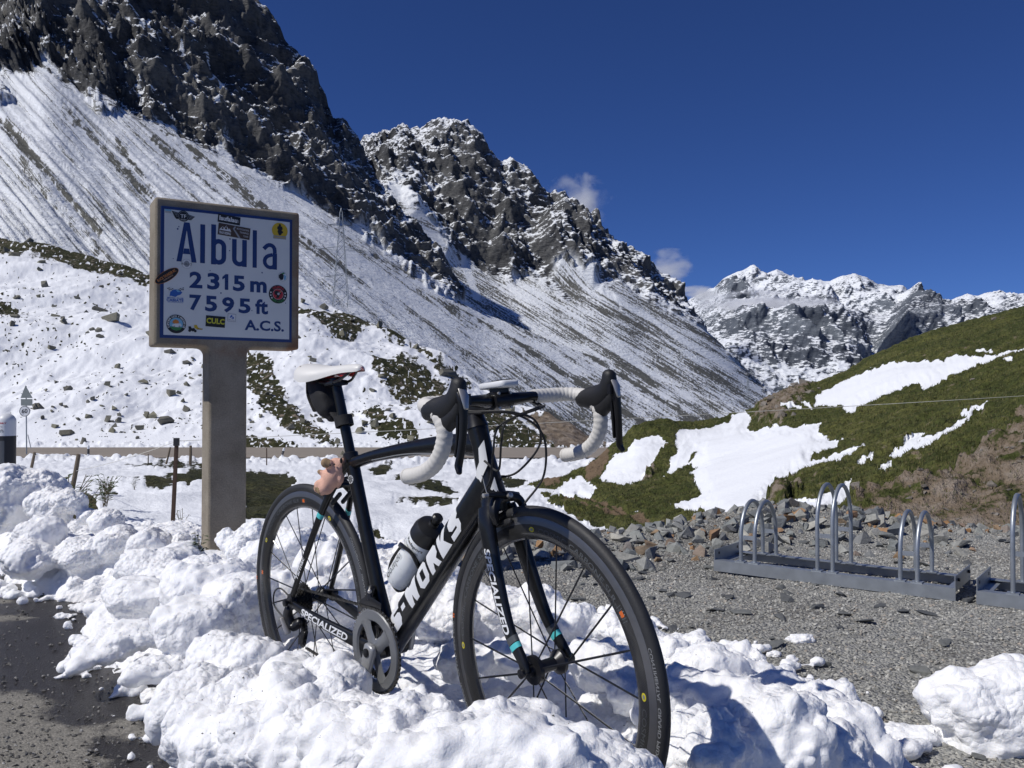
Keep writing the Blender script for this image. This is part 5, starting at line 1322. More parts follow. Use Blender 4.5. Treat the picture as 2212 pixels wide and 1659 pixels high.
# stickers: flat prints on the plate, several inks each
INK = ['print_' + k for k in ('black', 'white', 'yellow', 'lemon', 'red', 'green', 'blue', 'sky', 'grey', 'brown', 'orange', 'tan', 'silver')]
I = {k[6:]: i for i, k in enumerate(INK)}
KX = (sgn(900, 800)[0] - sgn(800, 800)[0]) / 100     # metres per zoom pixel, about
class Sticker:
    def __init__(s, x, y, rot=0.0):
        s.mb = MB(); s.c = sgn(x, y); s.rot = radians(rot); s.k = 0
        s.x, s.y = x, y
    def pt(s, dx, dy, lv):
        """offset in zoom pixels, y up"""
        u, v = dx * KX, dy * KX
        if s.rot: u, v = u * cos(s.rot) - v * sin(s.rot), u * sin(s.rot) + v * cos(s.rot)
        return S(s.c[0] + u, s.c[1] + v, LW + 0.0008 + lv * 0.00025)
    def poly(s, pts, ink, lv): s.mb.add([s.pt(a, b, lv) for a, b in pts], [tuple(range(len(pts)))], I[ink])
    def disc(s, r, ink, lv, cx=0, cy=0, ry=None): s.poly([(cx + r * cos(t), cy + (ry or r) * sin(t)) for t in np.linspace(0, 2 * pi, 33)[:-1]], ink, lv)
    def rect(s, x0, y0, x1, y1, ink, lv): s.poly([(x0, y0), (x1, y0), (x1, y1), (x0, y1)], ink, lv)
    def text(s, t, x, y, w, h, ink, lv, bold=0.02): put_text(s.mb, t, lambda a, b: s.pt(a, b, lv), x, y, w, h, I[ink], bold)
    def ring_text(s, t, r, h, a0, a1, ink, lv, inward=False):
        """letters along an arc of radius r (degrees, clockwise for the top)"""
        for i, ch in enumerate(t):
            if ch == ' ': continue
            a = radians(a0 + (a1 - a0) * i / max(1, len(t) - 1))
            def fn(p, q, a=a):
                p -= h * .33
                if inward: return s.pt((r - q) * cos(a) - p * sin(a), (r - q) * sin(a) + p * cos(a), lv)
                return s.pt((r + q) * cos(a) + p * sin(a), (r + q) * sin(a) - p * cos(a), lv)
            put_text(s.mb, ch, fn, 0, 0, None, h, I[ink], 0.03)
    def done(s, label): return s.mb.build('sticker', INK, plate, label=label)
st = Sticker(425, 325); st.poly([(-105, 40), (-30, 25), (-30, -25), (-60, -35), (-75, -20)], 'black', 0); st.poly([(105, 5), (30, 25), (30, -30), (70, -32), (85, -15)], 'black', 0.3)
for k in range(3): st.poly([(-92 + k * 12, 30 - k * 15), (-40, 18 - k * 15), (-40, 14 - k * 15), (-88 + k * 12, 25 - k * 15)], 'grey', 1); st.poly([(95 - k * 10, 2 - k * 11), (42, 16 - k * 14), (42, 12 - k * 14), (90 - k * 10, -2 - k * 11)], 'grey', 1)
st.disc(52, 'black', 1.2); st.disc(44, 'grey', 2); st.disc(41, 'black', 3); st.text('TF', -26, -18, 52, 34, 'white', 4); st.text('moto', -22, -38, 44, 12, 'silver', 4); st.done('round black winged sticker at the top left of the plate')
st = Sticker(282, 278); st.rect(-28, -18, 28, 18, 'silver', 0); st.rect(-28, 2, 28, 16, 'sky', 1); st.text('nagaia', -24, -12, 48, 10, 'grey', 1); st.done('tiny pale blue sticker in the top left corner')
st = Sticker(857, 357, -4.5); st.rect(-106, -40, 106, 40, 'black', 0); st.text('laufalau', -92, -20, 170, 46, 'white', 1, 0.035); st.text('m', 82, -18, 12, 26, 'grey', 1); st.done('black sticker with white lettering above the place name')
st = Sticker(905, 468, -5); st.rect(-152, -58, 152, 56, 'brown', 0); st.poly([(-142, -10), (-112, 30), (-98, 12), (-80, 44), (-55, 8), (-45, 18), (-28, -10)], 'white', 1); st.poly([(-112, 30), (-100, 2), (-122, 2)], 'brown', 2); st.poly([(-80, 44), (-66, 4), (-92, 4)], 'brown', 2)
st.text('TRAX RIDING', -142, -46, 112, 26, 'white', 1, 0.03); st.poly([(0, 50), (14, 50), (2, 20), (30, -10), (66, -56), (46, -56), (10, -10), (-16, 22)], 'grey', 1); st.text('MOTOCOACHING', 22, 22, 118, 18, 'silver', 2); st.text('TRAININGS', 52, -8, 86, 18, 'silver', 2); st.text('TOURS', 88, -40, 50, 18, 'silver', 2); st.done('brown sticker with white mountains across the letters b and u')
st = Sticker(1335, 462); st.disc(79, 'yellow', 0); st.rect(-66, -84, 64, -52, 'grey', 1); st.text('SULAWESI', -56, -76, 110, 16, 'yellow', 2)
st.disc(12, 'black', 2, 0, 54); st.poly([(-22, 44), (22, 44), (30, 18), (18, 6), (26, -14), (14, -40), (-2, -48), (-14, -38), (-24, -10), (-16, 8), (-28, 18)], 'black', 2.4); st.rect(18, -22, 32, -4, 'black', 2.8); st.done('yellow round sticker with a black motorbike rider')
st = Sticker(457, 775); st.disc(46, 'silver', 0); st.disc(42, 'white', 1); st.disc(24, 'grey', 2, 0, 0, 30); st.text('ROLLO', -46, -12, 92, 22, 'black', 3, 0.0); st.done('small round silver sticker touching the foot of the letter A')
st = Sticker(270, 888, 36); st.disc(124, 'orange', 0, ry=48); st.disc(120, 'black', 1, ry=45); st.text('BLACK THUNDER MC', -98, -8, 196, 26, 'orange', 2, 0.02); st.text('BIKERS', -50, -28, 100, 13, 'tan', 2); st.done('tilted black oval sticker with orange lettering over the blue border')
st = Sticker(1362, 895); st.disc(46, 'grey', 0); st.disc(43, 'white', 1); st.poly([(-40, 10), (-20, 30), (0, 34), (10, 10), (4, -30), (-20, -36), (-38, -14)], 'black', 2); st.poly([(12, 20), (36, 8), (32, -26), (14, -36), (10, -10)], 'sky', 2); st.poly([(-14, 30), (6, 42), (24, 34), (6, 24)], 'green', 3); st.done('small round picture sticker at the right edge of the plate')
st = Sticker(1318, 1062); st.disc(92, 'black', 0); st.disc(54, 'silver', 1); st.disc(51, 'red', 2); st.ring_text('SQUADRA', 60, 24, 128, 52, 'red', 1); st.ring_text('MOTO GUZZI', 84, 22, 222, 318, 'green', 1, True)
for a in (168, 190, 212, 12, -10, -32):
    q = radians(a); cx_, cy_ = 73 * cos(q), 73 * sin(q); st.poly([(cx_ + (12 if i % 2 == 0 else 5) * sin(pi * i / 5), cy_ + (12 if i % 2 == 0 else 5) * cos(pi * i / 5)) for i in range(10)], 'white', 1.5)
st.poly([(-36, 26), (-10, 36), (20, 22), (34, 8), (18, -4), (10, -34), (-22, -40), (-12, -12), (-34, -4)], 'black', 3); st.disc(12, 'silver', 4, 4, 4); st.poly([(30, 36), (36, 30), (10, 8), (6, 12)], 'tan', 3.5); st.done('round black and red sticker with white stars beside the heights')
st = Sticker(350, 1042)
for k in range(4):
    for j in range(3): st.poly([(-74 + k * 14, 20 + j * 8 - k * 3), (-60 + k * 14, 17 + j * 8 - k * 3), (-60 + k * 14, 25 + j * 8 - k * 3), (-74 + k * 14, 28 + j * 8 - k * 3)], 'black' if (k + j) % 2 else 'white', 0); st.poly([(24 + k * 13, 10 + j * 8 + k * 4), (37 + k * 13, 13 + j * 8 + k * 4), (37 + k * 13, 21 + j * 8 + k * 4), (24 + k * 13, 18 + j * 8 + k * 4)], 'black' if (k + j) % 2 else 'white', 0)
st.poly([(-52, -40), (-44, 0), (-20, 20), (10, 26), (40, 18), (62, 0), (44, -22), (20, -30), (0, -46), (-30, -36)], 'blue', 1); st.poly([(0, 24), (30, 22), (44, 6), (20, 2)], 'sky', 2); st.poly([(-40, -34), (-26, -10), (6, -12), (10, -32), (-16, -42)], 'blue', 2.5)
st.text('MOTO  CLUB', -70, -62, 140, 13, 'blue', 3); st.text('CABIATE', -78, -90, 152, 26, 'blue', 3, 0.03); st.rect(-66, -98, 66, -95, 'blue', 3); st.done('blue motor club sticker with chequered flags below the oval sticker')
st = Sticker(358, 1342); st.disc(88, 'black', 0); st.disc(60, 'sky', 1); st.poly([(-54, -24), (54, -30), (36, -54), (0, -62), (-38, -50)], 'green', 2); st.poly([(-30, 30), (-6, 44), (18, 34), (26, 10), (-8, 0), (-34, 10)], 'orange', 2.5); st.poly([(-40, -10), (-10, 4), (40, 6), (50, -14), (20, -30), (-24, -28)], 'white', 3); st.disc(8, 'grey', 4, -18, -24); st.disc(8, 'grey', 4, 28, -22); st.ring_text('SUPERMICCO FABERNICE', 64, 18, 205, -25, 'white', 1); st.done('round sticker with a black lettered rim at the bottom left')
st = Sticker(535, 1388); st.poly([(-60, 20), (-40, 24), (-30, 4), (-6, 8), (6, -16), (-20, -26), (-56, -12)], 'black', 0); st.disc(13, 'black', 1, -48, -18); st.disc(13, 'black', 1, 2, -20); st.poly([(-10, 34), (14, 40), (32, 10), (70, 4), (68, -6), (20, -4), (-4, 8)], 'yellow', 0.5); st.text('offroad', 16, -6, 52, 12, 'brown', 2); st.done('small black and yellow buggy sticker along the lower edge')
st = Sticker(728, 1320, -2.5); st.rect(-90, -52, 90, 54, 'black', 0); st.text('CULC', -84, -22, 170, 54, 'lemon', 1, 0.04); st.done('black sticker with yellow brush lettering below the heights')
st = Sticker(882, 1283, -3); st.rect(-39, -37, 39, 38, 'grey', 0); st.rect(-35, -33, 35, 34, 'white', 1); st.poly([(-20, 4), (-8, 24), (6, 26), (0, 14), (18, 8), (22, -6), (8, -14), (-6, -8), (10, -4), (2, 4), (-10, 2), (-14, -6)], 'blue', 2); st.text('bike.com', -28, -26, 56, 10, 'grey', 2); st.done('small framed white sticker with a blue swirl')

# ================================================================== road furniture and fences
plain('post_white', (0.72, 0.73, 0.74), 0.45, var=0.08, scale=15)
plain('post_black', (0.018, 0.018, 0.02), 0.5, bump=0.3)
plain('reflector', (0.10, 0.105, 0.11), 0.25, bump=0.9, bscale=160)
plain('galvanised', (0.36, 0.39, 0.42), 0.42, metal=0.65, var=0.22, scale=18, bump=0.15)
plain('galvanised_dull', (0.30, 0.33, 0.36), 0.55, metal=0.4, var=0.25, scale=12)
plain('weathered_wood', (0.16, 0.125, 0.085), 0.85, var=0.4, scale=25, bump=0.7, bscale=60)
plain('rusty_steel', (0.075, 0.045, 0.03), 0.6, metal=0.4, var=0.5, scale=30, bump=0.3)
plain('sign_back', (0.21, 0.235, 0.23), 0.6, var=0.12, scale=4)
plain('fence_wire', (0.62, 0.60, 0.52), 0.6)
def marker_post(p, h, label, near=False, lean=(0, 0), group=None):
    t = thing('marker_post', label, 'marker post', p, (lean[0], lean[1], 0), group)
    r = 0.064
    zb0, zb1 = h * 0.44, h * 0.76
    if near: zb0, zb1 = h - 0.395, h - 0.165
    n_ = 28 if near else 12
    mb = MB(); mb.lathe([(-0.3, r * 1.02), (zb0, r)], (0, 0, 0), (0, 0, 1), n_); mb.build('shaft', 'post_white', t)
    mb = MB(); mb.lathe([(zb0, r * 1.0), (zb0, r * 1.012), (zb1, r * 1.012), (zb1, r)], (0, 0, 0), (0, 0, 1), n_); band = mb.build('black_band', 'post_black', t)
    mb = MB(); mb.lathe([(zb1, r)] + [(h - r * 0.9 + r * 0.9 * sin(a), r * cos(a)) for a in np.linspace(0, pi / 2, 9)], (0, 0, 0), (0, 0, 1), n_); cap = mb.build('cap', 'post_white', t)
    mb = MB(); rr = r * 1.02
    def onpost(u, v): a = u / rr - pi / 2; return (rr * cos(a) * 1.004, rr * sin(a) * 1.004, v)
    f_ = [onpost(u, v) for v in (zb0 + .03, zb1 - .035) for u in np.linspace(-.022, .022, 5)]
    mb.add(f_, [(i, i + 1, i + 6, i + 5) for i in range(4)]); mb.build('reflector', 'reflector', band)
    if near:
        mb = MB()
        def oncap(u, v): a = u / r - pi / 2 + .12; return (r * cos(a) * 1.012, r * sin(a) * 1.012, v)
        put_text(mb, 'C3RT', oncap, -.040, zb1 + .088, .066, .011, 0, 0.03, 0.2); put_text(mb, 'RV2 ~', oncap, -.045, zb1 + .063, .07, .010, 1, 0.0, 0.2)
        for k in range(2): put_text(mb, 'o', lambda u, v: oncap(u, v), -.024 + k * .02, zb1 + .026, None, .014, 1, 0.02, 0.2)
        mb.add([oncap(u, v) for u, v in ((-.018, zb1 + .038), (-.002, zb1 + .036), (.004, zb1 + .046), (-.012, zb1 + .049))], [(0, 1, 2, 3)], 1)
        mb.build('lettering', ['print_red', 'print_grey'], cap)
    return t
pb = pix(13, 1010, 6.4); top_z = pix(13, 893, 6.4).z
marker_post(Vector((pb.x, 6.4, top_z - 0.9)), 0.9, 'large white bollard with black band at the left edge', True)
p = a_point(190.6, 990); p = pix(190.6, 990, 49.5); marker_post(Vector((p.x, p.y, p.z - .15)), 0.90, 'small white and black marker post at the near roadside', False, (0, 0))
p = pix(607, 990, 49.5); marker_post(Vector((p.x, p.y, p.z - .1)), 0.72, 'tilted marker post at the roadside just right of the sign post', False, (0, .25))
p = pix(861, 968, 60.3); marker_post(Vector((p.x, p.y, p.z - .1)), 0.72, 'marker post across the road, seen over the top tube', False)

# warning sign seen from behind and a 60 sign on one pole
D = 52.0; k7 = .2655
p = pix(57, 967, D)
t = thing('road_sign', 'triangular road sign from behind over a round 60 sign', 'road sign', p)
def RS(zx, zy, w=0.0):
    q = pix(zx * k7, 779.4 + zy * k7, D) - p
    return (q.x, -w, q.z)
mb = MB(); mb.tube([(0, 0.03, -0.4), (RS(210, 205)[0], 0.03, RS(210, 205)[2])], 0.035, 8); mb.build('pole', 'galvanised_dull', t)
mb = MB(); mb.prism([RS(*q)[::2] for q in ((208, 200), (266, 303), (168, 303))], lambda u, v, w: (u, -w, v), 0.02); b1 = mb.build('triangle_plate', 'sign_back', t)
mb = MB(); mb.box(RS(208, 268), (.55, .03, .05)); mb.box(RS(208, 245), (.35, .03, .04)); mb.build('bracket', 'galvanised_dull', b1)
mb = MB(); mb.prism([RS(*q)[::2] for q in ((171, 311), (264, 311), (264, 365), (171, 365))], lambda u, v, w: (u, -w, v), 0.02); mb.build('lower_plate', 'sign_back', t)
c_ = RS(207, 410); r60 = 43 * k7 / FV * D
mb = MB(); mb.lathe([(-.02, 0), (-.02, r60), (.02, r60), (.02, 0)], (c_[0], -0.07, c_[2]), (0, 1, 0), 28); dsc = mb.build('disc', 'post_white', t)
mb = MB(); mb.lathe([(0, r60 * .90), (0, r60 * .99)], (c_[0], -0.094, c_[2]), (0, 1, 0), 28); put_text(mb, '60', lambda u, v: (c_[0] + u, -0.0945, c_[2] + v), -r60 * .56, -r60 * .38, r60 * 1.12, r60 * .8, 0, 0.02)
for o_ in (-.05, 0, .05): mb.add([(c_[0] + a * r60 * .66 + o_ + e_, -0.093, c_[2] + a * r60 * .66 - o_) for a, e_ in ((-1, 0), (1, 0), (1, .012), (-1, .012))], [(0, 1, 2, 3)])
mb.build('numerals', 'post_black', dsc)
mb = MB(); mb.tube([RS(226, 600), RS(252, 712)], 0.022, 6); mb.build('strut', 'galvanised_dull', t)

# fence posts and wires
def stake(px0, py0, px1, py1, d, w, mat, label, kind='post', group=None, extra=None):
    top, bot = pix(px0, py0, d), pix(px1, py1, d)
    dirv = (bot - top).normalized()
    t = thing('fence_post', label, 'fence post', bot, None, group)
    mb = MB()
    if kind == 'tee':
        mb.box((0, 0, 0), (.01, .01, .01)); mb.v, mb.f, mb.m = [], [], []
        a = Vector((0, 0, 0)) + dirv * 0.3; b = top - bot
        mb.loft([a, b], [(w * .5, .004)] * 2, up=(0, 1, 0), n=4, power=60); mb.loft([a + Vector((.0, .02, 0)), b + Vector((0, .02, 0))], [(.004, w * .4)] * 2, up=(0, 1, 0), n=4, power=60)
    else:
        mb.loft([dirv * 0.3, (top - bot) * .5 + Vector((w * .06, 0, 0)), top - bot], [(w * .52, w * .52), (w * .5, w * .5), (w * .45, w * .45)], up=(0, 1, 0), n=10, power=3)
    sh = mb.build('shaft', mat, t, bevel=.002 if d < 20 else 0)
    for q in (extra or ()):
        f, side_ = q; c = (top - bot) * f
        mb = MB(); mb.lathe([(0, .008), (.01, .018), (.03, .02), (.045, .012), (.05, .0)], c, (side_, -.3, .1), 10); mb.build('insulator', 'post_black', t)
    return top
steel_top = stake(382, 947, 372, 1154, 9.5, .050, 'rusty_steel', 'dark steel fence post standing in snow left of the sign', 'tee')
mbt = MB(); cc = pix(382, 952, 9.5); bt = pix(372, 1154, 9.5)
mbt.loft([cc - bt + Vector((0, -.01, -.055)), cc - bt + Vector((0, -.01, .03))], [(.03, .03)] * 2, up=(0, 1, 0), n=8, power=4); mbt.build('insulator', 'post_black', bpy.data.objects['fence_post'])
wood_top = stake(170, 981, 155, 1062, 13.0, .062, 'weathered_wood', 'leaning grey wooden fence stake above a tuft of grass', 'post', None, ((.55, 1),))
small_top = stake(75, 977, 65, 1022, 18.0, .055, 'weathered_wood', 'short leaning wooden stake near the left bollard', 'post', None, ((.88, 1),))
stake(412, 962.6, 411, 1000, 36, .11, 'weathered_wood', 'upright far fence stake left of the concrete post', 'post')
stake(368, 966, 361, 994, 40, .08, 'weathered_wood', 'slim leaning far stake beside the steel post', 'post')
stake(320, 981, 320, 1002, 40, .05, 'weathered_wood', 'short thin far stake left of the steel post', 'post')
stake(576, 968, 576, 1003, 40, .05, 'rusty_steel', 'thin far pole between sign post and saddle', 'post')
stake(340, 950, 341, 970, 66, .05, 'weathered_wood', 'thin snow pole beyond the far road edge', 'post')
def wire(pts, r, label, sag=0.0, n=24):
    a, b = pts; V = []
    for i in range(n + 1):
        t_ = i / n; q = a.lerp(b, t_); q.z -= sag * 4 * t_ * (1 - t_); V.append(q)
    mb = MB(); mb.tube(V, r, 5)
    o = mb.build('fence_wire', 'fence_wire', None); tag(o, label, 'wire'); return o
wire((steel_top + Vector((0, 0, -.03)), pix(2330, 848, 10.5)), 0.0034, 'long white fence wire from the steel post across to the right edge', 0.02)
wire((steel_top + Vector((0, 0, -.03)), wood_top.lerp(pix(155, 1062, 13.0), .45)), 0.003, 'slack fence wire from the steel post to the leaning stake', 0.03)
wire((wood_top + Vector((0, 0, -.02)), small_top + Vector((0, 0, -.06))), 0.003, 'short fence wire between the two leaning wooden stakes', 0.03)

# ================================================================== bicycle racks
RA_, RB_ = Vector((.794, -.608, 0)).normalized(), Vector((.608, .794, 0)).normalized()
def bike_rack(origin, heights, label):
    t = thing('bicycle_rack', label, 'bicycle rack', origin, (0, 0, atan2(RA_.y, RA_.x)))
    L_, Dp = 1.19, 0.37
    def angle_bar(name, p0, p1, up, inn, h=.06, wd=.05, th=.004, holes=False):
        """L section from p0 to p1"""
        p0, p1, up, inn = [Vector(q) for q in (p0, p1, up, inn)]
        sec = [(0, 0), (wd, 0), (wd, -th), (th, -th), (th, -h), (0, -h)]
        V = [p + inn * a + up * b for p in (p0, p1) for a, b in sec]
        F = [(i, (i + 1) % 6, 6 + (i + 1) % 6, 6 + i) for i in range(6)] + [(0, 5, 4, 3), (0, 3, 2, 1), (6, 7, 8, 9), (6, 9, 10, 11)]
        mb = MB(); mb.add(V, F); return mb.build(name, 'galvanised', t, 20)
    zt = 0.058
    angle_bar('front_rail', (0, 0, zt), (L_, 0, zt), (0, 0, 1), (0, 1, 0))
    angle_bar('rear_rail', (0, Dp, zt), (L_, Dp, zt), (0, 0, 1), (0, -1, 0), .05)
    for x, s_ in ((0.0, 1), (L_, -1)):
        mb = MB(); mb.box((x + s_ * .0025, Dp / 2, zt + .018), (.004, Dp * .985, .072)); mb.box((x + s_ * .028, Dp / 2, zt - .016), (.046, Dp * .985, .004))
        er = mb.build('end_rail', 'galvanised', t, 20)
        for yy in (.06, Dp - .06):
            mb = MB(); mb.lathe([(-.0035, 0), (-.0035, .008), (.0075, .008), (.0075, 0)], (x - .0015 * s_, yy, zt + .030), (1, 0, 0), 10); mb.build('bolt_hole', 'post_black', er)
    for base, h in zip((.143, .55, .945), heights):
        for k in range(2):
            x = base + k * .076; r = Dp / 2 - .03
            pts = [(x, .03, zt)] + [(x, .03, zt + (h - zt - r * 1.25) * q) for q in (.5, 1)]
            pts += [(x, Dp / 2 - r * cos(a), h - r * 1.25 + r * 1.25 * sin(a)) for a in np.linspace(0.12, pi - .12, 15)]
            pts += [(x, Dp - .03, zt + (h - zt - r * 1.25) * q) for q in (1, .5)] + [(x, Dp - .03, zt)]
            mb = MB(); mb.loft(pts, [(.0105, .0105)] * len(pts), up=(1, 0, 0), n=12)
            hp = mb.build('hoop', 'galvanised', t)
            for yy in (.03, Dp - .03):
                mb = MB(); mb.box((x, yy, zt + .003), (.05, .05, .006)); mb.build('foot_plate', 'galvanised', hp)
        for yy in (.03, Dp - .03):
            mb = MB(); mb.box((base + .038, yy, zt + (h - zt) * .42), (.056, .005, .022)); mb.build('cross_tie', 'galvanised', t)
    return t
r0 = Vector((1.098, 4.73, 0.004))
bike_rack(r0, (.372, .485, .375), 'low galvanised bicycle rack with three pairs of hoops on the gravel')
bike_rack(r0 + RA_ * 1.275, (.485, .375, .485), 'bicycle rack cut off by the right edge of the picture')

# ================================================================== pylons
def pylon(cx_, ytop, ybot, d, arms, half, label, r):
    b = pix(cx_, ybot, d); H_ = pix(cx_, ytop, d).z - b.z
    t = thing('power_pylon', label, 'pylon', b, (0, 0, .3))
    def hw(z): return half * (1 - z / H_) ** 1.0 * .82 + half * .10
    zs = [0] + [H_ * q for q in (.13, .25, .36, .46, .55, .63, .70, .77, .83, .89, .95)]
    for sx_ in (-1, 1):
        for sy_ in (-1, 1):
            mb = MB(); mb.tube([(sx_ * hw(z), sy_ * hw(z), z) for z in zs] + [(0, 0, H_)], r, 5); mb.build('leg', 'galvanised_dull', t)
    mb = MB()
    for z0, z1 in zip(zs[:-1], zs[1:]):
        for k in range(4):
            c4 = [(-1, -1), (1, -1), (1, 1), (-1, 1)]; a_, b_ = c4[k], c4[(k + 1) % 4]
            mb.tube([(a_[0] * hw(z0), a_[1] * hw(z0), z0), (b_[0] * hw(z1), b_[1] * hw(z1), z1)], r * .6, 4)
            mb.tube([(b_[0] * hw(z0), b_[1] * hw(z0), z0), (a_[0] * hw(z1), a_[1] * hw(z1), z1)], r * .6, 4)
    mb.build('bracing', 'galvanised_dull', t)['kind'] = 'stuff'
    tips = []
    for y_, x0, x1 in arms:
        z = pix(cx_, y_, d).z - b.z; w0 = pix(x0, y_, d).x - b.x; w1 = pix(x1, y_, d).x - b.x
        mb = MB()
        for w_ in (w0, w1):
            for s_ in (-1, 1):
                mb.tube([(0, s_ * hw(z), z + abs(w_) * .18), (w_, 0, z)], r * .7, 4); mb.tube([(math.copysign(hw(z), w_), s_ * hw(z), z), (w_, 0, z)], r * .7, 4)
            for q in (.35, .65): mb.tube([(w_ * q, 0, z), (w_ * q, 0, z + abs(w_) * .18 * (1 - q))], r * .5, 4)
            mb.tube([(w_, 0, z), (w_, 0, z - 2.0)], r * .6, 4); tips.append((w_, z - 2.0))
        mb.build('cross_arm', 'galvanised_dull', t)['kind'] = 'stuff'
    return [b + Vector((w_ * cos(.3), w_ * sin(.3), z)) for w_, z in tips]
t1 = pylon(736, 449, 664, 300, [(487, 708, 759), (540, 690, 784), (599, 702, 772)], 2.9, 'lattice power pylon behind the snowy slope, right of the sign', .085)
t2 = pylon(1615.7, 815, 876, 1150, [(826, 1607, 1625), (838, 1602, 1630), (850, 1605, 1627)], 3.4, 'tiny distant power pylon at the foot of the scree', .16)
plain('cable', (0.25, 0.26, 0.27), 0.5, metal=0.3)
for i, (a, b) in enumerate(zip(t1, t2)):
    far_l = a + Vector((-260, -60 + 8 * i, 60)); side_w = ('left', 'right')[i % 2]; lev = ('top', 'middle', 'lowest')[i // 2]
    V = []
    for q0, q1, sg in ((far_l, a, 6), (a, b, 26)):
        for k in range(0 if q0 is far_l else 1, 25):
            u = k / 24; q = q0.lerp(q1, u); q.z -= sg * 4 * u * (1 - u); V.append(q)
    mb = MB(); mb.tube(V, 0.022, 4); o = mb.build('power_cable', 'cable'); tag(o, 'power cable on the %s %s arm of the pylon' % (side_w, lev), 'cable', 'power cables')

# ================================================================== clouds
def cloud_mat(name, dens, scale, seed, gain, col=(1, 1, 1)):
    m = bpy.data.materials.new(name); m.use_nodes = True; nt = m.node_tree; MATS[name] = m
    nt.nodes.remove(nt.nodes['Principled BSDF'])
    pv = nd(nt, 'ShaderNodeVolumePrincipled'); pv.inputs['Color'].default_value = (*col, 1); pv.inputs['Anisotropy'].default_value = 0.2
    tc = nd(nt, 'ShaderNodeTexCoord').outputs['Object']
    mp = nd(nt, 'ShaderNodeMapping'); mp.inputs['Location'].default_value = (seed, seed * .7, 0); nt.links.new(tc, mp.inputs[0])
    n = noise_n(nt, mp.outputs[0], scale, 5.0, 0.55, 0.3)
    ln = nd(nt, 'ShaderNodeVectorMath', operation='LENGTH'); nt.links.new(tc, ln.inputs[0])
    f = math_n(nt, 'SUBTRACT', 0.62, math_n(nt, 'MULTIPLY', ln.outputs['Value'], 0.62))
    dd = math_n(nt, 'ADD', f, math_n(nt, 'MULTIPLY', math_n(nt, 'SUBTRACT', n, 0.5), gain))
    dd = math_n(nt, 'MULTIPLY', math_n(nt, 'SUBTRACT', dd, 0.18, True), dens)
    nt.links.new(dd, pv.inputs['Density']); nt.links.new(pv.outputs[0], nt.nodes['Material Output'].inputs['Volume'])
    return m
def cloud(cx_, cy_, w, h, d, dens, scale, seed, label, gain=1.5):
    V, F = ICO3; me = np_mesh('cloud', V, F, True); m = cloud_mat('cloud_%d' % seed, dens, scale, seed, gain); me.materials.append(m)
    o = link('cloud', me); o.location = pix(cx_, cy_, d); k = d / FV / 2
    o.scale = (w * k, max(w, h) * k * .7, h * k); tag(o, label, 'cloud')
cloud(1252, 432, 165, 135, 2300, .075, 1.5, 3, 'small white cloud behind the second peak')
cloud(1442, 580, 165, 90, 2600, .06, 1.4, 8, 'small low cloud beside the end of the ridge')
cloud(1500, 636, 130, 50, 3000, .09, 1.4, 12, 'wisp of cloud touching the ridge before the far range')
cloud(1650, 655, 330, 66, 4300, .07, 1.6, 17, 'thin veil of mist across the far snowy range')

# ================================================================== the road bicycle
def carbon_mat():
    m, nt, b = new_mat('carbon_gloss')
    pos = nd(nt, 'ShaderNodeTexCoord').outputs['Object']
    n = noise_n(nt, pos, 60.0, 4.0, 0.6)
    r = ramp(nt, [(0.3, (0.004, 0.004, 0.004)), (0.7, (0.009, 0.009, 0.009))]); nt.links.new(n, r.inputs[0])
    nt.links.new(r.outputs[0], b.inputs['Base Color']); b.inputs['Roughness'].default_value = 0.34
    b.inputs['Coat Weight'].default_value = 0.3; b.inputs['Coat Roughness'].default_value = 0.08; b.inputs['Specular IOR Level'].default_value = 0.35
    m2, nt, b = new_mat('carbon_weave')
    pos = nd(nt, 'ShaderNodeTexCoord').outputs['Object']
    ck = nd(nt, 'ShaderNodeTexChecker', i_Scale=420.0); nt.links.new(pos, ck.inputs['Vector'])
    ck.inputs['Color1'].default_value = (0.014, 0.014, 0.014, 1); ck.inputs['Color2'].default_value = (0.030, 0.029, 0.027, 1)
    nt.links.new(ck.outputs['Color'], b.inputs['Base Color']); b.inputs['Roughness'].default_value = 0.3; b.inputs['Coat Weight'].default_value = 0.4
carbon_mat()
plain('rubber', (0.022, 0.022, 0.023), 0.62, var=0.25, scale=30, bump=0.2, bscale=300)
plain('tyre_rubber', (0.026, 0.026, 0.027), 0.60, var=0.3, scale=25, bump=0.25, bscale=260)
plain('brake_track', (0.16, 0.16, 0.165), 0.38, metal=0.7, var=0.1, scale=60)
plain('black_alloy', (0.016, 0.016, 0.018), 0.35, metal=0.3, var=0.2)
plain('crank_grey', (0.19, 0.195, 0.20), 0.40, metal=0.35, var=0.12, scale=12, coat=0.2)
plain('crank_polish', (0.34, 0.345, 0.35), 0.34, metal=0.35, var=0.1, scale=14)
plain('chain_steel', (0.10, 0.095, 0.085), 0.4, metal=0.8, var=0.3, scale=200)
plain('chrome', (0.50, 0.48, 0.45), 0.38, metal=0.6, var=0.05)
plain('tape_white', (0.66, 0.64, 0.60), 0.6, var=0.05, scale=30, bump=0.35, bscale=120)
plain('tape_seam', (0.40, 0.385, 0.36), 0.7)
plain('saddle_white', (0.74, 0.73, 0.70), 0.42, var=0.04, scale=20, bump=0.15, bscale=300)
plain('saddle_red', (0.45, 0.02, 0.018), 0.35, coat=0.3)
plain('decal_white', (0.74, 0.75, 0.76), 0.4, var=0.02)
plain('decal_grey', (0.20, 0.205, 0.21), 0.4, var=0.05)
plain('decal_dim', (0.075, 0.08, 0.085), 0.4, var=0.05)
plain('decal_teal', (0.09, 0.52, 0.53), 0.4, var=0.03)
plain('decal_yellow', (0.55, 0.48, 0.02), 0.4); plain('decal_orange', (0.62, 0.13, 0.02), 0.4)
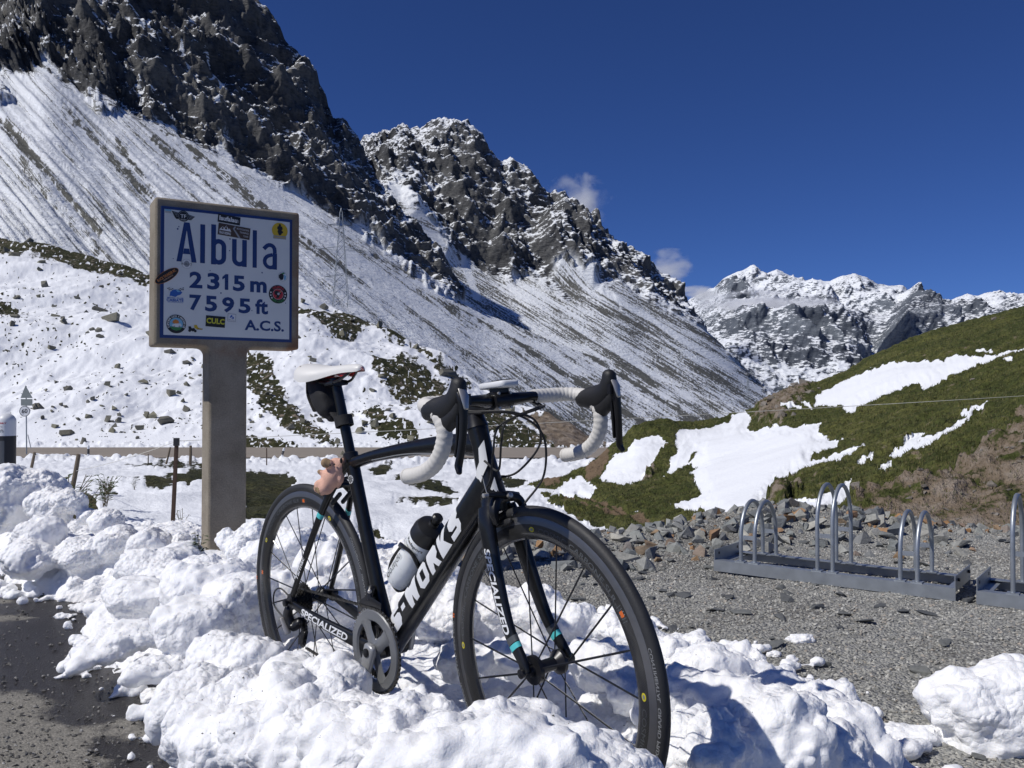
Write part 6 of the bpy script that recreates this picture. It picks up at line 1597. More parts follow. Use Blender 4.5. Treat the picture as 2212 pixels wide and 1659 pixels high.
plain('hood_rubber', (0.014, 0.014, 0.015), 0.55, bump=0.25, bscale=400)
plain('nylon_black', (0.014, 0.014, 0.016), 0.8, bump=0.5, bscale=250)
plain('bottle_clear', (0.78, 0.80, 0.80), 0.28, sss=0.5, var=0.04); plain('bottle_cap', (0.014, 0.014, 0.014), 0.42)
plain('plush_pink', (0.78, 0.46, 0.35), 0.95, var=0.12, scale=90, bump=1.0, bscale=600); plain('plush_tan', (0.34, 0.23, 0.13), 0.95, var=0.15, scale=90, bump=1.0, bscale=600)

BT = Vector((-0.31704, 2.25425, -0.63252 + CAMZ)); BE = (radians(2.315), radians(-1.389), radians(-47.82)); STEER = radians(-3.92)
BM = Matrix.Rotation(BE[2], 3, 'Z') @ Matrix.Rotation(BE[1], 3, 'Y') @ Matrix.Rotation(BE[0], 3, 'X')
OFF = (0, 0, 0.265)
bike = thing('road_bicycle', 'black carbon road bicycle with white bar tape standing in the snow', 'bicycle', BT - BM @ Vector(OFF), BE)
def B(mb, name, mats, parent=None, **k): return mb.build(name, mats, parent or bike, off=OFF, **k)
def V3(*a): return Vector(a)
ang = radians(73.5); st_ax = V3(-cos(ang), 0, sin(ang)); HTt = V3(.395, 0, .565); HTb = HTt - st_ax * .165
RAx, FA0 = V3(-.402, 0, .069), V3(.588, 0, .069)
SR = Matrix.Rotation(STEER, 3, st_ax)
def ste(p): return HTt + SR @ (Vector(p) - HTt)
FAx = ste(FA0)
cf = 'carbon_gloss'
# --- frame
BANDS = []
def tubepart(name, pts, sizes, n=20, power=2.3, up=(0, 0, 1), seg=5, caps=True, mats=cf):
    P = spline(pts, seg) if len(pts) > 2 else [Vector(pts[0]).lerp(Vector(pts[1]), i / 8) for i in range(9)]
    mb = MB(); mb.loft(P, interp_list(sizes, len(P)), up=up, n=n, power=power, caps=caps)
    return B(mb, name, mats), P, interp_list(sizes, len(P))
head, _, _ = tubepart('head_tube', [HTt + st_ax * .004, HTt - st_ax * .06, HTt - st_ax * .12, HTb - st_ax * .004], [(.0225, .024), (.021, .024), (.024, .028), (.029, .031)], up=(1, 0, 0))
top, _, _ = tubepart('top_tube', [(.402, 0, .525), (.30, 0, .527), (.15, 0, .516), (-.02, 0, .494), (-.12, 0, .474), (-.150, 0, .468)], [(.020, .027), (.019, .024), (.0175, .019), (.016, .016), (.016, .016), (.016, .016)])
mb = MB(); P = spline([(.36, -.0195, .505), (.15, -.0178, .503), (-.02, -.0163, .483)], 6); mb.loft(P, [(.0006, .0016)] * len(P), n=6); B(mb, 'pinstripe', 'decal_grey', top)
DT0, DT1 = V3(.0, 0, .004), V3(.432, 0, .443)
down, DP, DS = tubepart('down_tube', [DT0, DT0.lerp(DT1, .3), DT0.lerp(DT1, .7), DT1], [(.034, .033), (.0305, .036), (.0295, .037), (.026, .036)], power=2.9, n=28)
seat, _, _ = tubepart('seat_tube', [(0, 0, 0), (-.045, 0, .15), (-.095, 0, .316), (-.149, 0, .497)], [(.027, .024), (.0165, .022), (.0155, .020), (.0175, .0185)], up=(1, 0, 0), power=2.5)
mb = MB(); mb.lathe([(-.045, .0), (-.045, .024), (-.043, .0255), (.043, .0255), (.045, .024), (.045, 0)], (0, 0, 0), (0, 1, 0), 28); B(mb, 'bottom_bracket', cf)
for s_ in (-1, 1):
    cs, CP, CS = tubepart('chainstay', [(-.02, s_ * .034, -.004), (-.12, s_ * .040, .010), (-.26, s_ * .058, .038), (-.395, s_ * .066, .066)], [(.0085, .020), (.0085, .019), (.008, .0155), (.006, .010)], power=3.2)
    if s_ < 0: chst, CPr, CSr = cs, CP, CS
    ss, SP, SS_ = tubepart('seatstay', [(-.138, s_ * .010, .474), (-.175, s_ * .022, .437), (-.235, s_ * .042, .345), (-.32, s_ * .056, .205), (-.396, s_ * .064, .082)], [(.010, .014), (.0085, .0125), (.0075, .0105), (.0068, .009), (.006, .008)], power=2.6)
    if s_ < 0: sest, SPr, SSr = ss, SP, SS_
    BANDS.append((SP, SS_, ss))
    mb = MB(); mb.prism([(-.41, .05), (-.388, .048), (-.378, .068), (-.388, .09), (-.404, .092), (-.418, .072)], lambda u, v, w: (u, s_ * (.0635 + w), v), .007); B(mb, 'dropout', 'black_alloy')
mb = MB(); mb.tube([(-.198, -.032, .405), (-.192, 0, .41), (-.198, .032, .405)], .008, 10); B(mb, 'brake_bridge', cf)
# --- lettering wrapped on tubes: u along the tube, v up its visible (right) side
def tube_map(p0, axis, vdir, ra, rv, lift=.0005, power=2.4):
    p0 = Vector(p0); ax = Vector(axis).normalized(); vd = Vector(vdir); vd = (vd - ax * vd.dot(ax)).normalized()
    nn = ax.cross(vd)
    if nn.y > 0: nn = -nn
    e = 2 / power
    def f(u, v):
        a = max(-1.45, min(1.45, v / ((ra + rv) / 2)))
        return p0 + ax * u + nn * (ra * abs(cos(a)) ** e + lift) + vd * (rv * math.copysign(abs(sin(a)) ** e, a) * (1 + lift / rv))
    return f
def glyph(mb, poly, f, mi=0):
    """outline cut into strips along u so that it follows the tube"""
    bm = bmesh.new(); vs = [bm.verts.new((u, v, 0)) for u, v in poly]; bm.faces.new(vs)
    bmesh.ops.triangulate(bm, faces=bm.faces)
    for _ in range(3):
        le = [e for e in bm.edges if e.calc_length() > .009]
        if not le: break
        bmesh.ops.subdivide_edges(bm, edges=le, cuts=1); bmesh.ops.triangulate(bm, faces=bm.faces)
    bm.verts.index_update()
    mb.add([f(v.co.x, v.co.y) for v in bm.verts], [tuple(v.index for v in q.verts) for q in bm.faces], mi); bm.free()
def path_map(P, SZ, up, power, lift=.0006, rev=False):
    """u along a lofted tube from its first point, v up its right-hand side"""
    P = [Vector(p) for p in P]; L = [0.0]
    for a, b in zip(P[:-1], P[1:]): L.append(L[-1] + (b - a).length)
    up = Vector(up); e = 2 / power
    def f(u, v):
        u = max(0.0, min(L[-1], (L[-1] - u) if rev else u)); j = min(len(L) - 2, max(0, int(np.searchsorted(L, u)) - 1)); t = (u - L[j]) / max(1e-9, L[j + 1] - L[j])
        c = P[j].lerp(P[j + 1], t); ax = (P[min(j + 2, len(P) - 1)] - P[max(j - 1, 0)]).normalized()
        uv = (up - ax * up.dot(ax)).normalized(); w = ax.cross(uv)
        if w.y > 0: w = -w
        rw = SZ[j][0] + (SZ[j + 1][0] - SZ[j][0]) * t + lift; rh = SZ[j][1] + (SZ[j + 1][1] - SZ[j][1]) * t + lift
        sa = max(-.97, min(.97, v / rh)); k = math.copysign(abs(sa), sa)
        ca = (1 - abs(sa) ** power) ** (1 / power)
        return c + w * rw * ca + uv * rh * k
    return f
def band(P, SZ, up, power, u0, u1, n, name, mat, parent, grow=.0005):
    L = [0.0]
    for a, b in zip(P[:-1], P[1:]): L.append(L[-1] + (b - a).length)
    Q, Z_ = [], []
    for k in range(6):
        u = u0 + (u1 - u0) * k / 5; j = min(len(L) - 2, max(0, int(np.searchsorted(L, u)) - 1)); t = (u - L[j]) / (L[j + 1] - L[j])
        Q.append(P[j].lerp(P[j + 1], t)); Z_.append(tuple(SZ[j][i] + (SZ[j + 1][i] - SZ[j][i]) * t + grow for i in (0, 1)))
    mb = MB(); mb.loft(Q, Z_, up=up, n=n, power=power); return B(mb, name, mat, parent)
fdt = path_map(DP, DS, (0, 0, 1), 2.9)
_unused = tube_map(DT0, DT1 - DT0, (-.7, 0, .7), .0283, .0313, .0006, 2.9)
# angular block capitals for the down tube, unit cell 1 x 1
GL = {
 'S': [[(0, .0), (.75, 0), (1, .22), (1, .48), (.8, .60), (.36, .60), (.36, .72), (1, .72), (1, 1), (.25, 1), (0, .80), (0, .52), (.2, .38), (.64, .38), (.64, .26), (0, .26)]],
 '-': [[(.1, .38), (.9, .38), (.9, .62), (.1, .62)]],
 'W': [[(0, 1), (.14, 0), (.40, 0), (.5, .42), (.60, 0), (.86, 0), (1, 1), (.74, 1), (.70, .42), (.60, .86), (.40, .86), (.30, .42), (.26, 1)]],
 'O': [[(0, .2), (.22, 0), (.78, 0), (1, .2), (1, .5), (.68, .5), (.68, .27), (.32, .27), (.32, .5), (0, .5)], [(0, .5), (.32, .5), (.32, .73), (.68, .73), (.68, .5), (1, .5), (1, .8), (.78, 1), (.22, 1), (0, .8)]],
 'R': [[(0, 0), (.32, 0), (.32, .34), (.46, .34), (.66, 0), (1, 0), (.78, .38), (1, .52), (1, .82), (.78, 1), (.5, 1), (.5, .74), (.68, .74), (.68, .58), (.32, .58), (.32, .74), (.5, .74), (.5, 1), (0, 1)]],
 'K': [[(0, 0), (.32, 0), (.32, .36), (.62, 0), (1, 0), (.58, .52), (.98, 1), (.62, 1), (.32, .64), (.32, 1), (0, 1)]],
}
wm = MB(); uu = .098
for ch, wd in (('S', .048), ('-', .024), ('W', .066), ('O', .052), ('R', .052), ('K', .052), ('S', .050)):
    for poly in GL[ch]: glyph(wm, [(uu + x * wd + (y - .5) * .010, (y - .5) * .050 + .004) for x, y in poly], fdt)
    uu += wd + .0095
B(wm, 'lettering', 'decal_white', down)
for P_, Z_, o_ in BANDS: band(P_, Z_, (0, 0, 1), 2.6, .180, .194, 20, 'teal_band', 'decal_teal', o_)
wm = MB()
hm = tube_map(HTb, st_ax, (1, 0, 0), .0245, .0285, .0012, 2.3)
for poly in ([(.02, -.012), (.05, .004), (.075, .026), (.13, .03), (.115, .012), (.085, .006), (.06, -.014)], [(-.02, .006), (.015, .014), (.045, .034), (.01, .036), (-.03, .024)]): glyph(wm, poly, hm)
B(wm, 'head_badge', 'decal_white', head)
wm = MB(); put_text(wm, 'SPECIALIZED', path_map(CPr, CSr, (0, 0, 1), 3.2, .0006, True), .062, -.0105, .215, .021, 0, .03, .2, shear=.2)
B(wm, 'lettering', 'decal_white', chst)
wm = MB(); put_text(wm, 'Tarmac', path_map(SPr, SSr, (0, 0, 1), 2.6, .0005, True), .070, -.0055, .075, .011, 0, .02, .2, shear=.2); B(wm, 'lettering', 'decal_white', sest)
wm = MB(); f = tube_map(V3(-.149, 0, .497).lerp(V3(-.095, 0, .316), .38), V3(-.095, 0, .316) - V3(-.149, 0, .497), (1, 0, 0), .0162, .0195, .0007, 2.5)
def disc_on(f, r0, r1, mi): wm.add([f(r * cos(t), r * sin(t) * .9) for r in (r0, r1) for t in np.linspace(0, 2 * pi, 17)[:-1]], [(i, (i + 1) % 16, 16 + (i + 1) % 16, 16 + i) for i in range(16)], mi)
disc_on(f, .0105, .0115, 0); disc_on(f, .0001, .0062, 1); put_text(wm, 'UCI', lambda u, v: f(-v, u) + V3(0, -.0003, 0), -.004, -.0015, .008, .004, 2, .02)
for k in range(7): a0 = k * 2 * pi / 7; wm.add([f(r * cos(t), r * sin(t) * .9) for r in (.0078, .0095) for t in (a0, a0 + .28, a0 + .56)], [(0, 1, 4, 3), (1, 2, 5, 4)], 0)
B(wm, 'sticker', ['decal_white', 'decal_grey', 'decal_dim'], seat)
# --- seat post, saddle
sd = V3(-cos(radians(73.3)), 0, sin(radians(73.3)))
mb = MB(); mb.lathe([(.46, .0145), (.712, .0142), (.727, .017), (.734, .017), (.734, 0)], (0, 0, 0), sd, 20); B(mb, 'seatpost', cf)
mb = MB(); mb.lathe([(-.010, .0195), (-.008, .021), (.010, .021), (.012, .019)], V3(-.146, 0, .487), sd, 22); mb.box((-.168, 0, .480), (.016, .016, .018)); B(mb, 'seat_clamp', 'black_alloy')
SDC = sd * .757 + V3(.010, 0, 0)
def saddle():
    # stations: x, half width, height of the crown, depth of the skirt
    st = [(-.150, .022, .026, .012), (-.146, .046, .028, .028), (-.130, .061, .0275, .042), (-.100, .066, .024, .050), (-.065, .058, .0195, .048), (-.030, .042, .0155, .038), (.01, .029, .0135, .028), (.05, .0225, .0135, .023), (.09, .020, .0135, .022), (.118, .0180, .012, .021), (.132, .0125, .008, .016), (.137, .004, .001, .004)]
    P = np.array(st); xs_ = np.linspace(0, len(st) - 1, 36); rings = []
    Q = np.stack([np.interp(xs_, np.arange(len(st)), P[:, j]) for j in range(4)], 1)
    for j in range(4): Q[1:-1, j] = (Q[:-2, j] + 2 * Q[1:-1, j] + Q[2:, j]) / 4
    n_ = 17; mbt, mbu = MB(), MB(); V, U = [], []
    for x, hw, zc, dp in Q:
        for k in range(n_):
            t = -1 + 2 * k / (n_ - 1); a = t * pi / 2
            y = hw * sin(a) ** 1 if abs(t) < 1 else hw * t
            drop = dp * (1 - cos(a) ** .75) if abs(t) < 1 else dp
            V.append(SDC + V3(x, y, zc - drop))
        for k in range(n_):
            t = -1 + 2 * k / (n_ - 1); U.append(SDC + V3(x, hw * t * .96, zc - dp + .004 + .003 * (1 - t * t)))
    F = [(i * n_ + k, i * n_ + k + 1, (i + 1) * n_ + k + 1, (i + 1) * n_ + k) for i in range(len(Q) - 1) for k in range(n_ - 1)]
    mbt.add(V, F); mbu.add(U, F)
    o = B(mbt, 'saddle', 'saddle_white', sharp=60); B(mbu, 'saddle_base', 'saddle_red', o)
    for s_ in (-1, 1):
        mb = MB(); Pp = spline([SDC + V3(-.10, s_ * .03, -.010), SDC + V3(-.06, s_ * .024, -.028), SDC + V3(-.01, s_ * .022, -.034), SDC + V3(.04, s_ * .021, -.030), SDC + V3(.075, s_ * .014, -.016), SDC + V3(.10, s_ * .008, -.004)], 5)
        mb.tube(Pp, .0038, 8); B(mb, 'rail', 'black_alloy', o)
        mb = MB(); Pp = spline([SDC + V3(.035, s_ * .017, -.006), SDC + V3(.06, s_ * .014, -.014), SDC + V3(.10, s_ * .009, -.002)], 5); mb.loft(Pp, [(.004, .006)] * len(Pp), n=8); B(mb, 'nose_brace', 'saddle_red', o)
    mb = MB(); mb.loft([SDC + V3(-.022, 0, -.036), SDC + V3(.022, 0, -.034)], [(.026, .008)] * 2, n=14, power=4); B(mb, 'rail_clamp', 'black_alloy', o)
    mb = MB()
    for sx in (-1, 1):
        q = [SDC + V3(x, sx * y, z) for x, y, z in ((-.146, .004, .0215), (-.140, .030, .0195), (-.120, .046, .0165), (-.135, .018, .0228))]; mb.add([p_ + V3(0, 0, .0022) for p_ in q], [(0, 1, 2, 3)])
    B(mb, 'saddle_accent', 'saddle_red', o)
saddle()
# --- handlebar, stem, controls (all turn with the fork)
BC = HTt + V3(.084, 0, .060)                     # clamp centre
def hb(x, y, z): return ste(BC + V3(x, y, z))
mb = MB(); mb.lathe([(0, .026), (.006, .0245), (.018, .0225), (.030, .0205)], ste(HTt), st_ax, 24); B(mb, 'headset_cap', 'black_alloy')
mb = MB(); stem_p = [ste(HTt + st_ax * .048 + V3(-.004, 0, 0)), ste(HTt + st_ax * .050 + V3(.035, 0, .0)), hb(-.02, 0, 0), hb(0, 0, 0)]
mb.loft(stem_p, [(.019, .021), (.0165, .0185), (.019, .019), (.021, .0205)], n=20, power=2.8); mb.lathe([(.028, .020), (.030, .0215), (.068, .0215), (.070, .019), (.070, 0)], ste(HTt), st_ax, 20); stem = B(mb, 'stem', 'black_alloy')
mb = MB(); mb.loft([hb(.006, -.024, 0), hb(.006, .024, 0)], [(.0205, .0195)] * 2, up=(0, 0, 1), n=20); B(mb, 'face_plate', 'black_alloy', stem)
for y in (-.016, .016):
    for z in (.016, -.016):
        mb = MB(); mb.lathe([(0, .0032), (.0035, .0032), (.0035, 0)], hb(.022, y, z), SR @ V3(1, 0, 0), 8); B(mb, 'bolt', 'chrome', stem)
half = [(0, 0, 0), (0, .03, 0), (.0, .07, .002), (-.003, .115, .003), (-.003, .15, .003), (.004, .184, .003), (.026, .205, .001), (.060, .210, -.006), (.086, .211, -.024), (.097, .211, -.052), (.088, .213, -.085), (.064, .215, -.112), (.030, .217, -.130), (-.004, .218, -.138), (-.036, .219, -.142)]
bc = MB(); bc.loft([hb(x, y, z) for x, y, z in ((0, -.100, .003), (0, -.075, .003), (0, -.042, .001), (0, 0, 0), (0, .042, .001), (0, .075, .003), (0, .100, .003))], [(.016, .0125), (.021, .0118), (.0175, .0148), (.0160, .0158), (.0175, .0148), (.021, .0118), (.016, .0125)], n=20, power=2.4, up=(0, 0, 1)); bar_o = B(bc, 'handlebar', cf)
for s_ in (1, -1):
    path = [hb(x, s_ * y, z) for x, y, z in half]
    P = spline(path, 10)
    # tape starts beyond the bare centre section
    i0 = next(i for i, p_ in enumerate(P) if abs((SR.inverted() @ (p_ - HTt) + HTt - BC).y) > .094)
    P = P[i0:]
    L = [0.0]
    for a_, b_ in zip(P[:-1], P[1:]): L.append(L[-1] + (b_ - a_).length)
    # resample so that each wrap of tape is a small ramp
    tot = L[-1]; Q, sz = [], []; nw = int(tot / .0125); k4 = 4
    for i in range(nw * k4 + 1):
        s = tot * i / (nw * k4); j = min(len(L) - 2, max(0, int(np.searchsorted(L, s)) - 1)); t = (s - L[j]) / max(1e-9, L[j + 1] - L[j])
        Q.append(P[j].lerp(P[j + 1], t)); r_ = .0155 + .0018 * ((i % k4) / k4); sz.append((r_, r_))
    mb = MB(); mb.loft(Q, sz, up=(0, 1, 0) if False else (.1, .2, 1), n=18, round_caps=False); tp = B(mb, 'bar_tape', 'tape_white', sharp=80)
    mb = MB(); e1 = (Q[-1] - Q[-2]).normalized(); mb.lathe([(-.002, .0168), (.004, .0165), (.008, .013), (.0095, 0)], Q[-1], e1, 18); B(mb, 'bar_plug', 'tape_white', tp)
    # brake hood: rubber body from the bar forward and up to the horn
    hp = spline([hb(.046, s_ * .209, -.010), hb(.072, s_ * .209, -.008), hb(.102, s_ * .207, -.004), hb(.126, s_ * .205, .008), hb(.138, s_ * .203, .026), hb(.141, s_ * .202, .040)], 5)
    hz = interp_list([(.0182, .019), (.0190, .025), (.0175, .026), (.0170, .0215), (.0160, .0185), (.0140, .0160)], len(hp))
    mb = MB(); mb.loft(hp, hz, up=(-.6, 0, 1), n=18, power=2.4, round_caps=True); hood = B(mb, 'brake_hood', 'hood_rubber', sharp=60)
    mb = MB(); mb.loft(spline([hb(.084, s_ * .209, -.036), hb(.106, s_ * .208, -.030), hb(.130, s_ * .206, -.016), hb(.143, s_ * .205, .006)], 4), interp_list([(.013, .020), (.014, .022), (.0135, .018), (.010, .012)], 13), up=(-.6, 0, 1), n=14); B(mb, 'hood_underside', 'hood_rubber', hood)
    lv = spline([hb(.146, s_ * .204, .026), hb(.155, s_ * .205, .010), hb(.157, s_ * .206, -.020), hb(.155, s_ * .209, -.058), hb(.150, s_ * .213, -.092), hb(.146, s_ * .217, -.114), hb(.151, s_ * .220, -.126)], 5)
    mb = MB(); mb.loft(lv, interp_list([(.0115, .007), (.011, .008), (.0085, .0075), (.0075, .0065), (.0078, .006), (.0085, .0055), (.006, .0045)], len(lv)), up=(1, 0, 0), n=14, power=2.6, round_caps=True); lev = B(mb, 'brake_lever', 'black_alloy', sharp=60)
    mb = MB(); lt = [p_ + SR @ V3(-.014, 0, -.004) for p_ in lv[5:21]]; mb.loft(lt, interp_list([(.0075, .0045), (.008, .005), (.006, .0035)], len(lt)), up=(1, 0, 0), n=10, round_caps=True); B(mb, 'shift_paddle', 'black_alloy', lev)
    mb = MB(); mb.loft([hb(.1525, s_ * .203, .032), hb(.1610, s_ * .2035, .016), hb(.1645, s_ * .204, -.006)], [(.0095, .003), (.0105, .004), (.006, .003)], up=(1, 0, 0), n=12, round_caps=True); B(mb, 'lever_cap', 'chrome', lev)
    mb = MB(); mb.box(hb(.152, s_ * .191, .010), (.010, .010, .022)); B(mb, 'pivot_block', 'black_alloy', lev)
# --- fork
crown = ste(HTb - st_ax * .012)
mb = MB(); mb.loft([ste(HTb + st_ax * .004), ste(HTb - st_ax * .012), ste(HTb - st_ax * .030)], [(.030, .029), (.034, .026), (.044, .020)], up=(1, 0, 0), n=22, power=2.6); fork = B(mb, 'fork_crown', cf)
for s_ in (-1, 1):
    fp = [ste(HTb - st_ax * .016 + V3(.004, s_ * .028, 0)), ste(HTb - st_ax * .06 + V3(.004, s_ * .039, 0)), ste(HTb - st_ax * .17 + V3(.006, s_ * .047, 0)), ste(HTb - st_ax * .27 + V3(.017, s_ * .053, 0)), ste(FA0 + V3(-.006, s_ * .057, .020)), ste(FA0 + V3(0, s_ * .058, .0))]
    bl, FP, FS = tubepart('fork_blade', fp, [(.0135, .024), (.0125, .023), (.0105, .020), (.0090, .016), (.0080, .012), (.0085, .013)], up=(1, 0, 0), power=2.5, seg=7, n=22)
    LT = sum((q1 - q0).length for q0, q1 in zip(FP[:-1], FP[1:]))
    band(FP, FS, (1, 0, 0), 2.5, LT - .062, LT - .050, 22, 'teal_band', 'decal_teal', bl)
    band(FP, FS, (1, 0, 0), 2.5, LT - .078, LT - .064, 22, 'grey_band', 'decal_dim', bl)
    if s_ < 0:
        wm = MB(); put_text(wm, 'SPECIALIZED', path_map(FP, FS, (1, 0, 0), 2.5, .0006), LT - .270, -.0095, .185, .0185, 0, .03, .2, shear=.2); B(wm, 'lettering', 'decal_white', bl)
# --- wheels
def wheel(c, ax, nsp, rear, name):
    ax = Vector(ax).normalized(); fw = V3(1, 0, 0); fw = (fw - ax * fw.dot(ax)).normalized(); upv = fw.cross(ax)
    if upv.z < 0: upv = -upv
    c = Vector(c)
    def W(th, r, y): return c + (fw * sin(th) + upv * cos(th)) * r + ax * y      # th from the top towards the front; y to the left
    def ringmesh(prof, n=112):
        mb = MB(); m_ = len(prof)
        V = [W(2 * pi * i / n, r, y) for i in range(n) for r, y in prof]
        F = [(i * m_ + k, i * m_ + k + 1, ((i + 1) % n) * m_ + k + 1, ((i + 1) % n) * m_ + k) for i in range(n) for k in range(m_ - 1)]
        mb.add(V, F); return mb
    half_ = [(.311, .0088), (.300, .0105), (.297, .0108)]
    deep = [(.2965, .0110), (.285, .0118), (.274, .0105), (.266, .0065), (.2625, .0)]
    rim = B(ringmesh([(r, -y) for r, y in deep] + [(r, y) for r, y in deep[::-1][1:]]), 'wheel_rim', 'carbon_weave')
    if rear: rim['label'] = 'rear wheel rim'
    else: rim['label'] = 'front wheel rim'
    for s_ in (-1, 1): B(ringmesh([(r, s_ * y) for r, y in [(.314, .0075)] + half_ + [(.2965, .0109)]]), 'brake_track', 'brake_track', rim)
    tr = .0124
    B(ringmesh([(.3216 + tr * cos(a), tr * sin(a)) for a in np.linspace(-pi * .78, pi * .78, 19)]), 'tyre', 'tyre_rubber', rim)
    # hub
    hw = .065 if rear else .050
    mb = MB(); mb.lathe([(-hw, .0), (-hw, .011), (-hw * .8, .013), (-.040 if not rear else -.022, .030), (-.030 if not rear else -.016, .030), (-.018, .014), (.018, .014), (.030, .026), (.038, .026), (hw * .8, .013), (hw, .011), (hw, 0)], c, ax, 26); hub = B(mb, 'hub', 'black_alloy', rim)
    mb = MB(); mb.tube([c - ax * (hw + .016), c + ax * (hw + .016)], .0045, 10); mb.lathe([(0, .009), (.009, .010), (.011, 0)], c - ax * (hw + .012), -ax, 12); mb.lathe([(0, .010), (.010, .010), (.012, 0)], c + ax * (hw + .012), ax, 12); B(mb, 'skewer', 'black_alloy', rim)
    for i in range(nsp):
        s_ = -1 if i % 2 else 1
        th = 2 * pi * i / nsp + (.10 if rear else .20)
        lean = (.62 if (i // 2) % 2 else -.62) if rear or s_ > 0 else .0
        yh = (-.034 if s_ < 0 else .034) if not rear else (-.018 if s_ < 0 else .034)
        a0 = W(th + lean, .026, yh); a1 = W(th, .268, s_ * .002)
        mb = MB(); mb.loft([a0, a0.lerp(a1, .12), a0.lerp(a1, .9), a1], [(.0013, .0013), (.0009, .0023), (.0009, .0023), (.0015, .0015)], up=ax.cross(a1 - a0), n=8); B(mb, 'spoke', 'black_alloy', rim)
    # print on the right-hand side, and along the tyre wall
    wm = MB()
    def rimmap(t0, r0, mi_y): return lambda u, v: W(t0 + u / .285, r0 + v, -(mi_y + max(0, .0118 - mi_y) * 0))
    for t0 in ((-.95, .62, 2.2, 3.9) if rear else (.05, 1.62, 3.2, 4.75)):
        def fm(u, v, t0=t0):
            r = .2765 + v; y = np.interp(r, [.266, .274, .285, .2965], [.0065, .0105, .0118, .0110]) + .0006
            return W(t0 + u / .285, r, -float(y))
        put_text(wm, 'COSMIC', fm, 0, .003, .085, .011, 0, .0, .35); put_text(wm, 'CARBONE SLR', fm, .094, .003, .155, .011, 0, .02, .35)
        for k in range(6): wm.add([fm(.258 + k * .006 + a_, b_) for a_, b_ in ((0, .002), (.002, .002), (.002, .016), (0, .016))], [(0, 1, 2, 3)], 3 if k in (2, 3) else 0)
        wm.add([fm(.268 + a_, b_) for a_, b_ in ((0, .004), (.012, .004), (.012, .013), (0, .013))], [(0, 1, 2, 3)], 2)
        ov = [(-.022 + .008 * cos(t), .009 + .0055 * sin(t)) for t in np.linspace(0, 2 * pi, 15)[:-1]]; wm.add([fm(a_, b_) for a_, b_ in ov], [tuple(range(14))], 1); wm.add([fm(-.022 + (a_ + .022) * .55, .009 + (b_ - .009) * .5) + ax * -.0003 for a_, b_ in ov], [tuple(range(14))], 3)
    B(wm, 'rim_print', ['decal_dim', 'decal_yellow', 'decal_orange', 'decal_grey'], rim)['kind'] = 'stuff'
    wm = MB()
    def tyremap(t0): return lambda u, v: W(t0 + u / .32, .3216 + (tr + .0005) * cos(-pi * .5 - (v - .0045) / tr), (tr + .0005) * sin(-pi * .5 - (v - .0045) / tr))
    for t0 in (.9, 4.0) if rear else (1.25, 4.1): put_text(wm, 'CONTINENTAL', tyremap(t0), 0, 0, .095, .0075, 0, .02, .4); put_text(wm, 'GRAND PRIX 4000', tyremap(t0), .105, 0, .130, .0075, 0, .02, .4); put_text(wm, 'II', tyremap(t0), .244, 0, .010, .0075, 1, .03, .4)
    B(wm, 'tyre_print', ['decal_grey', 'decal_orange'], rim)['kind'] = 'stuff'
    tv = 2.35 if not rear else 5.3
    mb = MB(); mb.tube([W(tv, .264, 0), W(tv, .225, 0)], .0026, 8); B(mb, 'valve', 'chrome', rim)
    return W
WF = wheel(FAx, SR @ V3(0, 1, 0), 18, False, 'front'); WR = wheel(RAx, (0, 1, 0), 20, True, 'rear')
# --- brakes
def caliper(c, fwd, upd, name_lab, flip=1):
    """dual pivot caliper over the tyre: two arms, pads, central bolt"""
    fwd = Vector(fwd).normalized(); upd = Vector(upd).normalized(); lf = upd.cross(fwd) * 1.0
    q = lambda x, y, z: Vector(c) + fwd * x + lf * y + upd * z
    mb = MB(); mb.loft(spline([q(0, -.034, -.030), q(.004, -.036, -.008), q(.004, -.024, .014), q(.002, .0, .022), q(.002, .026, .020), q(.0, .040, .022)], 5), interp_list([(.007, .008), (.010, .011), (.012, .012), (.013, .013), (.011, .011), (.006, .008)], 26), up=fwd, n=12, power=2.6, round_caps=True); o = B(mb, 'brake_caliper', 'black_alloy')
    mb = MB(); mb.loft(spline([q(.012, .034, -.030), q(.014, .038, -.006), q(.014, .026, .014), q(.013, -.006, .024), q(.012, -.030, .028), q(.010, -.044, .030)], 5), interp_list([(.006, .006), (.008, .008), (.009, .010), (.009, .009), (.006, .006), (.004, .005)], 26), up=fwd, n=12, power=2.6, round_caps=True); B(mb, 'caliper_arm', 'black_alloy', o)
    for s_ in (-1, 1): mb = MB(); mb.loft([q(-.022, s_ * .0165, -.034), q(.028, s_ * .0165, -.034)], [(.0055, .006)] * 2, up=upd, n=10, power=3, round_caps=True); B(mb, 'brake_pad', 'rubber', o)
    mb = MB(); mb.lathe([(0, .0062), (.008, .0062), (.010, .0)], q(.022, 0, .020), fwd, 12); B(mb, 'bolt', 'chrome', o)
    mb = MB(); mb.lathe([(0, .005), (.012, .005), (.013, 0)], q(.010, -.046, .030), lf * -1, 10); B(mb, 'cable_anchor', 'chrome', o)
    mb = MB(); mb.tube([q(.006, -.044, .032), q(.006, -.046, .075)], .0012, 6); B(mb, 'cable_end', 'chrome', o)
cfw = SR @ V3(sin(ang), 0, cos(ang)); cup = SR @ st_ax
caliper(crown + cfw * .032 - cup * .012, cfw, cup, 'front')
srd = V3(-.85, 0, -.2).normalized(); caliper((-.222, 0, .402), (-.83, 0, -.55), (-.55, 0, .83), 'rear')
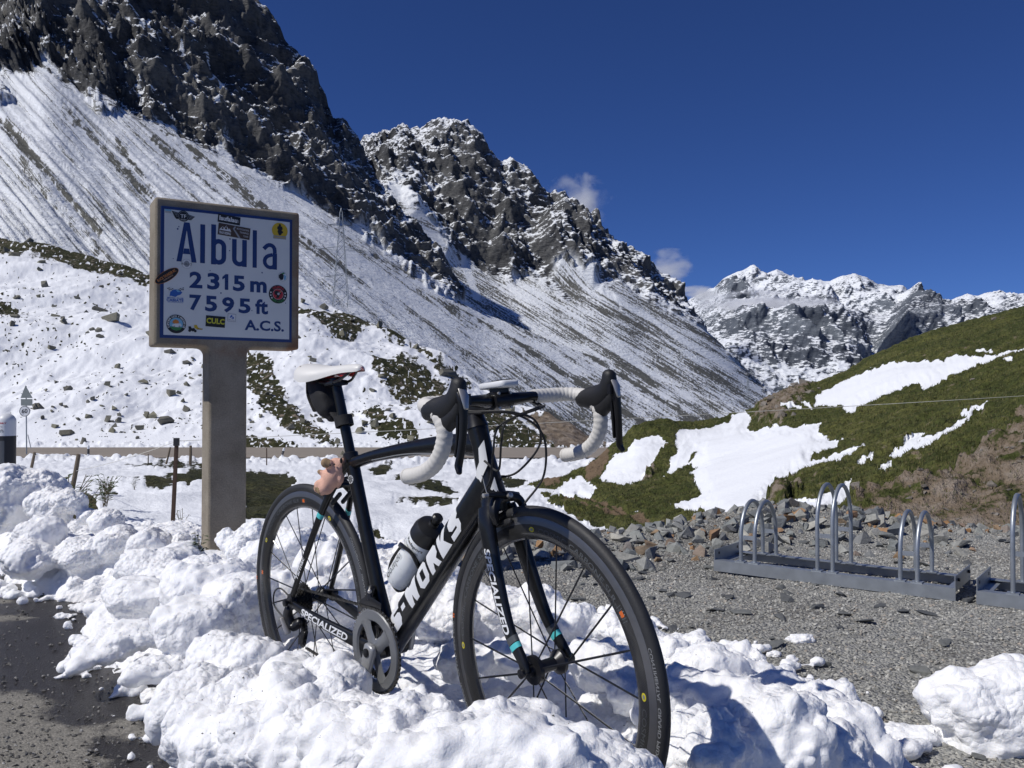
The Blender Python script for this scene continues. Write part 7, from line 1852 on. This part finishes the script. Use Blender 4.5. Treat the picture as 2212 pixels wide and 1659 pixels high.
# --- drivetrain
CRX = -.0475
def CR(r, t, y): return V3(r * sin(t), y, r * cos(t))
def toothed(nt_, r_out, r_in, y0, y1):
    mb = MB(); n_ = nt_ * 4; V = []
    for i in range(n_):
        t = 2 * pi * i / n_; ro = r_out if i % 4 in (0, 1) else r_out - .0042
        V += [CR(ro, t, y0), CR(ro, t, y1), CR(r_in, t, y0), CR(r_in, t, y1)]
    F = []
    for i in range(n_):
        a, b = 4 * i, 4 * ((i + 1) % n_)
        F += [(a, b, b + 1, a + 1), (a, a + 2, b + 2, b), (a + 1, b + 1, b + 3, a + 3), (a + 2, a + 3, b + 3, b + 2)]
    mb.add(V, F); return mb
ring = B(toothed(53, .1085, .0835, -.0445, -.0405), 'chainring', 'crank_grey')
mb = MB(); n_ = 64
prof_r = [(.1030, -.0448), (.1005, -.0480), (.0790, -.0500), (.0740, -.0450)]
mb.add([CR(r, 2 * pi * i / n_, y) for i in range(n_) for r, y in prof_r], [(i * 4 + k, i * 4 + k + 1, ((i + 1) % n_) * 4 + k + 1, ((i + 1) % n_) * 4 + k) for i in range(n_) for k in range(3)]); B(mb, 'ring_face', 'crank_grey', ring)
B(toothed(39, .0800, .0600, -.0360, -.0335), 'inner_chainring', 'black_alloy')
CA = radians(194)                                # right crank points down and a little back
for k in (-62, -14, 14, 62):
    t0 = CA + pi + radians(k) if abs(k) > 30 else CA + radians(k * 3.0)
for k, t0 in enumerate((CA + radians(35), CA + radians(-35), CA + pi + radians(40), CA + pi - radians(40))):
    mb = MB(); pts = []
    for r, w_ in ((.010, .040), (.030, .036), (.052, .032), (.070, .040), (.082, .062)): pts.append((r, w_))
    V = [CR(1, t0, 0) * r + CR(1, t0 + pi / 2, 0) * s_ * w_ / 2 + V3(0, y, 0) for r, w_ in pts for s_, y in ((-1, -.0455), (-.55, -.0505 if r > .02 else -.054), (.55, -.0505 if r > .02 else -.054), (1, -.0455))]
    mb.add(V, [(i * 4 + q, i * 4 + q + 1, i * 4 + q + 5, i * 4 + q + 4) for i in range(4) for q in range(3)]); B(mb, 'spider_arm', 'crank_grey', ring)
for side_, ang_, lab in ((-1, CA, 'right'), (1, CA + pi, 'left')):
    y0 = -.060 if side_ < 0 else .058
    P = [CR(r, ang_, y0 + side_ * dy) for r, dy in ((-.012, 0), (0, .0), (.05, .006), (.11, .010), (.165, .012), (.178, .012))]
    mb = MB(); mb.loft(P, [(.021, .009), (.0225, .011), (.0185, .0090), (.0150, .0080), (.0140, .007), (.012, .006)], up=(0, 1, 0), n=16, power=2.8, round_caps=True); ck_ = B(mb, 'crank_arm', 'crank_polish', sharp=50)
    mb = MB(); mb.lathe([(0, .011), (.004, .011), (.005, .008), (.005, 0)], CR(0, 0, y0 + side_ * .010), (0, side_, 0), 16); B(mb, 'axle_cap', 'black_alloy', ck_)
    pc = CR(.1725, ang_, y0 + side_ * .012)
    mb = MB(); mb.tube([pc, pc + V3(0, side_ * .045, 0)], .007, 10); mb.loft([pc + V3(-.040, side_ * .045, -.004), pc + V3(-.012, side_ * .045, 0), pc + V3(.020, side_ * .045, 0), pc + V3(.046, side_ * .045, .006)], [(.012, .006), (.024, .010), (.027, .010), (.020, .005)], up=(0, 0, 1), n=14, power=3, round_caps=True); B(mb, 'pedal', 'black_alloy', sharp=45)
# cassette
cas = None
for k in range(8):
    r = .050 - k * .0034
    mb = MB(); n_ = int(28 - k * 1.9) * 4; V = []
    for i in range(n_):
        t = 2 * pi * i / n_; ro = r if i % 4 in (0, 1) else r - .004
        for rr_, y in ((ro, -.020 - k * .0042), (ro, -.0216 - k * .0042), (.014, -.020 - k * .0042), (.014, -.0216 - k * .0042)): V.append(RAx + V3(rr_ * sin(t), y, rr_ * cos(t)))
    F = []
    for i in range(n_):
        a, b = 4 * i, 4 * ((i + 1) % n_); F += [(a, b, b + 1, a + 1), (a, a + 2, b + 2, b), (a + 1, b + 1, b + 3, a + 3)]
    mb.add(V, F); o = B(mb, 'sprocket', 'chain_steel')
# chain: links as small boxes along its path
pj = RAx + V3(.012, -.034, -.070); pg = RAx + V3(.000, -.034, -.118)
def arc_pts(c, r, a0, a1, n_, y): return [Vector((c.x + r * sin(a), y, c.z + r * cos(a))) for a in np.linspace(a0, a1, n_)]
cy_ = -.0425; rc = .034
cp = arc_pts(V3(RAx.x, 0, RAx.z), rc, -.35, 0.12, 5, -.036) + [Vector((-.402 + (.402) * q, -.036 - .0065 * q, .069 + rc + (.1065 - .069 - rc) * q)) for q in np.linspace(.06, .94, 22)] + arc_pts(V3(0, 0, 0), .1065, .0, pi, 22, cy_)
cp += [Vector((0, cy_, -.1065)).lerp(pg + V3(.01, 0, -.016), q) for q in np.linspace(.06, 1, 20)]
P = [cp[0]]; acc = 0
for a_, b_ in zip(cp[:-1], cp[1:]):
    l_ = (b_ - a_).length; 
    while acc + l_ >= .0127:
        t = (.0127 - acc) / l_; a_ = a_.lerp(b_, t); P.append(a_); l_ = (b_ - a_).length; acc = 0
    acc += l_
mb = MB()
for i, (a_, b_) in enumerate(zip(P[:-1], P[1:])):
    wd = .0028 if i % 2 else .0020
    for s_ in (-1, 1): mb.loft([a_ + V3(0, s_ * wd, 0), a_.lerp(b_, .5) + V3(0, s_ * wd, 0), b_ + V3(0, s_ * wd, 0)], [(.0006, .0042), (.0006, .0030), (.0006, .0042)], up=(a_ - b_).cross(V3(0, 1, 0)), n=6)
ch_o = B(mb, 'chain', 'chain_steel'); ch_o['kind'] = 'stuff'
# rear derailleur
mb = MB(); mb.loft(spline([RAx + V3(-.008, -.068, -.020), RAx + V3(-.020, -.064, -.045), RAx + V3(-.010, -.058, -.072), pj + V3(0, -.012, .01)], 5), interp_list([(.009, .012), (.013, .016), (.014, .017), (.012, .014)], 16), up=(1, 0, 0), n=14, power=3, round_caps=True); rd = B(mb, 'rear_derailleur', 'black_alloy')
mb = MB(); mb.loft([RAx + V3(-.030, -.078, -.050), RAx + V3(-.006, -.074, -.088)], [(.004, .008), (.005, .010)], up=(0, 1, 0), n=10, round_caps=True); B(mb, 'link_plate', 'chrome', rd)
for c in (pj, pg):
    mb = MB(); n_ = 44
    V = []
    for i in range(n_):
        ro = .021 if i % 4 in (0, 1) else .0175; t = 2 * pi * i / n_
        for rr_, y in ((ro, .002), (ro, -.002), (.004, .003), (.004, -.003)): V.append(c + V3(rr_ * sin(t), y, rr_ * cos(t)))
    F = []
    for i in range(n_): a, b = 4 * i, 4 * ((i + 1) % n_); F += [(a, b, b + 1, a + 1), (a, a + 2, b + 2, b), (a + 1, b + 1, b + 3, a + 3)]
    mb.add(V, F); B(mb, 'jockey_wheel', 'black_alloy', rd)
for s_ in (-1, 1): mb = MB(); mb.loft([pj + V3(0, s_ * .006, .012), pj + V3(.006, s_ * .006, -.02), pg + V3(0, s_ * .006, -.010)], [(.0009, .010), (.0009, .009), (.0009, .010)], up=(1, 0, 0), n=8); B(mb, 'cage_plate', 'black_alloy', rd)
mb = MB(); mb.tube(spline([V3(-.385, -.066, .075), RAx + V3(-.035, -.075, .035), RAx + V3(-.075, -.076, .02), RAx + V3(-.085, -.074, -.02), RAx + V3(-.040, -.070, -.05)], 8), .0024, 8); B(mb, 'gear_cable', 'rubber', rd)
# front derailleur
mb = MB(); mb.loft(spline([V3(-.062, -.040, .108), V3(-.02, -.043, .122), V3(.035, -.043, .116)], 5), interp_list([(.0012, .012), (.0012, .013), (.0012, .009)], 11), n=8); fd = B(mb, 'front_derailleur', 'black_alloy')
mb = MB(); mb.loft(spline([V3(-.04, -.020, .135), V3(-.03, -.030, .150), V3(-.02, -.040, .128)], 4), interp_list([(.008, .012), (.010, .012), (.006, .008)], 9), up=(1, 0, 0), n=12, round_caps=True); B(mb, 'derailleur_body', 'black_alloy', fd)
mb = MB(); mb.ball((-.015, -.043, .148), .006, 10); B(mb, 'bolt', 'chrome', fd)
# --- cables from the bars
for pts in ([(-.002, -.10, -.010), (.03, -.092, -.018), (.09, -.05, -.022), (.095, .02, -.045), (.075, .046, -.10), (.00, .042, -.16), (-.055, .028, -.175)], [(-.002, .10, -.010), (.03, .092, -.018), (.085, .05, -.020), (.06, -.045, -.05), (.035, -.050, -.11), (.00, -.036, -.17), (-.04, -.030, -.20)],
            [(-.002, -.11, -.010), (.03, -.10, -.020), (.09, -.03, -.028), (.108, .028, -.075), (.092, .040, -.16), (.065, .01, -.215), (.052, -.022, -.245)], [(-.002, .11, -.010), (.03, .10, -.020), (.088, .03, -.02), (.06, -.028, -.045), (.045, -.034, -.09), (.01, -.020, -.15), (-.03, -.026, -.13)]):
    mb = MB(); mb.tube(spline([hb(*q) for q in pts], 10), .0025, 8); B(mb, 'brake_cable', 'rubber')
# --- bottle cage
da = (DT1 - DT0).normalized(); dn = V3(-da.z, 0, da.x)
def D(u, y, v): return DT0 + da * u + V3(0, y, 0) + dn * v
BU, BV = .172, .0365 + .0415                      # bottle foot along the tube, bottle axis above it
mb = MB(); mb.loft([D(BU + .02, 0, .0335), D(BU + .09, 0, .0335)], [(.010, .002)] * 2, up=dn, n=10, power=4); cage = B(mb, 'bottle_cage', cf)
for s_ in (-1, 1):
    P = spline([D(BU + .10, s_ * .012, .036), D(BU + .135, s_ * .039, .058), D(BU + .128, s_ * .0445, BV + .01), D(BU + .105, s_ * .033, BV + .035), D(BU + .075, s_ * .004, BV + .0445)], 6)
    mb = MB(); mb.loft(P, [(.0022, .006)] * len(P), up=da, n=8); B(mb, 'cage_arm', cf, cage)
    P = spline([D(BU + .02, s_ * .010, .036), D(BU - .004, s_ * .022, .05), D(BU - .006, s_ * .020, BV + .02), D(BU + .03, s_ * .018, BV + .042), D(BU + .08, s_ * .010, BV + .046)], 6)
    mb = MB(); mb.loft(P, [(.0022, .006)] * len(P), up=V3(0, 1, 0), n=8); B(mb, 'cage_arm', cf, cage)

# ---- things carried by the bicycle (each could be lifted off)
def carried(name, label, cat, bpos):
    o = thing(name, label, cat, BT + BM @ Vector(bpos), BE); o['_p'] = list(bpos)
    return o
def C(mb, name, mats, t, **k):
    q = t
    while '_p' not in q.keys(): q = q.parent
    p = q['_p']; return mb.build(name, mats, t, off=(-p[0], -p[1], -p[2]), **k)
o = D(BU, 0, BV)
t = carried('water_bottle', 'clear plastic drinks bottle with black cap in the bicycle cage', 'bottle', o)
mb = MB(); mb.lathe([(0.0000, 0.0000), (0.0000, 0.0363), (0.0044, 0.0401), (0.0770, 0.0405), (0.0935, 0.0369), (0.1078, 0.0363), (0.1210, 0.0401), (0.1650, 0.0401), (0.1716, 0.0374)], o, da, 36, ref=(0, -1, 0)); body = C(mb, 'bottle_body', 'bottle_clear', t, sharp=50)
mb = MB(); mb.lathe([(0.1650, 0.0380), (0.1661, 0.0424), (0.1892, 0.0418), (0.2024, 0.0363), (0.2090, 0.0220), (0.2112, 0.0127), (0.2200, 0.0116)], o, da, 36); cap_ = C(mb, 'bottle_cap', 'bottle_cap', t)
mb = MB(); mb.lathe([(0.2178, 0.0088), (0.2266, 0.0088), (0.2310, 0.0138), (0.2387, 0.0138), (0.2431, 0.0099), (0.2442, 0.0000)], o, da, 20); C(mb, 'spout', 'bottle_cap', cap_)
wm = MB()
def bmap(a0, s0): # text running round the bottle
    def f(u, v):
        a = a0 + u / .0407; nn = V3(0, -1, 0) * cos(a) + dn * -sin(a)
        return o + da * (s0 + v) + nn * .0409
    return f
def bmap2(a0, s0):
    def f(u, v):
        a = a0 + v / .0407; nn = V3(0, -1, 0) * cos(a) + dn * -sin(a)
        return o + da * (s0 - u) + nn * .0411
    return f
put_text(wm, 'Radsport', bmap(-.45, .145), 0, 0, .058, .0115, 0, .01, .3); put_text(wm, 'Stuttgart-Laden', bmap(-.45, .135), 0, 0, .050, .0062, 0, .0, .3); put_text(wm, 'aktiv', bmap(-1.35, .145), 0, 0, .024, .009, 0, .01, .3); put_text(wm, 'und mobil', bmap(-1.35, .135), 0, 0, .026, .0055, 0, 0, .3)
put_text(wm, 'oplaroo', bmap2(-.60, .096), 0, 0, .086, .026, 0, -.008, .3)
C(wm, 'lettering', 'print_black', body)
# saddle bag
o = SDC + V3(-.048, 0, -.046)
t = carried('saddle_bag', 'small black bag strapped under the white saddle', 'bag', o)
mb = MB(); mb.loft(spline([o + V3(-.030, 0, .030), o + V3(-.030, 0, .005), o + V3(-.012, 0, -.035), o + V3(.008, 0, -.066), o + V3(.018, 0, -.084)], 6), interp_list([(.034, .030), (.036, .036), (.034, .036), (.028, .026), (.014, .012)], 25), up=(1, 0, 0), n=20, power=3, round_caps=True); bg_ = C(mb, 'pouch', 'nylon_black', t)
mb = MB(); mb.loft(spline([o + V3(-.066, -.020, .02), o + V3(-.062, -.022, -.02), o + V3(-.03, -.022, -.065)], 5), [(.010, .002)] * 11, up=(1, 0, 0), n=6); C(mb, 'flap', 'rubber', bg_)
mb = MB(); mb.lathe([(-.014, .022), (-.014, .0255), (.014, .0255), (.014, .022)], sd * .610, sd, 20); mb.loft([sd * .612 + V3(-.02, 0, 0), o + V3(.015, 0, -.06)], [(.014, .004)] * 2, up=(0, 0, 1), n=8); C(mb, 'strap', 'nylon_black', t)
# bike computer
o = hb(.005, 0, .034)
t = carried('bike_computer', 'small white computer clipped on top of the handlebar stem', 'computer', o)
e1, e2 = (SR @ V3(1, 0, .05)).normalized(), SR @ V3(0, 1, 0)
mb = MB(); mb.loft([o - e1 * .046, o - e1 * .040, o + e1 * .030, o + e1 * .040, o + e1 * .044], [(.018, .004), (.0245, .0075), (.0245, .0080), (.022, .0075), (.016, .004)], up=(0, 0, 1), n=24, power=4.5); cse = C(mb, 'case', 'post_white', t, sharp=50)
mb = MB(); mb.add([o + e1 * a_ + e2 * b_ + V3(0, 0, .0086 + a_ * .05) for a_, b_ in ((-.026, -.019), (.030, -.019), (.030, .019), (-.026, .019))], [(0, 1, 2, 3)]); C(mb, 'screen', 'reflector', cse)
mb = MB(); mb.box(o - V3(0, 0, .011), (.03, .03, .012)); C(mb, 'mount', 'black_alloy', t)
# toy pig tied behind the seat cluster
def at_b(px, py, d): return BM.inverted() @ (pix(px, py, d) - BT)
pd = 2.37
t = carried('plush_pig', 'pink plush pig tied behind the seat tube above the rear wheel', 'soft toy', at_b(712, 1045, pd))
mb = MB()
rots = Matrix.Rotation(radians(38), 3, 'Y')
def bl_(px, py, dd, r, sq=(1, 1, 1), m_=None): mb.ball(at_b(px, py, pd + dd), (r * sq[0], r * sq[1], r * sq[2]), 18, 0, m_)
bl_(727, 1012, 0, .030, (1.05, .9, 1)); bl_(716, 1032, 0, .029, (1, .95, 1.1), rots); bl_(706, 1048, 0, .024, (1, 1, 1.2), rots); bl_(722, 1040, .01, .022); bl_(697, 1046, .02, .012)
bl_(709, 1002, -.02, .0135, (1.3, 1, 1)); bl_(703, 1000, -.025, .0125, (.9, 1.1, 1.1))
bl_(696, 1057, -.01, .015, (1.1, 1, 1.2), rots); bl_(688, 1054, .015, .013, (1.1, 1, 1.2), rots); bl_(690, 1048, -.005, .015); bl_(701, 1054, -.01, .018)
bl_(736, 1030, -.015, .010, (1, 1, 2)); bl_(697, 1022, .0, .009, (1.6, 1, .9)); bl_(691, 1019, .0, .0075, (1.4, 1, .9))
bl_(740, 1000, -.01, .011, (.7, 1.2, 1.3)); bl_(722, 997, .02, .010, (1.2, .8, 1.0))
p_ = t['_p']
me = bpy.data.meshes.new('pig_raw'); me.from_pydata([(v[0] - p_[0], v[1] - p_[1], v[2] - p_[2]) for v in mb.v], [], mb.f)
tmp = link('pig_raw', me); md = tmp.modifiers.new('r', 'REMESH'); md.mode = 'VOXEL'; md.voxel_size = .0030
sm = tmp.modifiers.new('s', 'SMOOTH'); sm.iterations = 6; sm.factor = .5
dg = bpy.context.evaluated_depsgraph_get(); dg.update(); me1 = bpy.data.meshes.new_from_object(tmp.evaluated_get(dg)); bpy.data.objects.remove(tmp)
tan_c = [(at_b(702, 999.5, pd - .03) - Vector(p_), .0150), (at_b(690, 1054, pd) - Vector(p_), .0175), (at_b(691, 1059, pd - .01) - Vector(p_), .014), (at_b(689, 1018, pd) - Vector(p_), .009)]
me1.materials.clear(); me1.materials.append(MATS['plush_pink']); me1.materials.append(MATS['plush_tan'])
for f in me1.polygons:
    f.use_smooth = True
    if any((f.center - c).length < r for c, r in tan_c): f.material_index = 1
link('plush_body', me1, t)
for px, py in ((737, 995),):
    mb = MB(); mb.ball(at_b(px, py, pd - .035), (.004, .004, .008), 10); C(mb, 'dark_tuft', 'nylon_black', t)
for px, py in ((713, 1005), (722, 1003)):
    mb = MB(); mb.ball(at_b(px, py, pd - .033), .0028, 8); C(mb, 'eye', 'bottle_cap', t)
for o_ in [q for q in bpy.data.objects if '_p' in q.keys()]: del o_['_p']
